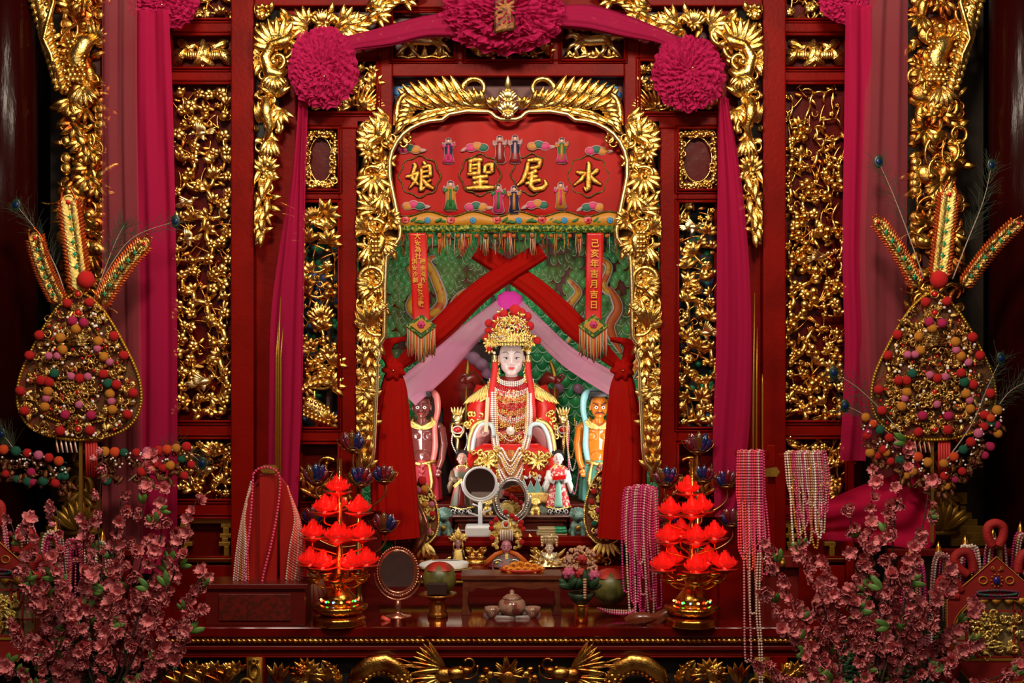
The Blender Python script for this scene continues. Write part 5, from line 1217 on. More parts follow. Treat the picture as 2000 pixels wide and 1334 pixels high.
for k in range(220):
    x = R.uniform(-40, 40); y = R.uniform(762, 830)
    m.ball(V(999 + x, y, -50 - 5 * (1 - abs(x) / 44)), 1.5, seg=6, rings=4)
t.part(m, 'bib_beads', GEM)
m = MB()
for k in range(60): m.merge(MB().scroll(V(999 + R.uniform(-26, 26), R.uniform(830, 872), -52), R.uniform(0, 360), 16, 300, 1.6, 1.2, 7))
t.part(m, 'gilded_breast_panel', GILT)
m = MB().flower(V(997, 838, -60), 9, 8, layers=2).beads([V(980 + 34 * k / 16, 845 + 12 * sin(pi * k / 16), -60) for k in range(17)], 1.6, 2.2); t.part(m, 'pearl_brooch', PEARL)
m = MB()
for k in range(9): m.beads([V(984 + 3.3 * k, 852, -60), V(984 + 3.3 * k, 866, -60)], 1, 2.3)
t.part(m, 'brooch_fringe', GEM)
t.part(MB().grid(lambda u, v: V(974 + 46 * u, 870 + 130 * v, -112 - 6 * sin(u * pi) + 2 * sin(u * 18)), 20, 12), 'gilded_front_sash', mat('brocade', (.50, .24, .05), .5, .5, 1, 90, (.40, .06, .02), 30), solid=.004)
GRP = 'necklaces on the goddess'
for k in range(17):
    sg = -1 if k % 2 else 1
    x0 = 999 + (22 + 1.4 * (k % 8)); w_ = 42 - 1.1 * k
    mm = (PEARL, PEARL, PEARLG, PEARL, mat('rose_pearl', (.55, .22, .20), .25, coat=.4))[k % 5]; dep = (905, 1000, 985, 930, 955, 890, 1004, 910, 970, 925, 1000, 940, 980, 900, 950, 990, 915)[k]; wid = 41 - 1.6 * (k % 9)
    P = cat([(999 - wid, 765, -46), (999 - wid * .96, 835, -62), (997 - wid * .72, 880, -86), (997 - wid * .5, dep - 24, -118), (997, dep, -126), (997 + wid * .5, dep - 24, -118), (997 + wid * .72, 880, -86), (999 + wid * .96, 835, -62), (999 + wid, 765, -46)], 8)
    P = [(a, c, -46 + (e + 46) * 1) for a, c, e in P]
    u_ = uof(GY); m = MB().beads([V(a, min(c, 1003), e - (k % 4) * 1.6) for a, c, e in P], 1.9, 2.05)
    solo(m, 'bead_necklace', mm, '%s pearl strand %s draped over the goddess' % ({0: 'white', 1: 'white', 2: 'gilt', 3: 'white', 4: 'rose'}[k % 5], 'reaching the plinth' if dep > 975 else 'ending at her shins' if dep > 940 else 'ending at her knees'), 'necklace', 997, 1000, GY, GRP)
# throne: posts with red dragon heads, flame tips, gilded dragon arms
t = Thing('throne', 'throne with red dragon finials and gilded dragon heads on its arms behind the goddess', 'throne', 997, 1006, GY + .16)
FR = mat('carved_red_brown', (.16, .012, .008), .25, coat=.4)
m = MB().box(905, 760, 1090, 1006, 10, 24); t.part(m, 'back', LACQD, smooth=False, bevel=.008)
for sg in (-1, 1):
    c = lambda q: 997 + sg * q
    m = MB().tube([V(c(60), 752, 0), V(c(74), 735, -6), V(c(88), 742, -10), V(c(94), 738, -14)], [10, 12, 9, 5], 12).ball(V(c(93), 742, -14), 9, 9, 7, 12, 8).scroll(V(c(95), 734, -16), 60, 20, -260, 3, 1.3)
    m.tube([V(c(88), 760, 0), V(c(86), 780, 0), V(c(84), 830, 0)], [7, 8, 6], 10); t.part(m, 'dragon_finial', FR)
    t.part(MB().leaf(V(c(86), 738, -14), 84 + sg * 10, 36, 9, 20, 2).tube([V(c(86), 755, -10), V(c(86), 830, -16), V(c(92), 850, -20)], [2, 5, 4], 7), 'flame_tip', GOLDF)
for sg in (-1, 1):
    x = 997 + sg * 101; d0 = -40
    m = MB().tube([V(x, 860, 20), V(x, 830, -6), V(x, 818, d0)], [10, 13, 14], 14).ball(V(x, 818, d0 - 4), 13, 14, 13, 16, 10).ball(V(x - 7, 811, d0 - 14), 4.5).ball(V(x + 7, 811, d0 - 14), 4.5)
    m.ball(V(x, 822, d0 - 16), 9, 7, 4); m.tube([V(x - 12, 824, d0 - 10), V(x - 12, 840, d0 - 14), V(x - 5, 850, d0 - 16), V(x + 5, 850, d0 - 16), V(x + 12, 840, d0 - 14), V(x + 12, 824, d0 - 10)], 3.6, 8)
    m.tube([V(x, 848, d0 - 14), V(x, 870, d0 - 12), V(x, 890, d0 - 6)], [4, 5, 3], 9)
    for k in range(5): m.leaf(V(x + (k - 2) * 4, 808, d0 - 6), 110 - 10 * k, 16, 5, 0, 2)
    p = t.part(m, 'dragon_arm', GOLDB); t.part(MB().ball(V(x, 836, d0 - 12), 9, 5, 6.5, 14, 8), 'mouth', GEM, p); t.part(MB().ring(V(x, 836, d0 - 15), 9.5, 7, 1.4), 'teeth', WHG, p)
    m = MB().tube([V(x, 850, 0), V(x, 1006, 0)], 8, 10); t.part(m, 'arm_post', FR)
for i, (x0, x1, y0, y1, mm) in enumerate([(887, 912, 840, 885, 0), (1084, 1098, 825, 905, 1), (1108, 1124, 820, 915, 2), (1110, 1128, 830, 960, 3), (1106, 1120, 815, 890, 4)]):
    ms = (PEARL, PEARLG, PEARL, mat('pink_pearl', (.75, .20, .30), .25, coat=.4), PEARLG)[mm]
    P = cat([(x0, y0, -50), (x0 - 2, (y0 + y1) / 2, -52), ((x0 + x1) / 2, y1, -54), (x1 + 2, (y0 + y1) / 2, -52), (x1, y0, -50)], 8)
    solo(MB().beads([V(*p) for p in P], 1.7), 'bead_necklace', ms, ['pale necklace hanging from the left gilded dragon arm of the throne', 'short gilt bead necklace inside the right gilded dragon arm', 'white pearl necklace outside the right gilded dragon arm', 'long pink bead necklace falling past the right attendant girl', 'gilt bead necklace tight against the right dragon arm'][i], 'necklace', (x0 + x1) / 2, y1, GY + .1)

# ------------------------------------------------------------------ the two demon guards
def demon(cx, sk, sash, label, side):
    DY = .78; t = Thing('guard_statue', label, 'statue', cx, 1000, DY, 'demon guard statues'); F = 1 - 2 * side; h0 = 790
    hd = head(t, cx - 1 * F, h0 + 3, 36, 46, -26, sk, kind='demon', vox=.7)
    hr = MB().box(cx - 17, h0 - 27, cx + 17, h0 - 16, -42, -4).ball(V(cx - 1, h0 - 12, -12), 19, 17, 13, 16, 10); t.part(hr, 'hair', INK, bevel=.004)
    m = MB(); loft(m, [(cx, 818, 14, -14, 12), (cx, 828, 26, -13, 15), (cx, 842, 32, -13, 18), (cx, 862, 30, -14, 18), (cx, 880, 25, -15, 18), (cx, 893, 25, -18, 21), (cx, 904, 22, -16, 18)], 28)
    for s_ in (-1, 1): m.ball(V(cx + s_ * 12, 850, -26), 13, 8, 10, 14, 9); m.ball(V(cx + s_ * 31, 836, -13), 11, 11, 12, 12, 9)
    m.ball(V(cx, 888, -28), 17, 12, 13, 14, 10)
    # arm hanging outside; inner arm bent
    m.tube([V(cx - F * -34, 834, -12), V(cx + F * 40, 866, -14), V(cx + F * 38, 895, -24), V(cx + F * 32, 912, -32)], [10, 9, 7, 6], 12)
    m.tube([V(cx - F * 32, 836, -12), V(cx - F * 40, 868, -14), V(cx - F * 38, 900, -22), V(cx - F * 32, 920, -28)], [10, 9, 7.5, 6], 12)
    hand(m, V(cx - F * 31, 926, -30), 1.2, 180, 1, F); hand(m, V(cx + F * 31, 918, -34), 1.2, 180, 1, -F)
    for s_ in (-1, 1): m.tube([V(cx + s_ * 12, 900, -14), V(cx + s_ * 16, 950, -16), V(cx + s_ * 15, 996, -12)], [14, 11, 7], 12); m.ball(V(cx + s_ * 15, 996, -18), 8, 14, 5)
    t.part(m, 'body', sk, remesh=.0022)
    g = MB().tube([V(cx - 18, 814, -22), V(cx - 20, 824, -28), V(cx, 834, -34), V(cx + 20, 824, -28), V(cx + 18, 814, -22)], 5, 8)
    for k in range(24): a = pi * k / 23; g.flower(V(cx - 24 * cos(a), 822 + 12 * sin(a), -34 - 2 * sin(a)), 4, 5)
    t.part(g, 'gilded_collar', GILT)
    sc_ = mat('scarf_pink', (.60, .14, .12), .35, coat=.3) if not side else mat('scarf_aqua', (.25, .55, .58), .35, coat=.3)
    m = MB().tube([V(*q) for q in cat([(cx + F * 20, 905, -34), (cx + F * 26, 870, -34), (cx + F * 25, 830, -32), (cx + F * 30, 800, -22), (cx + F * 26, 772, -12), (cx + F * 8, 764, -4), (cx - F * 12, 776, 2)], 6)], [5, 6, 5, 6, 7, 6, 3], 10, .6); t.part(m, 'scarf', sc_)
    m = MB(); loft(m, [(cx, 896, 27, -16, 22), (cx, 910, 32, -16, 25), (cx, 945, 36, -16, 26), (cx, 975, 38, -16, 26)], 36, lambda u, a: .06 * sin(7 * a)); sk_ = t.part(m, 'skirt', sash)
    g = MB().tube([V(cx - 25, 898, -38), V(cx, 904, -44), V(cx + 25, 898, -38)], 4, 8)
    for s_ in (-1, 1): g.tube([V(cx + s_ * 14, 900, -44), V(cx + s_ * 20, 935, -46), V(cx + s_ * 17, 968, -46)], [3, 4.5, 3], 8)
    t.part(g, 'gilded_belt', GILT, sk_)
    m = MB()
    for k in range(18): m.leaf(V(cx + (k % 3 - 1) * 4, 912 + k * 3.4, -46), 90 + (k % 3 - 1) * 50, 15, 6, 0, 3)
    t.part(m, 'feather_apron', mat('crimson_leaf', (.35, .03, .04), .5) if not side else mat('bronze_leaf', (.22, .06, .03), .4, .3), sk_)
    t.part(MB().box(cx - 34, 998, cx + 34, 1008, -40, 10), 'base', INK, smooth=False, bevel=.004)
demon(826, mat('brown_glaze', (.17, .035, .030), .2, coat=.5), mat('crimson_sash', (.48, .03, .05), .4, 0, .4, 60), 'dark brown bare-chested demon guard statue with a pink scarf on the left of the niche', 0)
demon(1168, mat('orange_glaze', (.68, .19, .015), .2, coat=.5), mat('teal_sash', (.10, .36, .30), .4, 0, .4, 60), 'orange bare-chested demon guard statue with a blue scarf on the right of the niche', 1)

# ------------------------------------------------------------------ attendant figures
def attendant(cx, label, robe, apron, sleeve, skin, side):
    AY = .5; t = Thing('attendant_figurine', label, 'figurine', cx, 1006, AY, 'attendant figurines on the plinth')
    head(t, cx, 895, 19, 25, -10, skin, vox=.45); t.part(MB().ball(V(cx, 889, -4), 11.5, 11, 11, 14, 9).ball(V(cx - 9, 884, -2), 4).ball(V(cx + 9, 884, -2), 4), 'hair', INK)
    m = MB(); loft(m, [(cx, 908, 9, -6, 7), (cx, 915, 18, -6, 9), (cx, 930, 19, -7, 11), (cx, 950, 17, -8, 12), (cx, 970, 20, -8, 13), (cx, 988, 24, -8, 15)], 26, lambda u, a: .05 * sin(6 * a)); t.part(m, 'robe', robe)
    t.part(MB().grid(lambda u, v: V(cx - 4 - 4 * v + (8 + 8 * v) * u, 936 + 52 * v, -20 - 4 * v - 2 * sin(pi * u)), 6, 10), 'apron', apron, solid=.003)
    for s_ in (-1, 1):
        m = MB().tube([V(cx + s_ * 17, 920, -6), V(cx + s_ * 20, 934, -12), V(cx + s_ * 8, 938, -22)], [6, 7, 6], 10).tube([V(cx + s_ * 18, 934, -14), V(cx + s_ * 24, 950, -12), V(cx + s_ * 24, 962, -10)], [6, 6, 2], 9); t.part(m, 'sleeve', sleeve)
    m = MB(); 
    for s_ in (-1, 1): hand(m, V(cx + s_ * 4, 934, -26), .5, -s_ * 60, .7, s_)
    t.part(m, 'hands', skin)
    m = MB().box(cx - 12, 926, cx + 14, 934, -32, -26, R=rot2(6)) if side else MB().box(cx - 18, 938, cx + 4, 944, -32, -27, R=rot2(40)); t.part(m, 'held_scroll', GEM if side else GILT, smooth=False, bevel=.001)
    g = MB().ring(V(cx, 912, -12), 10, 4, 2.2, 20, 6).tube([V(cx - 24, 988, -16), V(cx, 992, -26), V(cx + 24, 988, -16)], 2.5, 6); t.part(g, 'gilded_trim', GILT)
    b_ = MB().lathe(V(cx, 1006, -8), [(23, 0), (23, 3), (21, 5), (21, 14), (23, 16), (20, 18)], 24, sy=.8); p = t.part(b_, 'base', INK)
    w_ = MB()
    for k in range(5): w_.merge(MB().scroll(V(cx - 16 + 8 * k, 1000 - 2 * (k % 2), -26 + abs(k - 2)), 40, 18, 300, 1.1, 1.3, 10, eye=False))
    t.part(w_, 'white_painted_scroll', WHG, p)
attendant(903, 'small attendant boy figurine in dark green and red holding a gold scroll', mat('dark_robe', (.05, .05, .02), .4, col2=(.30, .03, .02), cscale=14), mat('apron_red', (.3, .02, .02), .4), mat('sleeve_brown', (.12, .06, .03), .4), mat('warm_skin', (.50, .22, .17), .35), 0)
attendant(1090, 'small attendant girl figurine in a red speckled robe with white sleeves', mat('speckled_robe', (.55, .02, .03), .4, col2=(.8, .6, .5), cscale=70, cpos=(.5, .6)), mat('apron_aqua', (.25, .55, .45), .35), WHG, SKINW, 1)
def foo_dog(cx, by, Y, s, m_, lab, grp, w_=1):
    t = Thing('lion_figurine', lab, 'figurine', cx, by, Y, grp); m = MB()
    m.ball(V(cx, by - 12 * s, 0), 11 * s, 10 * s, 13 * s, 14, 10).ball(V(cx, by - 30 * s, -4 * s), 9 * s, 9 * s, 9 * s, 14, 10).ball(V(cx, by - 28 * s, -12 * s), 5.5 * s, 5 * s, 4.5 * s, 10, 8)
    for k in range(9): a = pi * (k / 8) ; m.ball(V(cx - 9.5 * s * cos(a), by - 30 * s - 9 * s * sin(a), -2 * s), 3.4 * s, seg=8, rings=6)
    for q in (-1, 1): m.tube([V(cx + q * 7 * s, by - 16 * s, -6 * s), V(cx + q * 7.5 * s, by - 1 * s, -9 * s)], [4 * s, 3 * s], 9).ball(V(cx + q * 7.5 * s, by - 2 * s, -12 * s), 3.6 * s, 5 * s, 2.6 * s).ball(V(cx + q * 9 * s, by - 6 * s, 2 * s), 5 * s, 7 * s, 6 * s).ball(V(cx + q * 3.6 * s, by - 32 * s, -12 * s), 1.6 * s).ball(V(cx + q * 8 * s, by - 37 * s, 0), 2.6 * s, 2 * s, 3.4 * s)
    t.part(m, 'body', m_, remesh=.0016)
    t.part(MB().ball(V(cx, by - 13 * s, -10 * s), 4 * s, 3 * s, 4 * s), 'medallion', GOLDF)
JADE = mat('weathered_jade', (.07, .15, .12), .45, 0, .6, 90, (.20, .32, .27), 30)
foo_dog(867, 1047, .37, 1.35, JADE, 'green stone lion beside the pom-pom fan at the left end of the ledge', 'green stone lions'); foo_dog(1128, 1047, .37, 1.35, JADE, 'green stone lion beside the pom-pom fan at the right end of the ledge', 'green stone lions')
foo_dog(952, 1006, .47, .8, GILT, 'tiny gilded lion on the plinth just right of the white mirror stem', 'tiny gilded lions'); foo_dog(1046, 1006, .47, .8, GILT, 'tiny gilded lion on the plinth right of the silver oval mirror', 'tiny gilded lions')
# ------------------------------------------------------------------ three small deities on the shelf
PINKS = mat('rose_face', (.58, .20, .26), .4)
t = Thing('deity_figurine', 'small rose-faced deity with a large gilt crown of red pom-poms', 'figurine', 990, 1105, .2)
head(t, 989, 1066, 20, 26, -14, PINKS, vox=.5)
g = MB(); R = random.Random(21)
g.lathe(V(989, 1052, -4), [(15, 0), (17, 10), (15, 30), (6, 36)], 20, sy=.5)
for k in range(90):
    a = R.uniform(-20, 200); r_ = R.uniform(10, 32); g.flower(V(989 + r_ * cos(radians(a)), 1042 - r_ * .95 * sin(radians(a)), -8 + R.uniform(-4, 3)), R.uniform(3, 5), 5)
for s_ in (-1, 1):
    for k in range(8): g.flower(V(989 + s_ * 22 + R.uniform(-5, 5), 1048 + k * 3, -10), 4.5, 5)
cr = t.part(g, 'gilt_crown', GILT)
t.part(MB().ring(V(988, 1022, -16), 7, 7, 1.2), 'jewel_ring', WHG, cr); t.part(MB().ball(V(988, 1022, -17), 4, 2, 4), 'jewel', GEM, cr)
m = MB()
for k in range(8): m.tube([V(978 + 3.2 * k, 1032, -17), V(978 + 3.2 * k, 1053, -18)], 1.1, 5)
t.part(m, 'bead_veil', PEARL, cr)
for x, y in [(988, 999), (1000, 1006), (969, 1013), (960, 1021), (960, 1030), (1008, 1012), (1018, 1018), (1016, 1025), (1022, 1032), (962, 1049), (1019, 1057)]: t.part(fuzzy(V(x, y, -14), 5.2, x), 'pompom', POMR, cr)
m = MB(); loft(m, [(989, 1078, 8, -6, 7), (989, 1083, 24, -6, 10), (989, 1092, 32, -8, 14), (989, 1105, 36, -10, 18)], 28); t.part(m, 'robe', mat('dark_crimson_robe', (.20, .02, .03), .45, col2=(.05, .12, .10), cscale=30))
for s_ in (-1, 1):
    t.part(MB().tube([V(989 + s_ * 7, 1076, -14), V(989 + s_ * 20, 1080, -17), V(989 + s_ * 34, 1092, -16), V(989 + s_ * 42, 1104, -12)], [4, 4.5, 5, 4], 8, .5), 'orange_scarf', mat('orange_silk', (.62, .12, .01), .5))
    t.part(MB().ring(V(989 + s_ * 16, 1102, -22), 11, 12, 2, 24, 6), 'silver_cuff', mat('silver', (.7, .66, .6), .25, .9))
    t.part(MB().flower(V(989 + s_ * 18, 1096, -20), 7, 6, layers=2), 'embroidered_flower', GILT)
t.part(MB().box(986, 1076, 993, 1098, -20, -16), 'gilt_sash', GILT, smooth=False)
t = Thing('deity_figurine', 'small mauve-faced deity with a pointed gilt crown behind the white towel', 'figurine', 895, 1100, .27)
head(t, 895, 1060, 12, 18, -8, mat('mauve_face', (.42, .20, .22), .4), vox=.35); g = MB().plume(V(895, 1056, -8), 20, 160, 9, 20, 5, 0, 3); g.lathe(V(895, 1056, -2), [(8, 0), (9, 8), (3, 22), (0.5, 27)], 14)
for k in range(24): a = radians(R.uniform(0, 180)); g.ball(V(895 + 12 * cos(a), 1052 - 14 * sin(a), -8), 1.8, seg=6, rings=4)
for s_ in (-1, 1): g.tube([V(895 + s_ * 8, 1054, -6), V(895 + s_ * 9, 1074, -6)], 2, 6); g.ball(V(895 + s_ * 14, 1055, -6), 2.4)
t.part(g, 'gilt_crown', GILT); m = MB(); loft(m, [(895, 1070, 5, -3, 5), (895, 1075, 12, -3, 7), (895, 1088, 13, -4, 9), (895, 1100, 15, -4, 10)], 18); t.part(m, 'robe', GILT)
for s_ in (-1, 1): t.part(MB().tube([V(895 + s_ * 8, 1074, -8), V(895 + s_ * 13, 1092, -9)], [1.5, 2.2], 6), 'dark_sash', INK)
t = Thing('deity_figurine', 'small pale gilt deity with a flat beaded crown at the right of the shelf', 'figurine', 1073, 1104, .2)
CRM = mat('cream_gilt', (.85, .66, .36), .3, .4); head(t, 1073, 1068, 15, 24, -12, mat('cream_face', (.85, .66, .52), .35), vox=.45)
g = MB().box(1060, 1045, 1087, 1048, -20, 0).lathe(V(1073, 1060, -6), [(10, 0), (10, 12)], 16, sy=.7)
for k in range(9): g.tube([V(1062 + 2.8 * k, 1048, -19), V(1062 + 2.8 * k, 1060, -19)], .8, 5)
for s_ in (-1, 1):
    for k in range(4): g.ball(V(1073 + s_ * 14, 1049 + 5 * k, -8), 4 - .4 * k, seg=8, rings=6)
t.part(g, 'beaded_crown', CRM); m = MB(); loft(m, [(1073, 1078, 9, -5, 7), (1073, 1084, 18, -5, 9), (1073, 1096, 24, -7, 12), (1073, 1104, 32, -8, 15)], 26, lambda u, a: .04 * sin(9 * a)); t.part(m, 'robe', CRM)
g = MB().beads([V(1060, 1078, -18), V(1062, 1084, -20), V(1073, 1089, -22), V(1084, 1084, -20), V(1086, 1078, -18)], 2.3); t.part(g, 'bead_collar', WHG)
g = MB()
for k in range(20): g.flower(V(1073 + R.uniform(-22, 22), R.uniform(1090, 1103), -22), 3, 5)
for s_ in (-1, 1): g.leaf(V(1073 + s_ * 12, 1086, -14), 90 - s_ * 60, 26, 6, s_ * 20, 2); g.leaf(V(1073 + s_ * 20, 1092, -14), 90 - s_ * 70, 22, 5, s_ * 20, 2)
t.part(g, 'gilt_brocade', GILT)
# ================================================================== THINGS ON THE LEDGES AND THE TABLE
MIR = mat('mirror_glass', (.80, .80, .80), .03, 1); WPL = mat('white_plastic', (.72, .72, .74), .3, coat=.2); SILV = mat('silver_frame', (.62, .60, .58), .22, .9, .3, 200)
ROSEG = mat('rose_gold', (.62, .26, .17), .22, .9); DGOLD = mat('lamp_gold', (.85, .38, .06), .2, 1, .3, 160); COCO = mat('coconut_green', (.15, .13, .03), .4, col2=(.07, .07, .015), cscale=20)
tilt = Matrix.Rotation(radians(7), 3, 'X')
# round white mirror
t = Thing('vanity_mirror', 'round white vanity mirror on a branched jewellery stand and tray base', 'mirror', 938, 1047, .34)
t.part(MB().lathe(V(938, 946, -4), [(.1, 0), (29, 0), (30, 2), (.1, 2)], 40).v and MB().grid(lambda u, v: V(938, 943, -8) + tilt @ Vector((29.5 * v * cos(2 * pi * u), 0, 29.5 * v * sin(2 * pi * u))), 41, 6), 'mirror_glass', MIR)
t.part(MB().ring(V(938, 943, -7), 31, 31, 2.6, 48, 8, R=tilt), 'rim', WPL)
m = MB().tube([V(938 + 35 * cos(radians(a)), 943 - 35 * sin(radians(a)), -4) for a in range(175, 366, 6)], 2.2, 8); m.tube([V(938, 978, -2), V(938, 1026, -2)], 4.4, 10)
m.tube([V(938, 990, -2), V(923, 984, -2)], 1.8, 7).tube([V(938, 1008, -2), V(916, 1001, -2), V(916, 998, -2)], 1.8, 7).tube([V(938, 1003, -2), V(958, 995, -2), V(958, 991, -2)], 1.8, 7); t.part(m, 'branched_stand', WPL)
t.part(MB().box(909, 1024, 966, 1047, -26, 14), 'tray_base', WPL, smooth=False, bevel=.012)
# silver oval mirror
t = Thing('vanity_mirror', 'silver oval mirror with a beaded frame leaning before the goddess', 'mirror', 1000, 1020, .40)
t.part(MB().grid(lambda u, v: V(1000, 972, -14) + tilt @ Vector((26 * v * cos(2 * pi * u), 0, 35 * v * sin(2 * pi * u))), 41, 6), 'mirror_glass', MIR)
m = MB().ring(V(1000, 972, -13), 27, 36, 2.6, 48, 8, R=tilt)
t.part(m, 'rim', SILV); m = MB()
for k in range(54): a = 2 * pi * k / 54; m.ball(V(1000, 972, -15) + tilt @ Vector((31 * cos(a), 0, 41 * sin(a))), 2.2, 2.2, 2.2, 7, 5)
t.part(m, 'beaded_edge', SILV); m = MB().tube([V(1000 + 36 * cos(radians(a)), 975 - 44 * sin(radians(a)), -10) for a in range(165, 376, 8)], 1.8, 7); m.lathe(V(1000, 1020, -6), [(18, 0), (16, 2), (4, 4)], 20, sy=.6); t.part(m, 'stand', SILV)
# stacked wrapped books
for k in range(4):
    m = MB().box(1046 + k * 1.5, 1044 - k * 5, 1107 - k, 1048 - k * 5, -20, 10, R=Matrix.Rotation(radians(3 * (k % 2)), 3, 'Z'))
    o = solo(m, 'booklet', mat('pale_paper_gilt', (.55, .42, .22), .35, .3), ['bottom booklet of the little stack by the right green lion', 'second booklet from the bottom of the little stack', 'second booklet from the top of the little stack', 'top booklet with a green cover on the little stack'][k], 'booklet', 1076, 1048 - k * 5, .36, 'booklets stacked on the ledge', smooth=False, bevel=.001)
    if k in (2, 3):
        m = MB().box(1086 - k, 1043.4 - k * 5, 1108 - k, 1048.4 - k * 5, -21, 10); 
        for i, v in enumerate(m.v): m.v[i] = (v - V(1076, 1048 - k * 5)) * uof(.36)
        q = bpy.data.objects.new('green_wrapper', m.mesh('green_wrapper', mat('green_wrap', (.02, .28, .12), .3))); COL.objects.link(q); q.parent = o
# bowls and the white folded cloth on the shelf left
t = Thing('folded_towel', 'bright white folded towel lying on the left of the inner shelf', 'towel', 870, 1112, .12)
t.part(loft(MB(), [(872, 1094, 30, 0, 8), (870, 1098, 44, 0, 14), (866, 1104, 48, 0, 18), (866, 1109, 46, 0, 18)], 30, lambda u, a: .05 * sin(5 * a)), 'towel', mat('white_towel', (.85, .85, .85), .8, 0, .5, 150))
t = Thing('offering_dish', 'gilt dish with small trinkets under the white towel', 'dish', 872, 1119, .10)
t.part(MB().lathe(V(872, 1119, 0), [(20, 0), (44, 6), (52, 9), (50, 10), (20, 3)], 36, sy=.5), 'dish', mat('dish_gilt', (.5, .34, .10), .3, .7))
# low wooden offering table
TB = mat('brown_wood', (.14, .030, .010), .35, 0, .2, 30, (.09, .016, .006), 9, coat=.1, stretch=(1, 1, 6))
OY = baseY(1201)
t = Thing('offering_table', 'small low brown wooden offering table with curved legs on the altar table', 'low table', 999, 1201, OY)
t.part(MB().box(900, 1122, 1098, 1132, -6, 60), 'tabletop', TB, smooth=False, bevel=.003)
t.part(MB().prism([(904, 1132), (1094, 1132), (1094, 1152), (1076, 1156), (1066, 1148), (1040, 1152), (999, 1147), (958, 1152), (932, 1148), (922, 1156), (904, 1152)], -1, 5), 'apron', TB, smooth=False, bevel=.002)
for x, s_ in ((904, 1), (1094, -1)):
    for d in (-2, 44): t.part(MB().prism([(x, 1132), (x + s_ * 14, 1132), (x + s_ * 11, 1160), (x + s_ * 9, 1180), (x + s_ * 16, 1201), (x - s_ * 3, 1201), (x - s_ * 1, 1180)], d, d + 12), 'leg', TB, smooth=False, bevel=.002)
# marigold plate
t = Thing('flower_plate', 'small red plate heaped with orange marigolds on the low table', 'plate of flowers', 1020, 1122, OY + .05)
t.part(MB().lathe(V(1020, 1122, 14), [(22, 0), (40, 4), (46, 10), (44, 10), (22, 3)], 32, sy=.6), 'plate', mat('plate_red', (.5, .02, .01), .3))
MG = mat('marigold', (.75, .20, .01), .7, col2=(.80, .32, .02), cscale=50); R = random.Random(5)
for k, (x, y) in enumerate([(990, 1112), (1003, 1106), (1016, 1104), (1030, 1106), (1044, 1108), (1054, 1113), (998, 1114), (1012, 1113), (1026, 1113), (1040, 1114)]):
    m = MB()
    for l in range(3):
        for j in range(9): a = 2 * pi * j / 9 + l; m.ball(V(x, y, 6 - (k > 5) * 9) + Vector(((6.5 - 2 * l) * cos(a), -1 - l, (5.5 - 2 * l) * sin(a) + l)), 3, 2.4, 2.6, 6, 5)
    t.part(m, 'marigold', MG)
# teapot set on a tray
TY = baseY(1206)
PORC = mat('painted_porcelain', (.36, .20, .14), .22, 0, 0, 1, (.22, .07, .05), 26, (.5, .6), coat=.5)
solo(MB().lathe(V(1000, 1208, 0), [(54, 0), (56, 1), (56, 10), (53, 10), (52, 3)], 40, sy=.42), 'tea_tray', mat('tray_grey', (.26, .18, .16), .35), 'oval pale grey tray under the teapot', 'tray', 1000, 1208, TY + .02)
t = Thing('teapot', 'round painted porcelain teapot with a domed lid at the centre of the tray', 'teapot', 1000, 1204, TY)
t.part(MB().lathe(V(1000, 1203, 4), [(15, 0), (16, 2), (25, 9), (28, 18), (25, 28), (17, 34)], 32), 'body', PORC)
t.part(MB().lathe(V(1000, 1170, 4), [(19, 0), (18, 3), (11, 8), (4, 10), (5, 14), (3, 17), (.1, 18)], 24), 'lid', PORC)
t.part(MB().tube([V(1004, 1190, -22), V(1006, 1182, -32), V(1007, 1172, -38)], [5, 4, 2.6], 10), 'spout', PORC); t.part(MB().tube([V(*q) for q in cat([(1010, 1166, 2), (1012, 1180, -20), (1008, 1194, -24)], 5)], 1, 5), 'red_cord', GEM)
for x, lb in ((962, 'small painted tea cup left of the teapot'), (1040, 'small painted tea cup right of the teapot')):
    solo(MB().lathe(V(x, 1204, -4), [(8, 0), (9, 2), (15, 12), (16, 19), (14.6, 19), (13, 10), (7, 3)], 26), 'tea_cup', PORC, lb, 'cup', x, 1204, TY, 'tea cups on the tray')
# green coconuts with red paper on their tops, each on a stand
def coconut(cx, cy, r, by, Y, lab, n):
    g = Thing('coconut', 'green coconut topped with red paper, ' + lab, 'coconut', cx, cy + r, Y, 'coconut offerings')
    g.part(MB().ball(V(cx, cy, 0), r, r, r * .98, 26, 18), 'shell', COCO)
    m = MB().grid(lambda u, v: V(cx, cy, 0) + Vector((r * 1.02 * sin(1.0 * u * (1 + .12 * sin(5 * 2 * pi * v))) * cos(2 * pi * v), r * 1.02 * sin(1.0 * u * (1 + .12 * sin(5 * 2 * pi * v))) * sin(2 * pi * v), r * 1.01 * cos(1.0 * u))), 8, 36, wrap=True); g.part(m, 'red_paper', mat('red_crepe', (.42, .02, .012), .5, 0, .4, 50))
coconut(858, 1130, 33, 1164, baseY(1205) + .04, 'left of the low table', 0); coconut(1192, 1146, 36, 1190, baseY(1196) + .1, 'behind the pearl loops on the right', 1)
m = MB().lathe(V(855, 1205, 0), [(20, 0), (19, 8), (16, 12), (18, 24), (12, 30), (22, 38), (36, 42), (38, 46), (30, 46)], 30, fl=(12, .02)); t = solo(m, 'offering_stand', mat('dark_brass', (.45, .17, .03), .28, .9), 'dark gilt pedestal stand holding the left coconut', 'stand', 855, 1205, baseY(1205))
solo(MB().box(836, 1134, 874, 1156, -34, -20), 'wooden_block', BLACK if 0 else mat('dark_block', (.03, .008, .005), .5), 'small dark block leaning against the left coconut', 'block', 855, 1160, baseY(1205), smooth=False, bevel=.003)
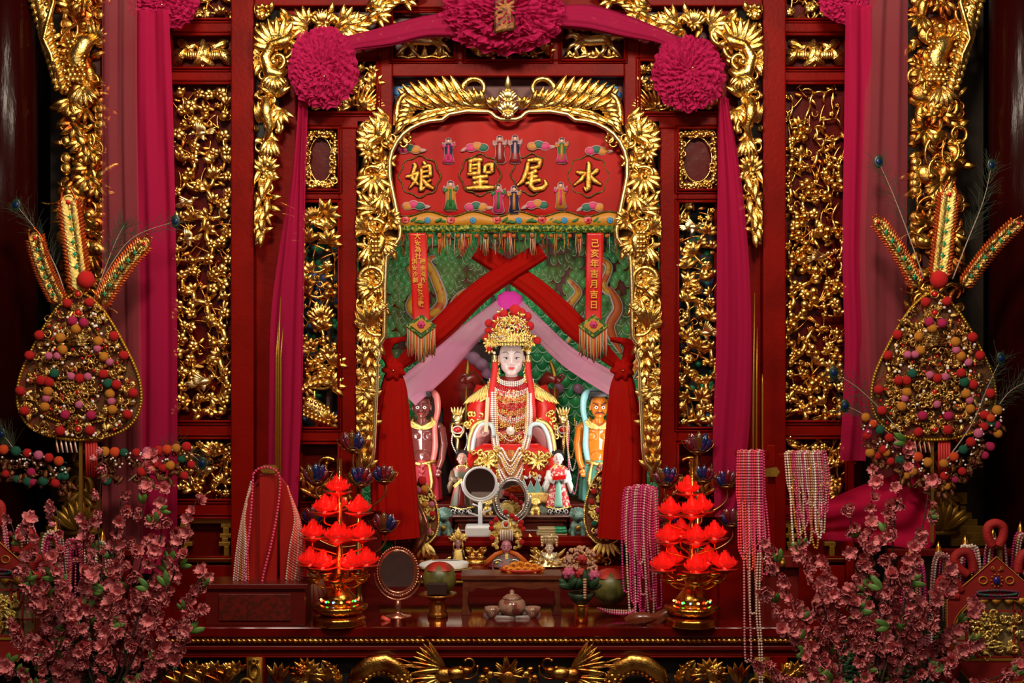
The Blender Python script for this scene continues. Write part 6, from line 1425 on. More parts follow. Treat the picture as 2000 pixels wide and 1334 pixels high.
# flower arrangement in a gilt vase
VY = baseY(1217)
t = Thing('flower_vase', 'gilt goblet vase of cream jasmine, roses and pink buds beside the low table', 'vase of flowers', 1135, 1217, VY)
t.part(MB().lathe(V(1135, 1217, 0), [(13, 0), (12, 10), (14, 14), (12, 20), (15, 32), (13, 35), (15, 37), (10, 37)], 26, fl=(14, .03)), 'goblet', DGOLD)
t.part(MB().lathe(V(1135, 1182, 4), [(10, 0), (20, 12), (27, 24), (24, 24), (8, 4)], 26, fl=(9, .10)), 'leaf_cup', mat('leaf_green_dark', (.012, .03, .012), .6))
R = random.Random(30)
for k, (x, y, r) in enumerate([(1120, 1082, 12), (1136, 1078, 13), (1152, 1084, 12), (1112, 1094, 11), (1130, 1096, 12), (1150, 1098, 12), (1126, 1110, 10), (1156, 1110, 10), (1110, 1106, 8)]):
    m = MB()
    for j in range(26): a = R.uniform(0, 2 * pi); b_ = R.uniform(-.3, 1.4); m.ball(V(x, y, 4) + Vector((r * cos(a) * cos(b_), -r * .8 * abs(sin(a)) * cos(b_) - 2, r * .8 * sin(b_))), 2.6, 2.2, 3, 6, 5)
    t.part(m, 'jasmine_ball', mat('cream_petals', (.50, .26, .16), .7))
for x, y, r, mm in [(1136, 1090, 10, 'rose_red'), (1134, 1118, 11, 'rose_red'), (1110, 1118, 13, 'lotus_pink'), (1160, 1122, 12, 'lotus_pink')]:
    M_ = mat(mm, (.40, .02, .02) if mm == 'rose_red' else (.50, .08, .18), .55); t.part(MB().flower(V(x, y, -12), r, 6, layers=3), 'rose' if mm == 'rose_red' else 'lotus_bud', M_)
m = MB()
for k in range(18): m.leaf(V(1135 + R.uniform(-26, 26), 1148, R.uniform(-10, 8)), R.uniform(10, 170), R.uniform(22, 40), 14, R.uniform(-30, 30), 6)
t.part(m, 'leaf_cluster', mat('leaf_green', (.015, .05, .015), .55)); m = MB()
for k in range(8): m.ball(V(1141, 1128 + 5 * k, -26), 4 - .1 * k, 3.4, 2.6, 8, 6)
t.part(m, 'jasmine_garland', MC['cream_petals'])
# rosy oval table mirror
MY = baseY(1203)
t = Thing('vanity_mirror', 'rose-gold oval mirror on a pedestal in front of the left lotus lamp', 'mirror', 777, 1204, MY)
t2 = Matrix.Rotation(radians(9), 3, 'X')
t.part(MB().grid(lambda u, v: V(777, 1116, -4) + t2 @ Vector((33 * v * cos(2 * pi * u), 0, 40 * v * sin(2 * pi * u))), 41, 6), 'mirror_glass', MIR)
m = MB().ring(V(777, 1116, -3), 35, 43, 3, 52, 8, R=t2)
for k in range(56): a = 2 * pi * k / 56; m.ball(V(777, 1116, -4) + t2 @ Vector((40 * cos(a), 0, 49 * sin(a))), 2.8, 2, 2.8, 7, 5)
t.part(m, 'filigree_frame', ROSEG); m = MB().tube([V(777 + 46 * cos(radians(a)), 1120 - 52 * sin(radians(a)), 4) for a in range(180, 361, 8)], 2.2, 7); m.lathe(V(777, 1204, 4), [(28, 0), (26, 2), (8, 5), (5, 10), (7, 20), (4, 34)], 26); t.part(m, 'pedestal', ROSEG)
# brass horn-like curved vessel
t = Thing('brass_horn', 'large curved brown brass horn standing behind the rose-gold mirror', 'horn', 800, 1085, baseY(1150))
m = MB().tube([V(*q) for q in cat([(752, 990, 0), (762, 972, 0), (782, 962, -4), (800, 968, -8), (815, 994, -10), (822, 1022, -10), (818, 1052, -6), (808, 1076, -2)], 6)], [3, 5, 7, 9, 12, 17, 15, 9], 20); t.part(m, 'curved_body', mat('brown_bronze', (.28, .10, .05), .2, .8))
m = MB().tube([V(782, 966, 0), V(776, 1000, 2), V(770, 1040, 4), V(772, 1150, 6)], [3, 4, 3, 5], 10); m.lathe(V(772, 1150, 6), [(20, 0), (18, 4), (5, 8)], 20); t.part(m, 'support', mat('brown_bronze', (0, 0, 0)))

# ------------------------------------------------------------------ red lotus lamps
GLOW = mat('glowing_lotus', (.55, .010, .006), .25, 0, .5, 120, emit=.42, ecol=(1, .012, .008)); GLOW.node_tree.nodes['Principled BSDF'].inputs['Coat Weight'].default_value = .6
BULB = mat('lotus_bulb', (1, .05, .03), .3, emit=6, ecol=(1, .022, .012))
CUP = mat('lamp_saucer', (.40, .02, .008), .2, .3, coat=.6)
def lamp_proto():
    m = MB()
    for row, (n, r0, h, tl) in enumerate(((12, 20, 11, .9), (10, 17, 18, .45), (8, 12, 24, .15), (6, 7, 28, .1))):
        for k in range(n):
            a = 2 * pi * (k + .5 * row) / n
            def f(u, v): 
                w_ = sin(pi * min(.98, u * .86 + .14)) ** .7 * (5.0 - .7 * row); r_ = r0 * .55 + (r0 * .5 * sin(u * pi * .62)) * (1.0 if row < 2 else .5) - 3 * u * (row > 0)
                x = r_; y = (v - .5) * 2 * w_; return V(1000, 667) + Vector((x * cos(a) - y * sin(a), x * sin(a) + y * cos(a), 3 + h * u - 2.2 * (v - .5) ** 2 * 4 * 0 + abs(v - .5) * 3))
            m.grid(f, 5, 5)
    p = m.mesh('lotus_shade', GLOW)
    for po in p.polygons: pass
    b_ = MB().ball(V(1000, 658), 6, 6, 8, 12, 8).mesh('bulb', BULB)
    s_ = MB().lathe(V(1000, 667), [(3, -7), (6, -4), (19, 0), (24, 2.5), (23, 3.5), (10, 2)], 28, fl=(8, .05)).mesh('saucer', CUP)
    return p, b_, s_
LP = lamp_proto()
def lotus_lamp(cx, by, flowers, label, sd):
    Y = baseY(by); t = Thing('lotus_lamp', label, 'lamp', cx, by, Y, 'tiered red lotus lamps')
    m = MB().lathe(V(cx, by, 0), [(50, 0), (52, 3), (48, 8), (52, 12), (46, 16), (34, 18)], 48, fl=(30, .02)); m.lathe(V(cx, by - 18, 0), [(34, 0), (48, 8), (54, 16), (50, 20), (40, 22)], 48, fl=(24, .04)); m.lathe(V(cx, by - 40, 0), [(38, 0), (32, 6), (34, 10), (28, 18), (22, 26), (14, 34)], 40); t.part(m, 'base', DGOLD)
    m = MB().lathe(V(cx, by - 72, 0), [(12, 0), (15, 8), (18, 22), (16, 34), (10, 44), (12, 52), (7, 60), (5, 90), (5, 250)], 24); t.part(m, 'stem', DGOLD)
    for k in range(14):
        a = 2 * pi * k / 14; c = [(1, .05, .02), (.05, 1, .15), (.1, .2, 1), (1, .6, .1)][k % 4]
        if sin(a) < .3: t.part(MB().ball(V(cx + 36 * cos(a), by - 47, 36 * sin(a)), 2.1, seg=8, rings=6), 'led', mat('led_%d' % (k % 4), c, .4, emit=7, ecol=c))
    for (x, y, d) in flowers:
        q = V(x, y, d); s_ = t.put(LP[2], 'saucer', q + Vector((0, 0, -1)), 1.15); t.put(LP[0], 'lotus_shade', q, 1.18); t.put(LP[1], 'bulb', q, .9)
        if abs(x - cx) > 12:
            P = cat([(cx, y + 34, 0), ((x + cx) / 2, y + 26, d * .6), (x, y + 18, d), (x, y + 4, d)], 5); t.part(MB().tube([V(*p) for p in P], 2, 7), 'arm', DGOLD)
    for (y, n) in ((by - 92, 6), (by - 106, 5)):
        for k in range(n):
            a = 2 * pi * k / n + .5; 
            if sin(a) > .5: continue
            t.part(MB().lathe(V(cx + 52 * cos(a), y, 52 * sin(a)), [(2, -10), (9, -6), (14, 0), (12, 1)], 14).tube([V(*p) for p in cat([(cx, y + 10, 0), (cx + 26 * cos(a), y + 20, 26 * sin(a)), (cx + 52 * cos(a), y + 8, 52 * sin(a))], 5)], 1.8, 6), 'empty_cup', DGOLD)
    for y in set(f[1] for f in flowers):
        n = [f for f in flowers if f[1] == y]; q = n[len(n) // 2]
    for (yy, p) in ((by - 240, 1.6), (by - 180, 2.0), (by - 130, 2.4)):
        l = lamp('lotus_glow_lamp', 'POINT', W(cx, yy, Y, -46), None, p * .55, (1, .04, .02), .05); 
F1 = [(660, 962, 0), (636, 1000, -16), (652, 998, 24), (702, 1002, -10), (612, 1050, -6), (661, 1052, -34), (708, 1052, -8), (606, 1104, -4), (634, 1106, -30), (690, 1106, -30), (716, 1104, -6), (664, 1060, 30)]
F2 = [(1343, 965, 0), (1308, 1006, -10), (1347, 1004, -30), (1372, 1002, 14), (1302, 1058, -10), (1356, 1056, -34), (1394, 1052, -8), (1333, 1052, 26), (1292, 1112, -14), (1316, 1106, 26), (1355, 1112, -40), (1386, 1104, 20), (1414, 1110, -12)]
lotus_lamp(663, 1218, F1, 'tiered red lotus lamp standing between the offering box and the rose-gold mirror', 0)
lotus_lamp(1352, 1220, F2, 'tiered red lotus lamp standing between the two hanging clusters of pearl loops', 1)
# darker coloured-glass lotus candelabra behind each lamp
GLS = [mat('glass_' + n, tuple(q * .45 for q in c), .12, .2, coat=.8) for n, c in (('violet', (.06, .03, .20)), ('red', (.30, .015, .02)), ('rose', (.30, .05, .09)), ('amber', (.26, .10, .01)), ('blue', (.02, .05, .24)))]
def candelabrum(cx, by, tops, label):
    t = Thing('lotus_candelabrum', label, 'candelabrum', cx, by, baseY(1175), 'glass lotus candelabra'); B = mat('aged_brass', (.38, .17, .05), .25, .9)
    m = MB().lathe(V(cx, 1185, 0), [(30, 0), (28, 4), (10, 10), (6, 30), (5, 300 if cx < 1000 else 330)], 20)
    for (x, y, s_) in tops: m.tube([V(*p) for p in cat([(cx, y + 60, 0), ((x + cx) / 2, y + 62, -8), (x, y + 40, -10), (x, y + 12, -10)], 6)], 2.2, 7)
    t.part(m, 'frame', B)
    for j, (x, y, s_) in enumerate(tops):
        for k in range(7):
            a = 180 - 30 * k; dd = -12 - 8 * sin(pi * k / 6); m = MB(); m.leaf(V(x, y + 14 * s_, dd), a if 20 < a < 160 else (30 if a <= 20 else 150), 38 * s_ * (1 if 30 < a < 150 else .9), 19 * s_, -(a - 90) * .4, 6, back=3, n=8)
            p = t.part(m, 'glass_petal', GLS[(j + k) % 5]); 
            e = MB(); A = radians(a if 20 < a < 160 else (30 if a <= 20 else 150)); u0 = Vector((cos(A), 0, sin(A))); n_ = Vector((-sin(A), 0, cos(A))); c = V(x, y + 14 * s_, dd - 3); L = 38 * s_
            e.tube([c, c + u0 * L * .35 + n_ * 9 * s_, c + u0 * L * .7 + n_ * 7 * s_, c + u0 * L, c + u0 * L * .7 - n_ * 7 * s_, c + u0 * L * .35 - n_ * 9 * s_, c], .9, 5); t.part(e, 'wire_edge', B, p)
        t.part(MB().lathe(V(x, y + 18 * s_, -12), [(4, -6), (14, 0), (18 * s_, 3), (12, 2)], 20, fl=(8, .08)), 'cup', B)
candelabrum(700, 1185, [(690, 862, .95), (620, 925, 1.0), (706, 930, .95), (752, 925, .85), (614, 1005, .8), (752, 1020, .95)], 'dark glass lotus candelabrum behind the left lotus lamp')
candelabrum(1363, 1185, [(1362, 865, 1.0), (1300, 930, .95), (1372, 925, .8), (1418, 935, .85), (1428, 1010, .9), (1302, 1010, .8)], 'dark glass lotus candelabrum behind the right lotus lamp')

# ------------------------------------------------------------------ bead necklaces
HOT = mat('hot_pink_pearl', (.62, .05, .16), .25, coat=.4); ROSEP = mat('rose_bead', (.60, .22, .24), .25, coat=.4); WARMP = mat('warm_pearl', (.62, .42, .34), .25, coat=.4); CORAL = mat('coral_bead', (.75, .08, .05), .3, coat=.3); AMB = mat('amber_bead', (.55, .24, .03), .3, coat=.3); MAG = mat('magenta_bead', (.55, .02, .18), .25, coat=.4)
PALL = {'h': HOT, 'r': ROSEP, 'w': WARMP, 'c': CORAL, 'a': AMB, 'm': MAG, 'p': PEARL}
CN = {'h': 'hot-pink', 'r': 'rose', 'w': 'pale', 'c': 'coral', 'a': 'amber', 'm': 'magenta', 'p': 'white'}
def necklace(P, m_, lab, grp, Y, r=2.6, base=None):
    P = cat([tuple(p) + (0,) * (3 - len(p)) for p in P], 9); b_ = max(P, key=lambda q: q[1])
    return solo(MB().beads([V(*p) for p in P], r, 2.1), 'bead_necklace', m_, lab, 'necklace', b_[0], b_[1], Y, grp)
# offering box with a red post, hung with necklaces
BYY = baseY(1222)
t = Thing('offering_box', 'dark red lacquered offering box with faded lettering on its front', 'box', 498, 1222, BYY)
t.part(MB().box(400, 1146, 596, 1222, 0, 80), 'body', mat('box_red', (.10, .006, .004), .3, 0, .2, 30, coat=.2), smooth=False, bevel=.004)
t.part(MB().box(394, 1140, 602, 1150, -6, 86), 'lid', mat('box_red', (0, 0, 0)), smooth=False, bevel=.003)
t.part(MB().box(428, 1160, 568, 1212, -3, 4), 'lettering_panel', mat('box_panel', (.13, .008, .004), .4, 0, .3, 60, (.07, .008, .004), 60, (.5, .54)), smooth=False, bevel=.002)
t = Thing('necklace_stand', 'red necklace stand with a flat post and arched boards on the offering box', 'stand', 530, 1140, BYY + .1)
t.part(MB().box(508, 925, 542, 1138, -10, 0), 'post', mat('bright_red_paint', (.30, .006, .003), .4), smooth=False, bevel=.003)
for P in ([(511, 928), (495, 945), (483, 975), (477, 1010), (474, 1060), (478, 1138), (508, 1138)], [(545, 928), (562, 950), (574, 985), (580, 1030), (582, 1080), (580, 1138), (546, 1138)]):
    t.part(MB().prism(P, 4, 12), 'arched_board', MC['bright_red_paint'], smooth=False, bevel=.003)
t.part(MB().prism([(510, 916), (516, 908), (538, 908), (544, 916), (538, 924), (516, 924)], -12, 2), 'gilt_cap', GOLDF, smooth=False)
t.part(MB().box(460, 1136, 600, 1143, -16, 30), 'foot', LACQD, smooth=False, bevel=.003)
necklace([(497, 925, -14), (492, 1010, -14), (482, 1120, -16), (484, 1240, -30), (496, 1265, -32), (512, 1258, -32), (516, 1230, -30), (514, 1140, -16), (532, 1060, -14), (545, 990, -14), (548, 930, -14), (530, 912, -16), (508, 914, -16), (497, 925, -14)], HOT, 'single long hot-pink bead necklace looped over the red post and hanging down the box front', None, BYY + .08, 2.9)
G1 = 'necklaces hung on the red stand'
cols = 'wrwarwpc'
for k in range(8):
    x = 470 + k * 3.2; necklace([(490 + k, 942 + 2 * k, 1), (476 + k * .6, 1000, -5), (x - 6, 1070, -8 - k), (x - 12 + k, 1136, -12)], PALL[cols[k]], CN[cols[k]] + ' bead strand at the left side of the red stand', G1 + ' left side', BYY + .12, 2.3)
for k in range(10):
    x = 562 + k * 3.4; necklace([(562 + k * .6, 950 + 2 * k, -3), (576 + k, 1010, -5), (x + 5, 1070, -8 - k), (x - 2, 1136, -12)], PALL['wccrcwcwrc'[k]], CN['wccrcwcwrc'[k]] + ' bead strand at the right side of the red stand', G1 + ' right side', BYY + .12, 2.4)
# cluster between curtain and right lamp
t = Thing('necklace_stand', 'dark T-shaped necklace stand to the right of the niche', 'stand', 1247, 1205, baseY(1205) + .02); t.part(MB().tube([V(1247, 1205, 8), V(1247, 955, 8)], 4, 8).tube([V(1218, 962, 8), V(1232, 952, 8), V(1262, 952, 8), V(1278, 962, 8)], 3.4, 8).lathe(V(1247, 1205, 8), [(26, 0), (24, 4), (5, 8)], 20), 'frame', LACQD)
for k in range(16):
    x = 1217 + 3.8 * k; dx = (k % 4) * 5; bot = (1155, 1080, 1198, 1120, 1175, 1195, 1100, 1160, 1190, 1130, 1090, 1198, 1150, 1170, 1120, 1185)[k]
    necklace([(x, 975 - 10 * sin(pi * k / 16), -2 - (k % 5) * 2), (x - 3, 1040, -6 - (k % 3) * 3), (x + dx * .4, bot - 14, -8), (x + 7 + dx * .3, bot, -8), (x + 13 + dx * .3, bot - 14, -8), (x + 12, 1040, -4), (x + 9, 962 - 6 * sin(pi * k / 16), 0), (x + 3, 956 - 6 * sin(pi * k / 16), 0), (x, 975 - 10 * sin(pi * k / 16), -2 - (k % 5) * 2)], PALL['mhwmhmwrmhmwmhrm'[k]], CN['mhwmhmwrmhmwmhrm'[k]] + (' long' if bot > 1165 else ' short' if bot < 1125 else ' middling') + ' bead loop hanging beside the right lotus lamp', 'pearl loops beside the right lotus lamp', baseY(1205), 2.5)
for k in range(4): necklace([(1168, 1188 - k, -6 * k), (1190, 1191 + k, -6 * k - 2), (1222, 1193 + k, -6 * k), (1238, 1190, -6 * k)], PALL['whwm'[k]], CN['whwm'[k]] + ' bead strand lying on the table below the pearl loops', 'bead strands lying on the table', baseY(1206) + .02, 2.2)
# tall cluster with long strands over the table edge
SY = baseY(1224)
t = Thing('necklace_rail', 'red rail stand on the table holding pink bead necklaces at its left end', 'stand', 1520, 1226, SY + .05)
t.part(MB().box(1436, 880, 1500, 892, 0, 10).box(1520, 886, 1614, 896, 0, 10).box(1500, 870, 1516, 1226, 6, 16), 'rail', LACQ, smooth=False, bevel=.003)
t.part(MB().prism([(1490, 916), (1516, 912), (1522, 921), (1516, 930), (1490, 930)], -8, 4), 'gilt_cap', GOLDF, smooth=False)
t.part(MB().box(1484, 1082, 1590, 1106, -20, 50).box(1480, 1108, 1560, 1226, -4, 50), 'box_body', mat('rail_red', (.14, .005, .003), .4), smooth=False, bevel=.004)
for x in (1498, 1525): t.part(MB().box(x - 4, 1092, x + 4, 1104, -22, -18).ball(V(x, 1091, -20), 5, 2, 5), 'gilt_peg', GOLDF)
for k in range(14):
    x = 1440 + 3.6 * k; bot = (1080, 1090, 1070, 1285, 1110, 1080, 1195, 1065, 1075, 1130, 1060, 1090, 1120, 1075)[k]
    necklace([(x, 884, -6), (x - 2 + .2 * k, 960, -8 - k % 3 * 3), (x + 1, (bot + 900) / 2, -8), (x + 2 + (k % 3), bot - 12, -8 - (6 if bot > 1230 else 0)), (x + 9, bot, -8 - (6 if bot > 1230 else 0)), (x + 15, bot - 12, -8), (x + 9, (bot + 900) / 2, -5), (x + 6, 960, -4), (x + 4, 884, -4), (x, 884, -6)], PALL['hchrchwhhchwhh'[k]], CN['hchrchwhhchwhh'[k]] + (' very long' if bot > 1200 else ' long' if bot > 1105 else ' short') + ' necklace on the left end of the rail stand', 'pink necklaces on the rail', SY, 2.6)
for k in range(2): necklace([(1478 + 5 * k, 1080, -14), (1474 + 6 * k, 1180, -18), (1476 + 5 * k, 1260, -40), (1477 + 5 * k, 1340, -40)], WARMP, ('left' if not k else 'right') + ' one of two pale strands falling over the table edge', 'pale strands falling over the table edge', SY, 2.5)
for k in range(18):
    x = 1532 + 4.2 * k; bot = (1000, 1090, 1045, 1010, 1100, 1030, 985, 1060, 1020, 990, 1040, 1070, 1000, 1050, 1010, 1040, 985, 1000)[k]
    necklace([(x, 886, -6), (x + 4, 940, -8 - k % 3 * 3), (x + 12 - .6 * k, bot - 30, -10), (x + 20 - .6 * k, bot, -10), (x + 28 - .9 * k, bot - 24, -8), (x + 16, 940, -4), (x + 9, 884, -3), (x, 886, -6)], PALL['wpahhrwwhprawphwrh'[k]], CN['wpahhrwwhprawphwrh'[k]] + (' long' if bot > 1045 else ' medium' if bot > 1005 else ' short') + ' necklace on the right end of the rail stand', 'mixed pearl necklaces on the rail', SY - .02, 2.5)
# divination blocks, lipstick, joss sticks
for k in range(2): solo(MB().leaf(V(1222 + 44 * k, 1214, -6), 20 - 10 * k, 62, 26, -20 + 60 * k, 10, H=9, back=6), 'moon_block', mat('moon_block_wood', (.16, .03, .012), .3, coat=.3), ('left' if not k else 'right') + '-hand crescent divination block beside the right lotus lamp', 'divination block', 1250, 1216, baseY(1216) - .03 + .06 * k, 'divination blocks')
solo(MB().tube([V(746, 1205, -4), V(762, 1212, -8)], 4.5, 12), 'lipstick', CORAL, 'small red lipstick lying at the left foot of the rose-gold mirror', 'lipstick', 754, 1212, baseY(1211))
for k in range(5): solo(MB().box(596 + 9 * k, 1115 + 4 * (k % 2), 603 + 9 * k, 1189, -4 - k, -2 - k, R=rot2(-8 + 7 * k)), 'wooden_spatula', mat('pale_wood', (.45, .20, .12), .5), 'pale wooden stick leaning behind the left lotus lamp', 'stick', 600 + 9 * k, 1190, baseY(1190), 'wooden sticks behind the left lamp', smooth=False, bevel=.001)
for x0, x1, y0, lb in ((538, 541, 630, 'tallest gilt joss stick before the left hanging'), (542, 545, 580, 'slender gilt joss stick beside the tallest one on the left'), (546, 550, 640, 'thick gilt joss stick at the left hanging, right of its pair')):
    solo(MB().tube([V(x0, 1183, 0), V((x0 + x1) / 2, 700, 0), V(x1 + 3, y0, 0)], [3, 2.2, .7], 8), 'joss_stick', GOLDF, lb, 'incense stick', x0, 1183, -.24, 'gilt joss sticks')
for x0, x1, y0, lb in ((1470, 1474, 572, 'tall gilt joss stick beside the right hanging'), (1477, 1479, 640, 'second gilt joss stick beside the right hanging'), (1490, 1489, 730, 'short gilt joss stick on the right stile')):
    solo(MB().tube([V(x0, 1183, 0), V((x0 + x1) / 2, 750, 0), V(x1, y0, 0)], [2.6, 2, .6], 8), 'joss_stick', GOLDF, lb, 'incense stick', x0, 1183, -.24, 'gilt joss sticks')
# ================================================================== POM-POM PLAQUES AND GARLANDS
POM = {'r': POMR, 'm': mat('pompom_magenta', (.50, .010, .09), .95, 0, 1, 600), 'y': mat('pompom_yellow', (.62, .22, .015), .95, 0, 1, 600), 'p': mat('pompom_pink', (.70, .14, .28), .8, 0, 1, 600), 'g': mat('pompom_green', (.008, .11, .06), .95, 0, 1, 600), 'o': mat('pompom_orange_bright', (.75, .07, .01), .95, 0, 1, 600)}
FOILG = mat('crinkled_foil', (.78, .50, .14), .28, .9, 1, 150, (.22, .07, .02), 60, (.42, .6)); FEA = mat('feather_dark', (.025, .035, .015), .6); QUILL = mat('quill', (.35, .25, .18), .5)
POMM = {k: fuzzy(V(1000, 667), 10, 3).mesh('pompom_' + k, m_) for k, m_ in POM.items()}
FOILR = mat('red_edged_foil', (.55, .10, .02), .3, .8, .8, 120); SEQ = mat('green_gem', (.01, .25, .10), .1, coat=1)
def drop(cx, sx=1.0, n=72):
    T = [(573, 6), (580, 20), (600, 42), (625, 60), (650, 75), (680, 91), (710, 106), (740, 117), (770, 121), (795, 119), (820, 108), (838, 90), (850, 62), (857, 30), (859, 0)]
    T = cat(T, 3); return [(cx + w, y) for y, w in T] + [(cx - w, y) for y, w in T[::-1]][1:]
def drop_w(y):
    T = [(573, 6), (600, 42), (650, 75), (710, 106), (770, 121), (795, 119), (820, 108), (838, 90), (850, 62), (859, 0)]
    for a, c in zip(T, T[1:]):
        if a[0] <= y <= c[0]: return a[1] + (c[1] - a[1]) * (y - a[0]) / (c[0] - a[0])
    return 0
LST = [('r', 337, 575), ('r', 443, 570), ('r', 202, 728), ('r', 560, 732), ('r', 155, 825), ('r', 608, 825), ('r', 110, 995), ('r', 652, 1005), ('r', 130, 1092), ('r', 625, 1108), ('r', 302, 1188), ('r', 445, 1185), ('r', 395, 935), ('r', 210, 945), ('r', 250, 952), ('r', 510, 915), ('r', 573, 965),
       ('m', 362, 660), ('m', 415, 668), ('m', 326, 1110), ('m', 450, 1112), ('y', 378, 698), ('y', 302, 740), ('y', 485, 757), ('y', 314, 798), ('y', 512, 832), ('y', 243, 997), ('y', 541, 1010), ('y', 228, 1072), ('y', 552, 1085),
       ('p', 248, 828), ('p', 288, 828), ('p', 480, 793), ('p', 540, 857), ('p', 355, 925), ('p', 435, 927), ('p', 235, 1032), ('p', 392, 1062), ('p', 547, 1045), ('g', 275, 912), ('g', 530, 960)]
def foil_feather(t, x0, y0, x1, y1, w_, bend=0):
    n = 24; m = MB(); e = MB(); A = V(x0, y0, -8); B = V(x1, y1, -10); D = B - A; N = Vector((-D.z, 0, D.x)).normalized(); pt = lambda q: A + D * q + N * bend * sin(pi * q)
    an = math.degrees(atan2(D.z, D.x))
    m.tube([pt(k / 10) for k in range(11)], [w_ * .35] * 10 + [w_ * .5], 6, .4)
    for k in range(n):
        q = k / n
        for s_ in (-1, 1): m.leaf(pt(q) + N * s_ * w_ * .1, an + s_ * 32, w_ * 1.5, w_ * .6, s_ * 14, 3, n=5); e.leaf(pt(q) + N * s_ * w_ * .5 + Vector((0, 2, 0)), an + s_ * 36, w_ * 1.6, w_ * .5, s_ * 24, 3, n=5)
    m.ring(B + D.normalized() * 4, w_ * .8, w_ * .9, w_ * .22, 24, 6); m.ball(B + D.normalized() * 4, w_ * .75, 2, w_ * .85)
    for s_ in (-1, 1): e.scroll(B - D.normalized() * 8 + N * s_ * w_ * .9, an + s_ * 10, w_ * 2.6, s_ * -40, w_ * .22, 1)
    p = t.part(m, 'foil_feather', GILT if abs(x1 - x0) < 40 else FOILG); t.part(e, 'red_fringe', FOILR, p); g = MB()
    for k in range(1, 7): c = pt(k / 7) + Vector((0, -6, 0)); g.ball(c, 1.8, 1.5, 6); g.ball(c, 5, 1.2, 1.6)
    t.part(g, 'green_gems', SEQ, p); t.part(MB().ball(B + D.normalized() * 4 + Vector((0, -4, 0)), w_ * .3), 'red_gem', GEM, p)
def peacock(t, P, eye=True, seed=0):
    R = random.Random(seed); C = cat([tuple(p) + (0,) * (3 - len(p)) for p in P], 8); m = MB().tube([V(*c) for c in C], [1.6 - 1.2 * k / len(C) for k in range(len(C))], 5); f = t.part(m, 'feather_quill', QUILL); b_ = MB(); n = len(C)
    for k in range(int(n * .35), n - 1):
        for j in range(3):
            q = V(*C[k]); T = (V(*C[min(n - 1, k + 1)]) - V(*C[k - 1])).normalized(); an = math.degrees(atan2(T.z, T.x))
            for s_ in (-1, 1): b_.tube(b_.path(q, an + s_ * R.uniform(20, 60), R.uniform(18, 46), s_ * R.uniform(-50, 30), 1, 5), [.45, .25], 3, cap=False)
    e = V(*C[-1])
    for k in range(26): b_.tube(b_.path(e, R.uniform(0, 360), R.uniform(8, 18), R.uniform(-60, 60), 1, 4), [.5, .3], 3, cap=False)
    t.part(b_, 'barbs', FEA, f)
    if eye:
        g = MB().ball(e, 9, 1.5, 13, 14, 8); t.part(g, 'eye_ring', mat('peacock_green', (.012, .03, .018), .35, .2), f); g = MB().ball(e + Vector((0, -2, 0)), 5, 1.5, 6, 12, 8); t.part(g, 'eye_spot', mat('peacock_blue', (.004, .015, .09), .3, .2), f)
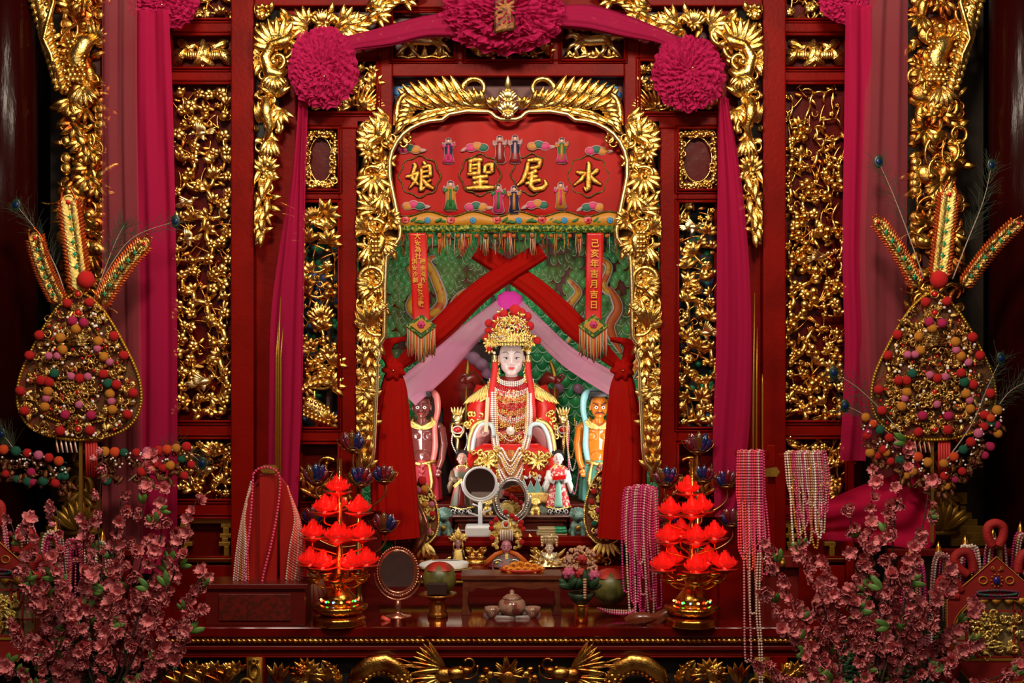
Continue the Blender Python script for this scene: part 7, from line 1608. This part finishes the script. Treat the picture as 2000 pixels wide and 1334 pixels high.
def plaque(dx, label, side, Y):
    R = random.Random(40 + side); cx = 156 + dx
    t = Thing('pompom_plaque', label, 'ornament', cx, 1040, Y, 'drop-shaped pom-pom plaques')
    D = drop(cx); t.part(MB().prism(D, 0, 8), 'backing', mat('plaque_ground', (.13, .05, .012), .5, .2, .8, 90, (.20, .02, .01), 30, (.45, .6)), smooth=False)
    m = MB().tube([V(x, y, -3) for x, y in D], 3, 7, closed=True); P = [V(x, y, -5) for x, y in D]; m.beads(P + P[:1], 3.4, 1.7); t.part(m, 'gilt_braid', mat('braid_gold', (.55, .30, .03), .35, .7))
    D2 = [(cx - 3 + (x - cx) * .68, 722 + (y - 716) * .74) for x, y in D]; P = [V(x, y, -5) for x, y in D2]; t.part(MB().beads(P + P[:1], 2.8, 1.7), 'inner_braid', mat('braid_gold', (0, 0, 0)))
    m = MB(); pr = MB(); rd = MB()
    def inside(x, y, k=.9):
        return abs(x - cx) < drop_w(y) * k
    for k in range(640):
        x = cx + R.uniform(-118, 118); y = R.uniform(588, 850)
        if not inside(x, y): continue
        j = R.random(); c = V(x, y, -6 - R.uniform(0, 4))
        if j < .3: m.flower(c, R.uniform(5, 9), 6)
        elif j < .6: m.scroll(c, R.uniform(0, 360), R.uniform(20, 34), R.choice((300, -300)), 2.4, 1.3, 9)
        elif j < .75: m.leaf(c, R.uniform(0, 360), 18, 8, 20, 4, n=5)
        elif j < .9: pr.ball(c + Vector((0, -4, 0)), 3.2, seg=8, rings=6)
        else: rd.ball(c + Vector((0, -4, 0)), 2.8, seg=8, rings=6)
    for k in range(34): m.scroll(V(cx + R.uniform(-34, 34), 740 + 56 * R.random(), -12), R.uniform(0, 360), 30, R.choice((280, -280)), 2.6, 1.3, 9)
    for k in range(8): m.box(cx - 22 + (k % 2) * 3, 652 + k * 3, cx + 22 - (k % 3) * 3, 654 + k * 3, -14, -6)
    p = t.part(m, 'foil_ornament', FOILG); t.part(pr, 'pearls', PEARL, p); t.part(rd, 'red_jewels', GEM, p)
    for c, x, y in LST:
        px, py = x / 2.47 + dx + (R.uniform(-3, 3) if side else 0), 360 + y / 2.47 + (R.uniform(-3, 3) if side else 0)
        t.put(POMM[c], 'pompom', V(px, py, -16), .98 if c != 'p' else .8, (R.random() * 3, R.random() * 3, 0))
    t.put(POMM['r'], 'pompom', V(172 + dx + (-8 if side else 0), 547, -14), 1.75)
    for y in (575, 611, 765, 838): t.part(MB().ring(V(cx, y, -12), 7.5, 7.5, 2, 20, 6), 'jewel_setting', FOILG); t.part(MB().ball(V(cx, y, -13), 5.5, 4, 5.5), 'jewel', GEM)
    if not side: foil_feather(t, 160, 570, 138, 400, 15); foil_feather(t, 118, 592, 74, 470, 12, 6); foil_feather(t, 198, 592, 282, 480, 12, 6)
    else: foil_feather(t, 1832, 545, 1850, 385, 14); foil_feather(t, 1792, 560, 1714, 438, 10, -4); foil_feather(t, 1880, 558, 1982, 440, 10, 6)
    if not side: peacock(t, [(188, 580, -2), (215, 520, 0), (262, 462, 2), (342, 432, 4)], seed=1); peacock(t, [(130, 580, -2), (108, 520, 0), (70, 450, 2), (30, 400, 4)], seed=2); peacock(t, [(182, 585, 4), (205, 520, 6), (225, 470, 6), (240, 440, 8)], False, seed=3)
    else: peacock(t, [(1804, 545, -2), (1775, 460, 0), (1745, 380, 2), (1717, 315, 4)], seed=4); peacock(t, [(1860, 545, -2), (1890, 470, 0), (1922, 390, 2), (1938, 322, 4)], seed=5)
    m = MB().box(cx - 3, 850, cx + 3, 1060, 4, 10); t.part(m, 'pole', GOLDF, smooth=False)
    for k in range(5):
        for j in range(2): t.part(MB().tube([V(cx - 46 + k * 9, 858, -2), V(cx - 44 + k * 9 + j * 3, 884, -2)], 1.6, 6), 'bead_tassel', (FOILR, PEARL)[j])
    for k in range(5): t.part(MB().tube([V(cx + 12 + k * 5, 862, 0), V(cx + 13 + k * 5, 932, 2)], 2.6, 7), 'red_tassel', GEM if 0 else mat('silk_red', (.45, .012, .008), .6))
def garland(label, P, side, Y, drop_=55, seed=1):
    R = random.Random(seed); C = cat(P, 7); t = Thing('pompom_garland', label, 'garland', P[0][0], P[0][1] + 60, Y, 'pom-pom garlands below the plaques')
    t.part(MB().tube([V(x, y, 4) for x, y in C], 2, 6), 'wire', BLACK)
    acc = 0; ks = 'yogrproyrgrory'; k = 0; last = None
    for (x, y) in C:
        if last is None or hypot(x - last[0], y - last[1]) > 17: t.put(POMM[ks[k % 14]], 'pompom', V(x, y, -4), R.uniform(.85, 1.05)); last = (x, y); k += 1
    for j in range(10): x, y = R.choice(C); t.put(POMM[R.choice('grym')], 'pompom', V(x + R.uniform(-8, 8), y + R.uniform(16, drop_), 2), R.uniform(.7, 1))
    m = MB()
    for j in range(90):
        x, y = R.choice(C); c = V(x + R.uniform(-10, 10), y + R.uniform(4, drop_), R.uniform(2, 12)); q = R.random()
        if q < .5: m.leaf(c, R.uniform(200, 340), R.uniform(12, 26), 9, R.uniform(-40, 40), 5, n=5)
        elif q < .8: m.scroll(c, R.uniform(0, 360), 20, 300, 2, 1.3, 8)
        else: m.ball(c, 2.6)
    t.part(m, 'foil_pieces', mat('dull_bronze_foil', (.16, .06, .015), .4, .6, 1, 120, (.10, .015, .01), 40)); m = MB()
    for j in range(26): x, y = R.choice(C); m.ball(V(x + R.uniform(-8, 8), y + R.uniform(0, 30), -8), 2.2)
    t.part(m, 'small_pearls', PEARL)['kind'] = 'stuff'
    return t
plaque(0, 'large drop-shaped plaque covered in pom-poms and gold foil on the left, with foil peacock feathers', 0, -.55)
plaque(1666, 'large drop-shaped plaque covered in pom-poms and gold foil on the right, with foil peacock feathers', 1, -.55)
garland('dark pom-pom garland sloping down from the left edge below the left plaque', [(-10, 876), (40, 882), (90, 892), (130, 905)], 0, -.6, 60, 1)
garland('pom-pom garland running level to the right below the left plaque', [(205, 882), (260, 884), (310, 880), (365, 872)], 0, -.6, 60, 2)
g = garland('pom-pom garland rising to the far right below the right plaque', [(1842, 905), (1880, 878), (1915, 840), (1955, 790)], 1, -.6, 60, 3); peacock(g, [(1850, 900, 6), (1900, 830, 8), (1930, 760, 8), (1958, 700, 8)], seed=7); peacock(g, [(1850, 900, 6), (1920, 840, 8), (1970, 770, 8), (2010, 745, 8)], seed=8)
g = garland('dark pom-pom garland sloping down to the left below the right plaque', [(1690, 815), (1730, 850), (1770, 880), (1815, 905)], 1, -.6, 60, 4); peacock(g, [(1800, 900, 6), (1730, 840, 8), (1680, 805, 8), (1652, 793, 8)], seed=9); peacock(g, [(1800, 900, 6), (1740, 820, 8), (1680, 760, 8), (1630, 728, 8)], seed=10)
t = Thing('peacock_feather', 'dark peacock feather entering at the left edge beside the plaque bottom', 'feather', 0, 850, -.6); peacock(t, [(60, 900, 0), (30, 880, 0), (15, 860, 0), (2, 848, 0)], seed=11)
t = Thing('peacock_feather', 'dark peacock feather sloping up over the lower left tulle', 'feather', 300, 900, -.6); peacock(t, [(250, 940, 0), (300, 900, 0), (345, 870, 0), (395, 905, 0)], seed=12)

def fan(cx, cy, rx, ry, Y, label, seed):
    R = random.Random(seed); t = Thing('pompom_fan', label, 'ornament', cx, cy + ry + 6, Y, 'pom-pom fans in the niche')
    D = [(cx + rx * cos(a * pi / 20) * (1 - .25 * sin(a * pi / 20)), cy - ry * sin(a * pi / 20)) for a in range(40)]
    t.part(MB().prism(D, 0, 5), 'backing', MC['plaque_ground'], smooth=False); P = [V(x, y, -4) for x, y in D]; t.part(MB().beads(P + P[:1], 2.6, 1.6), 'gilt_braid', GILT)
    m = MB()
    for k in range(110):
        a = R.uniform(0, 2 * pi); q = sqrt(R.random()) * .85; c = V(cx + rx * q * cos(a) * .9, cy + ry * q * sin(a), -5); (m.flower(c, R.uniform(4, 7), 6) if k % 2 else m.scroll(c, R.uniform(0, 360), 22, 300, 2, 1.3, 8))
    t.part(m, 'foil_ornament', GILT)
    for k in range(15):
        a = 2 * pi * k / 15; q = (.68, .36, .7)[k % 3]; t.put(POMM['rgprypgmr'[k % 9]], 'pompom', V(cx + rx * q * cos(a), cy + ry * q * sin(a) * 1.05, -10), .58)
    t.put(POMM['r'], 'pompom', V(cx + 3, cy - ry - 2, -8), .9); t.put(POMM['y'], 'pompom', V(cx + 8, cy - ry * .78, -12), .75)
    m = MB()
    for k in range(6): m.leaf(V(cx - 12 + 5 * k, cy + ry - 2, -6), 230 + 16 * k, 26, 8, 0, 3)
    t.part(m, 'gilt_bow', GILT)
fan(822, 1002, 34, 62, .24, 'oval pom-pom fan half hidden by the left red curtain', 1)
fan(1182, 990, 40, 74, .2, 'oval pom-pom fan before the right red curtain', 2)

# ================================================================== BEAD RACKS, LANTERN PLAQUES
HK = mat('brass_cone', (.72, .38, .06), .25, 1)
def strand_mesh(L, w_, m_, r=2.7):
    P = cat([(1000 - w_, 667 + L, 0), (1000 - w_ * .9, 667 + L * .5, -2), (1000 - w_ * .6, 667 + 12, -3), (1000, 667, -4), (1000 + w_ * .6, 667 + 12, -3), (1000 + w_ * .9, 667 + L * .5, -2), (1000 + w_, 667 + L, 0)], 10)
    return MB().beads([V(*p) for p in P], r, 2.1).mesh('bead_necklace', m_)
SM = {(c, q): strand_mesh(L, w_, PALL[c]) for c in 'hwmpra' for q, (L, w_) in enumerate(((150, 12), (200, 20), (260, 27)))}
def rack(side, Y, cones, label):
    sd = 'left' if not side else 'right'; x0, x1 = (-60, 275) if not side else (1735, 2080); u = uof(Y); gz = CZ / u
    t = Thing('necklace_rack', label, 'rack', (x0 + x1) / 2, 667 + gz, Y, 'necklace racks')
    m = MB().box(x0, 1072, x1, 1086, -6, 10); m.box(x0 + 20, 1072, x0 + 34, 667 + gz, 0, 12); m.box(x1 - 34, 1072, x1 - 20, 667 + gz, 0, 12); t.part(m, 'frame', LACQD, smooth=False, bevel=.004)
    for (x, y) in cones: t.part(MB().lathe(V(x, y + 24, -14), [(9, -8), (9, 0), (8, 2), (5, 20), (.6, 32)], 18).tube([V(x, y + 28, -14), V(x, 1078, 0)], 5, 8), 'brass_cone', HK)
    R = random.Random(70 + side)
    for j, (x, y) in enumerate(cones):
        for k in range(9 if 1 else 0):
            c = R.choice('hhwwmpra' if k != 3 else 'a'); q = k % 3
            o = bpy.data.objects.new('bead_necklace', SM[(c, q)]); COL.objects.link(o); o.location = W(x + R.uniform(-4, 4), y + 16 + R.uniform(-4, 8), Y, -16 - k * 3.2); o.scale = (u * R.uniform(.8, 1.15), u, u * R.uniform(.85, 1.05))
            tag(o, '%s %s strand on the %s brass cone of the %s rack' % ('short medium long'.split()[q], CN[c], ('innermost', 'second', 'third', 'fourth', 'outermost')[j], sd), 'necklace', 'strands on the %s rack' % sd)
rack(0, -1.05, [(204, 1040), (160, 1036), (113, 1021), (62, 1011), (7, 1004)], 'red rack with brass cones hung with pearl strands behind the left blossoms')
rack(1, -1.05, [(1775, 1070), (1829, 1062), (1881, 1050), (1935, 1036), (1988, 1024)], 'red rack with brass cones hung with pearl strands behind the right blossoms')
def lantern(cx, ty, side, label, Y=-1.2):
    t = Thing('lantern_plaque', label, 'ornament', cx, ty + 260, Y, 'house-shaped red plaques'); RF = mat('red_felt', (.30, .006, .004), .75, 0, .2, 200); CRD = mat('red_cord', (.36, .006, .006), .7, 0, .8, 200, stretch=(1, 1, 1))
    H = [(cx, ty), (cx + 96, ty + 84), (cx + 96, ty + 190), (cx + 50, ty + 245), (cx - 50, ty + 245), (cx - 96, ty + 190), (cx - 96, ty + 84)]
    win = [(cx + 82 * cos(radians(a)), ty + 150 - 72 * sin(radians(a))) for a in range(0, 181, 12)] + [(cx - 82, ty + 180), (cx - 58, ty + 200), (cx + 58, ty + 200), (cx + 82, ty + 180)]
    # felt board with the window left open: upper, lower and side pieces round it
    k = 17; out = []
    for i in range(k): a = radians(180 - i * 180 / (k - 1)); x = cx + 96 * cos(a); out.append((x, max(ty, ty + 84 * abs(x - cx) / 96) if i not in (0, k - 1) else ty + 150))
    inn = [(cx + 82 * cos(radians(180 - i * 180 / (k - 1))), ty + 150 - 72 * sin(radians(180 - i * 180 / (k - 1)))) for i in range(k)]
    m = MB().band(out, inn, -3, 3); m.band([(cx - 96, ty + 150), (cx - 96, ty + 190), (cx - 50, ty + 245), (cx + 50, ty + 245), (cx + 96, ty + 190), (cx + 96, ty + 150)], [(cx - 82, ty + 150), (cx - 82, ty + 180), (cx - 58, ty + 200), (cx + 58, ty + 200), (cx + 82, ty + 180), (cx + 82, ty + 150)], -3, 3); t.part(m, 'felt_board', RF, smooth=False)
    t.part(MB().prism([(cx + (x - cx) * .98, y) for x, y in win], 8, 11), 'pale_lining', mat('pale_lining', (.32, .22, .10), .6), smooth=False)
    GE = mat('gold_edge', (.55, .24, .02), .5, .3); m = MB().tube([V(x, y, -4) for x, y in H], 1.3, 5, closed=True).tube([V(x, y, -4) for x, y in win], 1.6, 5, closed=True).tube([V(cx + (x - cx) * 1.06, ty + 150 + (y - ty - 150) * 1.05, -4) for x, y in win], 1, 5, closed=True)
    m.scroll(V(cx - 4, ty + 26, -4), 180, 18, -300, 1.3).scroll(V(cx + 4, ty + 26, -4), 0, 18, 300, 1.3).ring(V(cx - 26, ty + 46, -4), 8, 7, 1.6, 18, 5).ring(V(cx + 26, ty + 46, -4), 8, 7, 1.6, 18, 5)
    for j in range(10): m.ball(V(cx + 11 * cos(j * .63), ty + 46 + 12 * sin(j * .63), -5), 1.8)
    for j in range(5): m.prism([(cx - 50 + j * 25 + a, ty + 80 + c) for a, c in ((-8, 0), (8, 0), (9, 6), (0, 15), (-9, 6))], -6, -3)
    t.part(m, 'gold_embroidery', GE, smooth=True)
    t.part(MB().ring(V(cx, ty + 70, -7), 40, 5, 2.6, 40, 6).tube([V(cx - 42, ty + 72, -6), V(cx - 42, ty + 80, -6), V(cx + 42, ty + 80, -6), V(cx + 42, ty + 72, -6)], 2.2, 6), 'beaded_band', mat('beaded_band', (.30, .02, .08), .3, .3, .8, 200, (.02, .12, .10), 60, (.45, .55)))
    t.part(MB().ball(V(cx, ty + 46, -6), 7, 4, 8), 'blue_gem', mat('blue_gem', (.02, .02, .20), .1, coat=1))
    m = MB()
    for (a, c, e, g) in ((-36, 88, -36, 198), (36, 88, 36, 198), (-80, 106, 80, 106), (-58, 118, -58, 196), (58, 118, 58, 196), (-80, 130, -50, 130), (-50, 106, -50, 130), (80, 130, 50, 130), (50, 106, 50, 130), (-80, 164, -50, 164), (-50, 164, -50, 190), (80, 164, 50, 164), (50, 164, 50, 190), (-60, 196, 60, 196)): m.box(cx + min(a, e) - 1.6, ty + min(c, g) - 1.6, cx + max(a, e) + 1.6, ty + max(c, g) + 1.6, -2, 2)
    t.part(m, 'lattice', RF, smooth=False)
    m = MB(); R = random.Random(8 + side)
    for j in range(70): 
        x = cx + R.uniform(-46, 46); y = ty + R.uniform(112, 192)
        if R.random() < .5: m.scroll(V(x, y, 0), R.uniform(0, 360), 36, R.choice((280, -280)), 3.2, 1.3, 10)
        else: m.flower(V(x, y, 2), R.uniform(5, 9), 5)
    m.lathe(V(cx - 36, ty + 170, 0), [(4, 0), (12, 14), (14, 20), (3, 22)], 14); m.box(cx - 16, ty + 168, cx + 4, ty + 171, -6, 0); m.box(cx - 18, ty + 175, cx + 4, ty + 178, -6, 0)
    t.part(m, 'gilded_filigree', GILT)
    for (dx, dy, a) in ((-62, 10, 120), (-92, 60, 150), (62, 12, 60), (94, 62, 30), (0, -46, 90), (-96, 225, 230), (92, 228, -50)):
        A = radians(a); p = V(cx + dx, ty + dy, 2); n_ = Vector((-sin(A), 0, cos(A))); d_ = Vector((cos(A), 0, sin(A)))
        pts = [p + d_ * (22 * sin(pi * q / 14) * 1.3 - 12) + n_ * (17 * cos(pi * q / 14 * 2 - pi) * .9) * (1 if 1 else 0) for q in range(15)]
        lo = [p - d_ * 26 + n_ * 6, p - d_ * 6 + n_ * 15, p + d_ * 12 + n_ * 14, p + d_ * 19, p + d_ * 12 - n_ * 14, p - d_ * 6 - n_ * 15, p - d_ * 26 - n_ * 6]
        c2 = cat([tuple(v) for v in lo], 6); t.part(MB().tube([Vector(v) for v in c2], 9, 10), 'cord_loop', CRD)
    if not side:
        m = MB().ring(V(cx + 101, ty + 122, -4), 8, 8, 1, 20, 5); t.part(m, 'coin_ring', GE); text_mesh('福', cx + 101, ty + 122, 12, -4, GE, t, 'gold_character', .5); text_mesh('春', cx + 111, ty + 142, 14, -4, GE, t, 'gold_character', .5)
        t.part(MB().prism([(cx + 94, ty + 100), (cx + 122, ty + 110), (cx + 122, ty + 180), (cx + 94, ty + 200)], -3, 3), 'side_flap', RF, smooth=False)
lantern(1945, 1087, 1, 'red house-shaped plaque with cord loops and a gilt filigree window at the lower right')
lantern(-14, 1046, 0, 'red house-shaped plaque with a gilt filigree window, half cut by the left edge')

# ================================================================== CHERRY BLOSSOM
PET = mat('blossom_petal', (.74, .23, .24), .7, col2=(.56, .11, .13), cscale=60, sss=.0); PETC = mat('blossom_core', (.42, .03, .05), .6); LEAFG = mat('spring_leaf', (.10, .20, .03), .55, col2=(.03, .09, .02), cscale=30); TWIG = mat('twig_brown', (.045, .018, .010), .7)
def blossom(op, seed, r=11):
    m = MB(); R = random.Random(seed)
    for l, n in ((0, 5), (1, 5)):
        for k in range(n):
            a = 2 * pi * (k + .5 * l) / n + R.uniform(-.12, .12); lift = (op + .35 * l) + R.uniform(-.15, .15)
            def f(u, v):
                w_ = (sin(pi * (.12 + .74 * u)) ** .8) * r * .40; x = u * r * (1 - .2 * l) * cos(lift); up = u * r * sin(lift) + 1.6 * sin(u * 7 + v * 5 + k) * .5 + (abs(v - .5) * 2) ** 2 * 2 + 1.2 * sin(v * 14 + k * 2) * u; y = (v - .5) * 2 * w_
                if u > .95: x -= r * .06 * (1 - abs(v - .5) * 2)
                return V(1000, 667) + Vector((x * cos(a) - y * sin(a), -up, x * sin(a) + y * cos(a)))
            m.grid(f, 5, 7)
    me = m.mesh('blossom', PET); me.materials.append(PETC); n0 = len(m.v)
    return me
BL = [blossom(.25, 1), blossom(.5, 2), blossom(.75, 3), blossom(1.1, 4, 8)]
LF = MB().leaf(V(1000, 667), 60, 24, 10, 24, 4, back=.6, H=2, n=7).leaf(V(1000, 667), 125, 20, 9, -20, 4, back=.6, H=2, n=7).mesh('leaf_pair', LEAFG)
def spray(root, tip, Y, label, seed, nb, grp, bend=0, start=.25):
    nb = int(nb * (.66 if tip[1] < 1060 else .9))
    R = random.Random(seed); t = Thing('blossom_branch', label, 'blossom branch', root[0], root[1], Y, grp)
    A = V(root[0], root[1], 0); B = V(tip[0], tip[1], R.uniform(-14, 14)); D = B - A; N = Vector((-D.z, 0, D.x)).normalized()
    pt = lambda q: A + D * q + N * (bend * sin(pi * q) * D.length * .12 + 3 * sin(q * 11 + seed)) 
    m = MB().tube([pt(k / 14) for k in range(15)], [3.2 - 2.3 * k / 14 for k in range(15)], 6); pos = []
    for k in range(nb):
        q = start + (1.02 - start) * ((k + R.uniform(-.3, .3)) / (nb - 1)) if k < nb - 1 else 1.0; q = min(max(q, start), 1); c = pt(q); off = R.uniform(4, 22) * (1.1 - .6 * q) ; a = R.uniform(0, 2 * pi)
        e = c + N * off * cos(a) + D.normalized() * off * .5 * sin(a) + Vector((0, R.uniform(-16, 4), 0)); m.tube([c, (c + e) / 2 + Vector((0, 0, 2)), e], [1.2, .8], 4, cap=False); pos.append(e)
    t.part(m, 'twig', TWIG)
    for e in pos:
        k = R.choice((0, 0, 1, 1, 2, 3)); t.put(BL[k], 'blossom', e, R.uniform(1.1, 1.75), (R.uniform(-.7, .7), R.uniform(0, 6), R.uniform(-.9, .9)))
    for k in range(max(2, nb // 7)): q = R.uniform(start, 1); t.put(LF, 'leaf_pair', pt(q) + Vector((R.uniform(-8, 8), -8, R.uniform(-6, 6))), R.uniform(.9, 1.4), (R.uniform(-.4, .4), R.uniform(-1.5, 1.5), R.uniform(-.4, .4)))
VASE = mat('dark_vase', (.02, .03, .025), .3, coat=.3)
def bouquet(side, root, tips, Y, names):
    sd = 'left' if not side else 'right'; u = uof(Y); gz = 667 + CZ / u
    t = Thing('floor_vase', 'dark floor vase holding the %s blossom branches' % sd, 'vase', root[0], gz, Y, 'floor vases')
    h = gz - root[1] - 8; t.part(MB().lathe(V(root[0], gz, 0), [(46, 0), (50, 6), (70, h * .4), (74, h * .65), (40, h * .88), (46, h), (42, h), (36, h * .88)], 36), 'body', VASE)
    m = MB(); R = random.Random(90 + side)
    for k in range(34):
        a = R.uniform(5, 175); p = V(root[0] + R.uniform(-40, 40), root[1] - 10, R.uniform(-40, 10)); q = m.path(p, a, R.uniform(70, 150), R.uniform(-40, 40), 1, 10); m.tube(q, [1.2, .6], 4)
        for i in range(2, 10):
            for s_ in (-1, 1): m.leaf(q[i], math.degrees(atan2((q[i] - q[i - 1]).z, (q[i] - q[i - 1]).x)) + s_ * 55, 20 - i * 1.3, 5, 0, 1, n=4, back=.5)
    t.part(m, 'fern_fronds', mat('fern_green', (.012, .055, .018), .6)) 
    for i, (x, y, nb, bd) in enumerate(tips):
        spray(root, (x, y), Y + (-.10, 0, .08, -.05)[i % 4], names[i], side * 100 + i, nb, 'blossom branches in the %s vase' % sd, bd, .30 if y < 1150 else .2)
T0 = [(195, 876, 24, .1), (238, 960, 22, .1), (288, 896, 22, -.1), (330, 950, 24, -.3), (390, 968, 26, -.3), (352, 1040, 26, -.2), (300, 1010, 24, 0), (160, 1010, 26, .2), (112, 990, 22, .3), (60, 1010, 24, .3), (20, 1012, 18, .3), (50, 1110, 26, .4), (110, 1080, 28, .2), (180, 1060, 28, 0), (240, 1050, 28, 0), (400, 1120, 26, -.4), (398, 1190, 26, -.4), (340, 1120, 28, -.1), (350, 1280, 26, -.3), (20, 1220, 26, .4), (-10, 1290, 24, .4), (120, 1160, 28, .2), (300, 1140, 28, -.1), (70, 1240, 26, .3), (225, 1150, 28, 0)]
T1 = [(1765, 868, 22, .0), (1702, 922, 22, .1), (1812, 938, 22, -.2), (1662, 985, 24, .1), (1740, 985, 24, 0), (1565, 1060, 24, .3), (1498, 1060, 22, .45), (1490, 1150, 26, .4), (1478, 1295, 24, .3), (1530, 1220, 26, .3), (1610, 1100, 26, .2), (1690, 1070, 26, 0), (1790, 1040, 24, -.2), (1850, 1110, 24, -.3), (1900, 1170, 26, -.3), (1905, 1250, 24, -.3), (1660, 1150, 28, .1), (1750, 1120, 28, 0), (1590, 1180, 28, .3), (1800, 1180, 28, -.2), (1570, 1290, 26, .3), (1990, 1296, 24, -.3), (1840, 1240, 26, -.2), (1700, 1200, 28, 0)]
ORD = ['highest', 'second highest', 'third highest', 'fourth highest', 'fifth highest', 'sixth highest', 'seventh highest', 'eighth highest', 'ninth highest', 'lowest', 'lowest', 'lowest']
def where(x, y):
    return ('beside the offering box' if x > 330 and x < 600 else 'in front of the left tulle hanging' if 190 < x <= 330 else 'in front of the left necklace rack' if x < 600 and x > 70 else 'before the left house-shaped plaque' if x < 600 else 'beside the rail stand' if x < 1600 else 'in front of the swept cloth' if x < 1760 else 'below the right plaque' if x < 1850 else 'before the right house-shaped plaque')
def names(T):
    out = []
    for x, y, *_ in T: w_ = where(x, y); out.append('pink blossom branch, %s of those reaching %s' % (ORD[sum(1 for q in T if where(q[0], q[1]) == w_ and q[1] < y)], w_.replace('in front of ', '').replace('before ', '').replace('beside ', '').replace('below ', '')))
    return out
bouquet(0, (205, 1385), T0, -1.38, names(T0))
bouquet(1, (1705, 1390), T1, -1.38, names(T1))
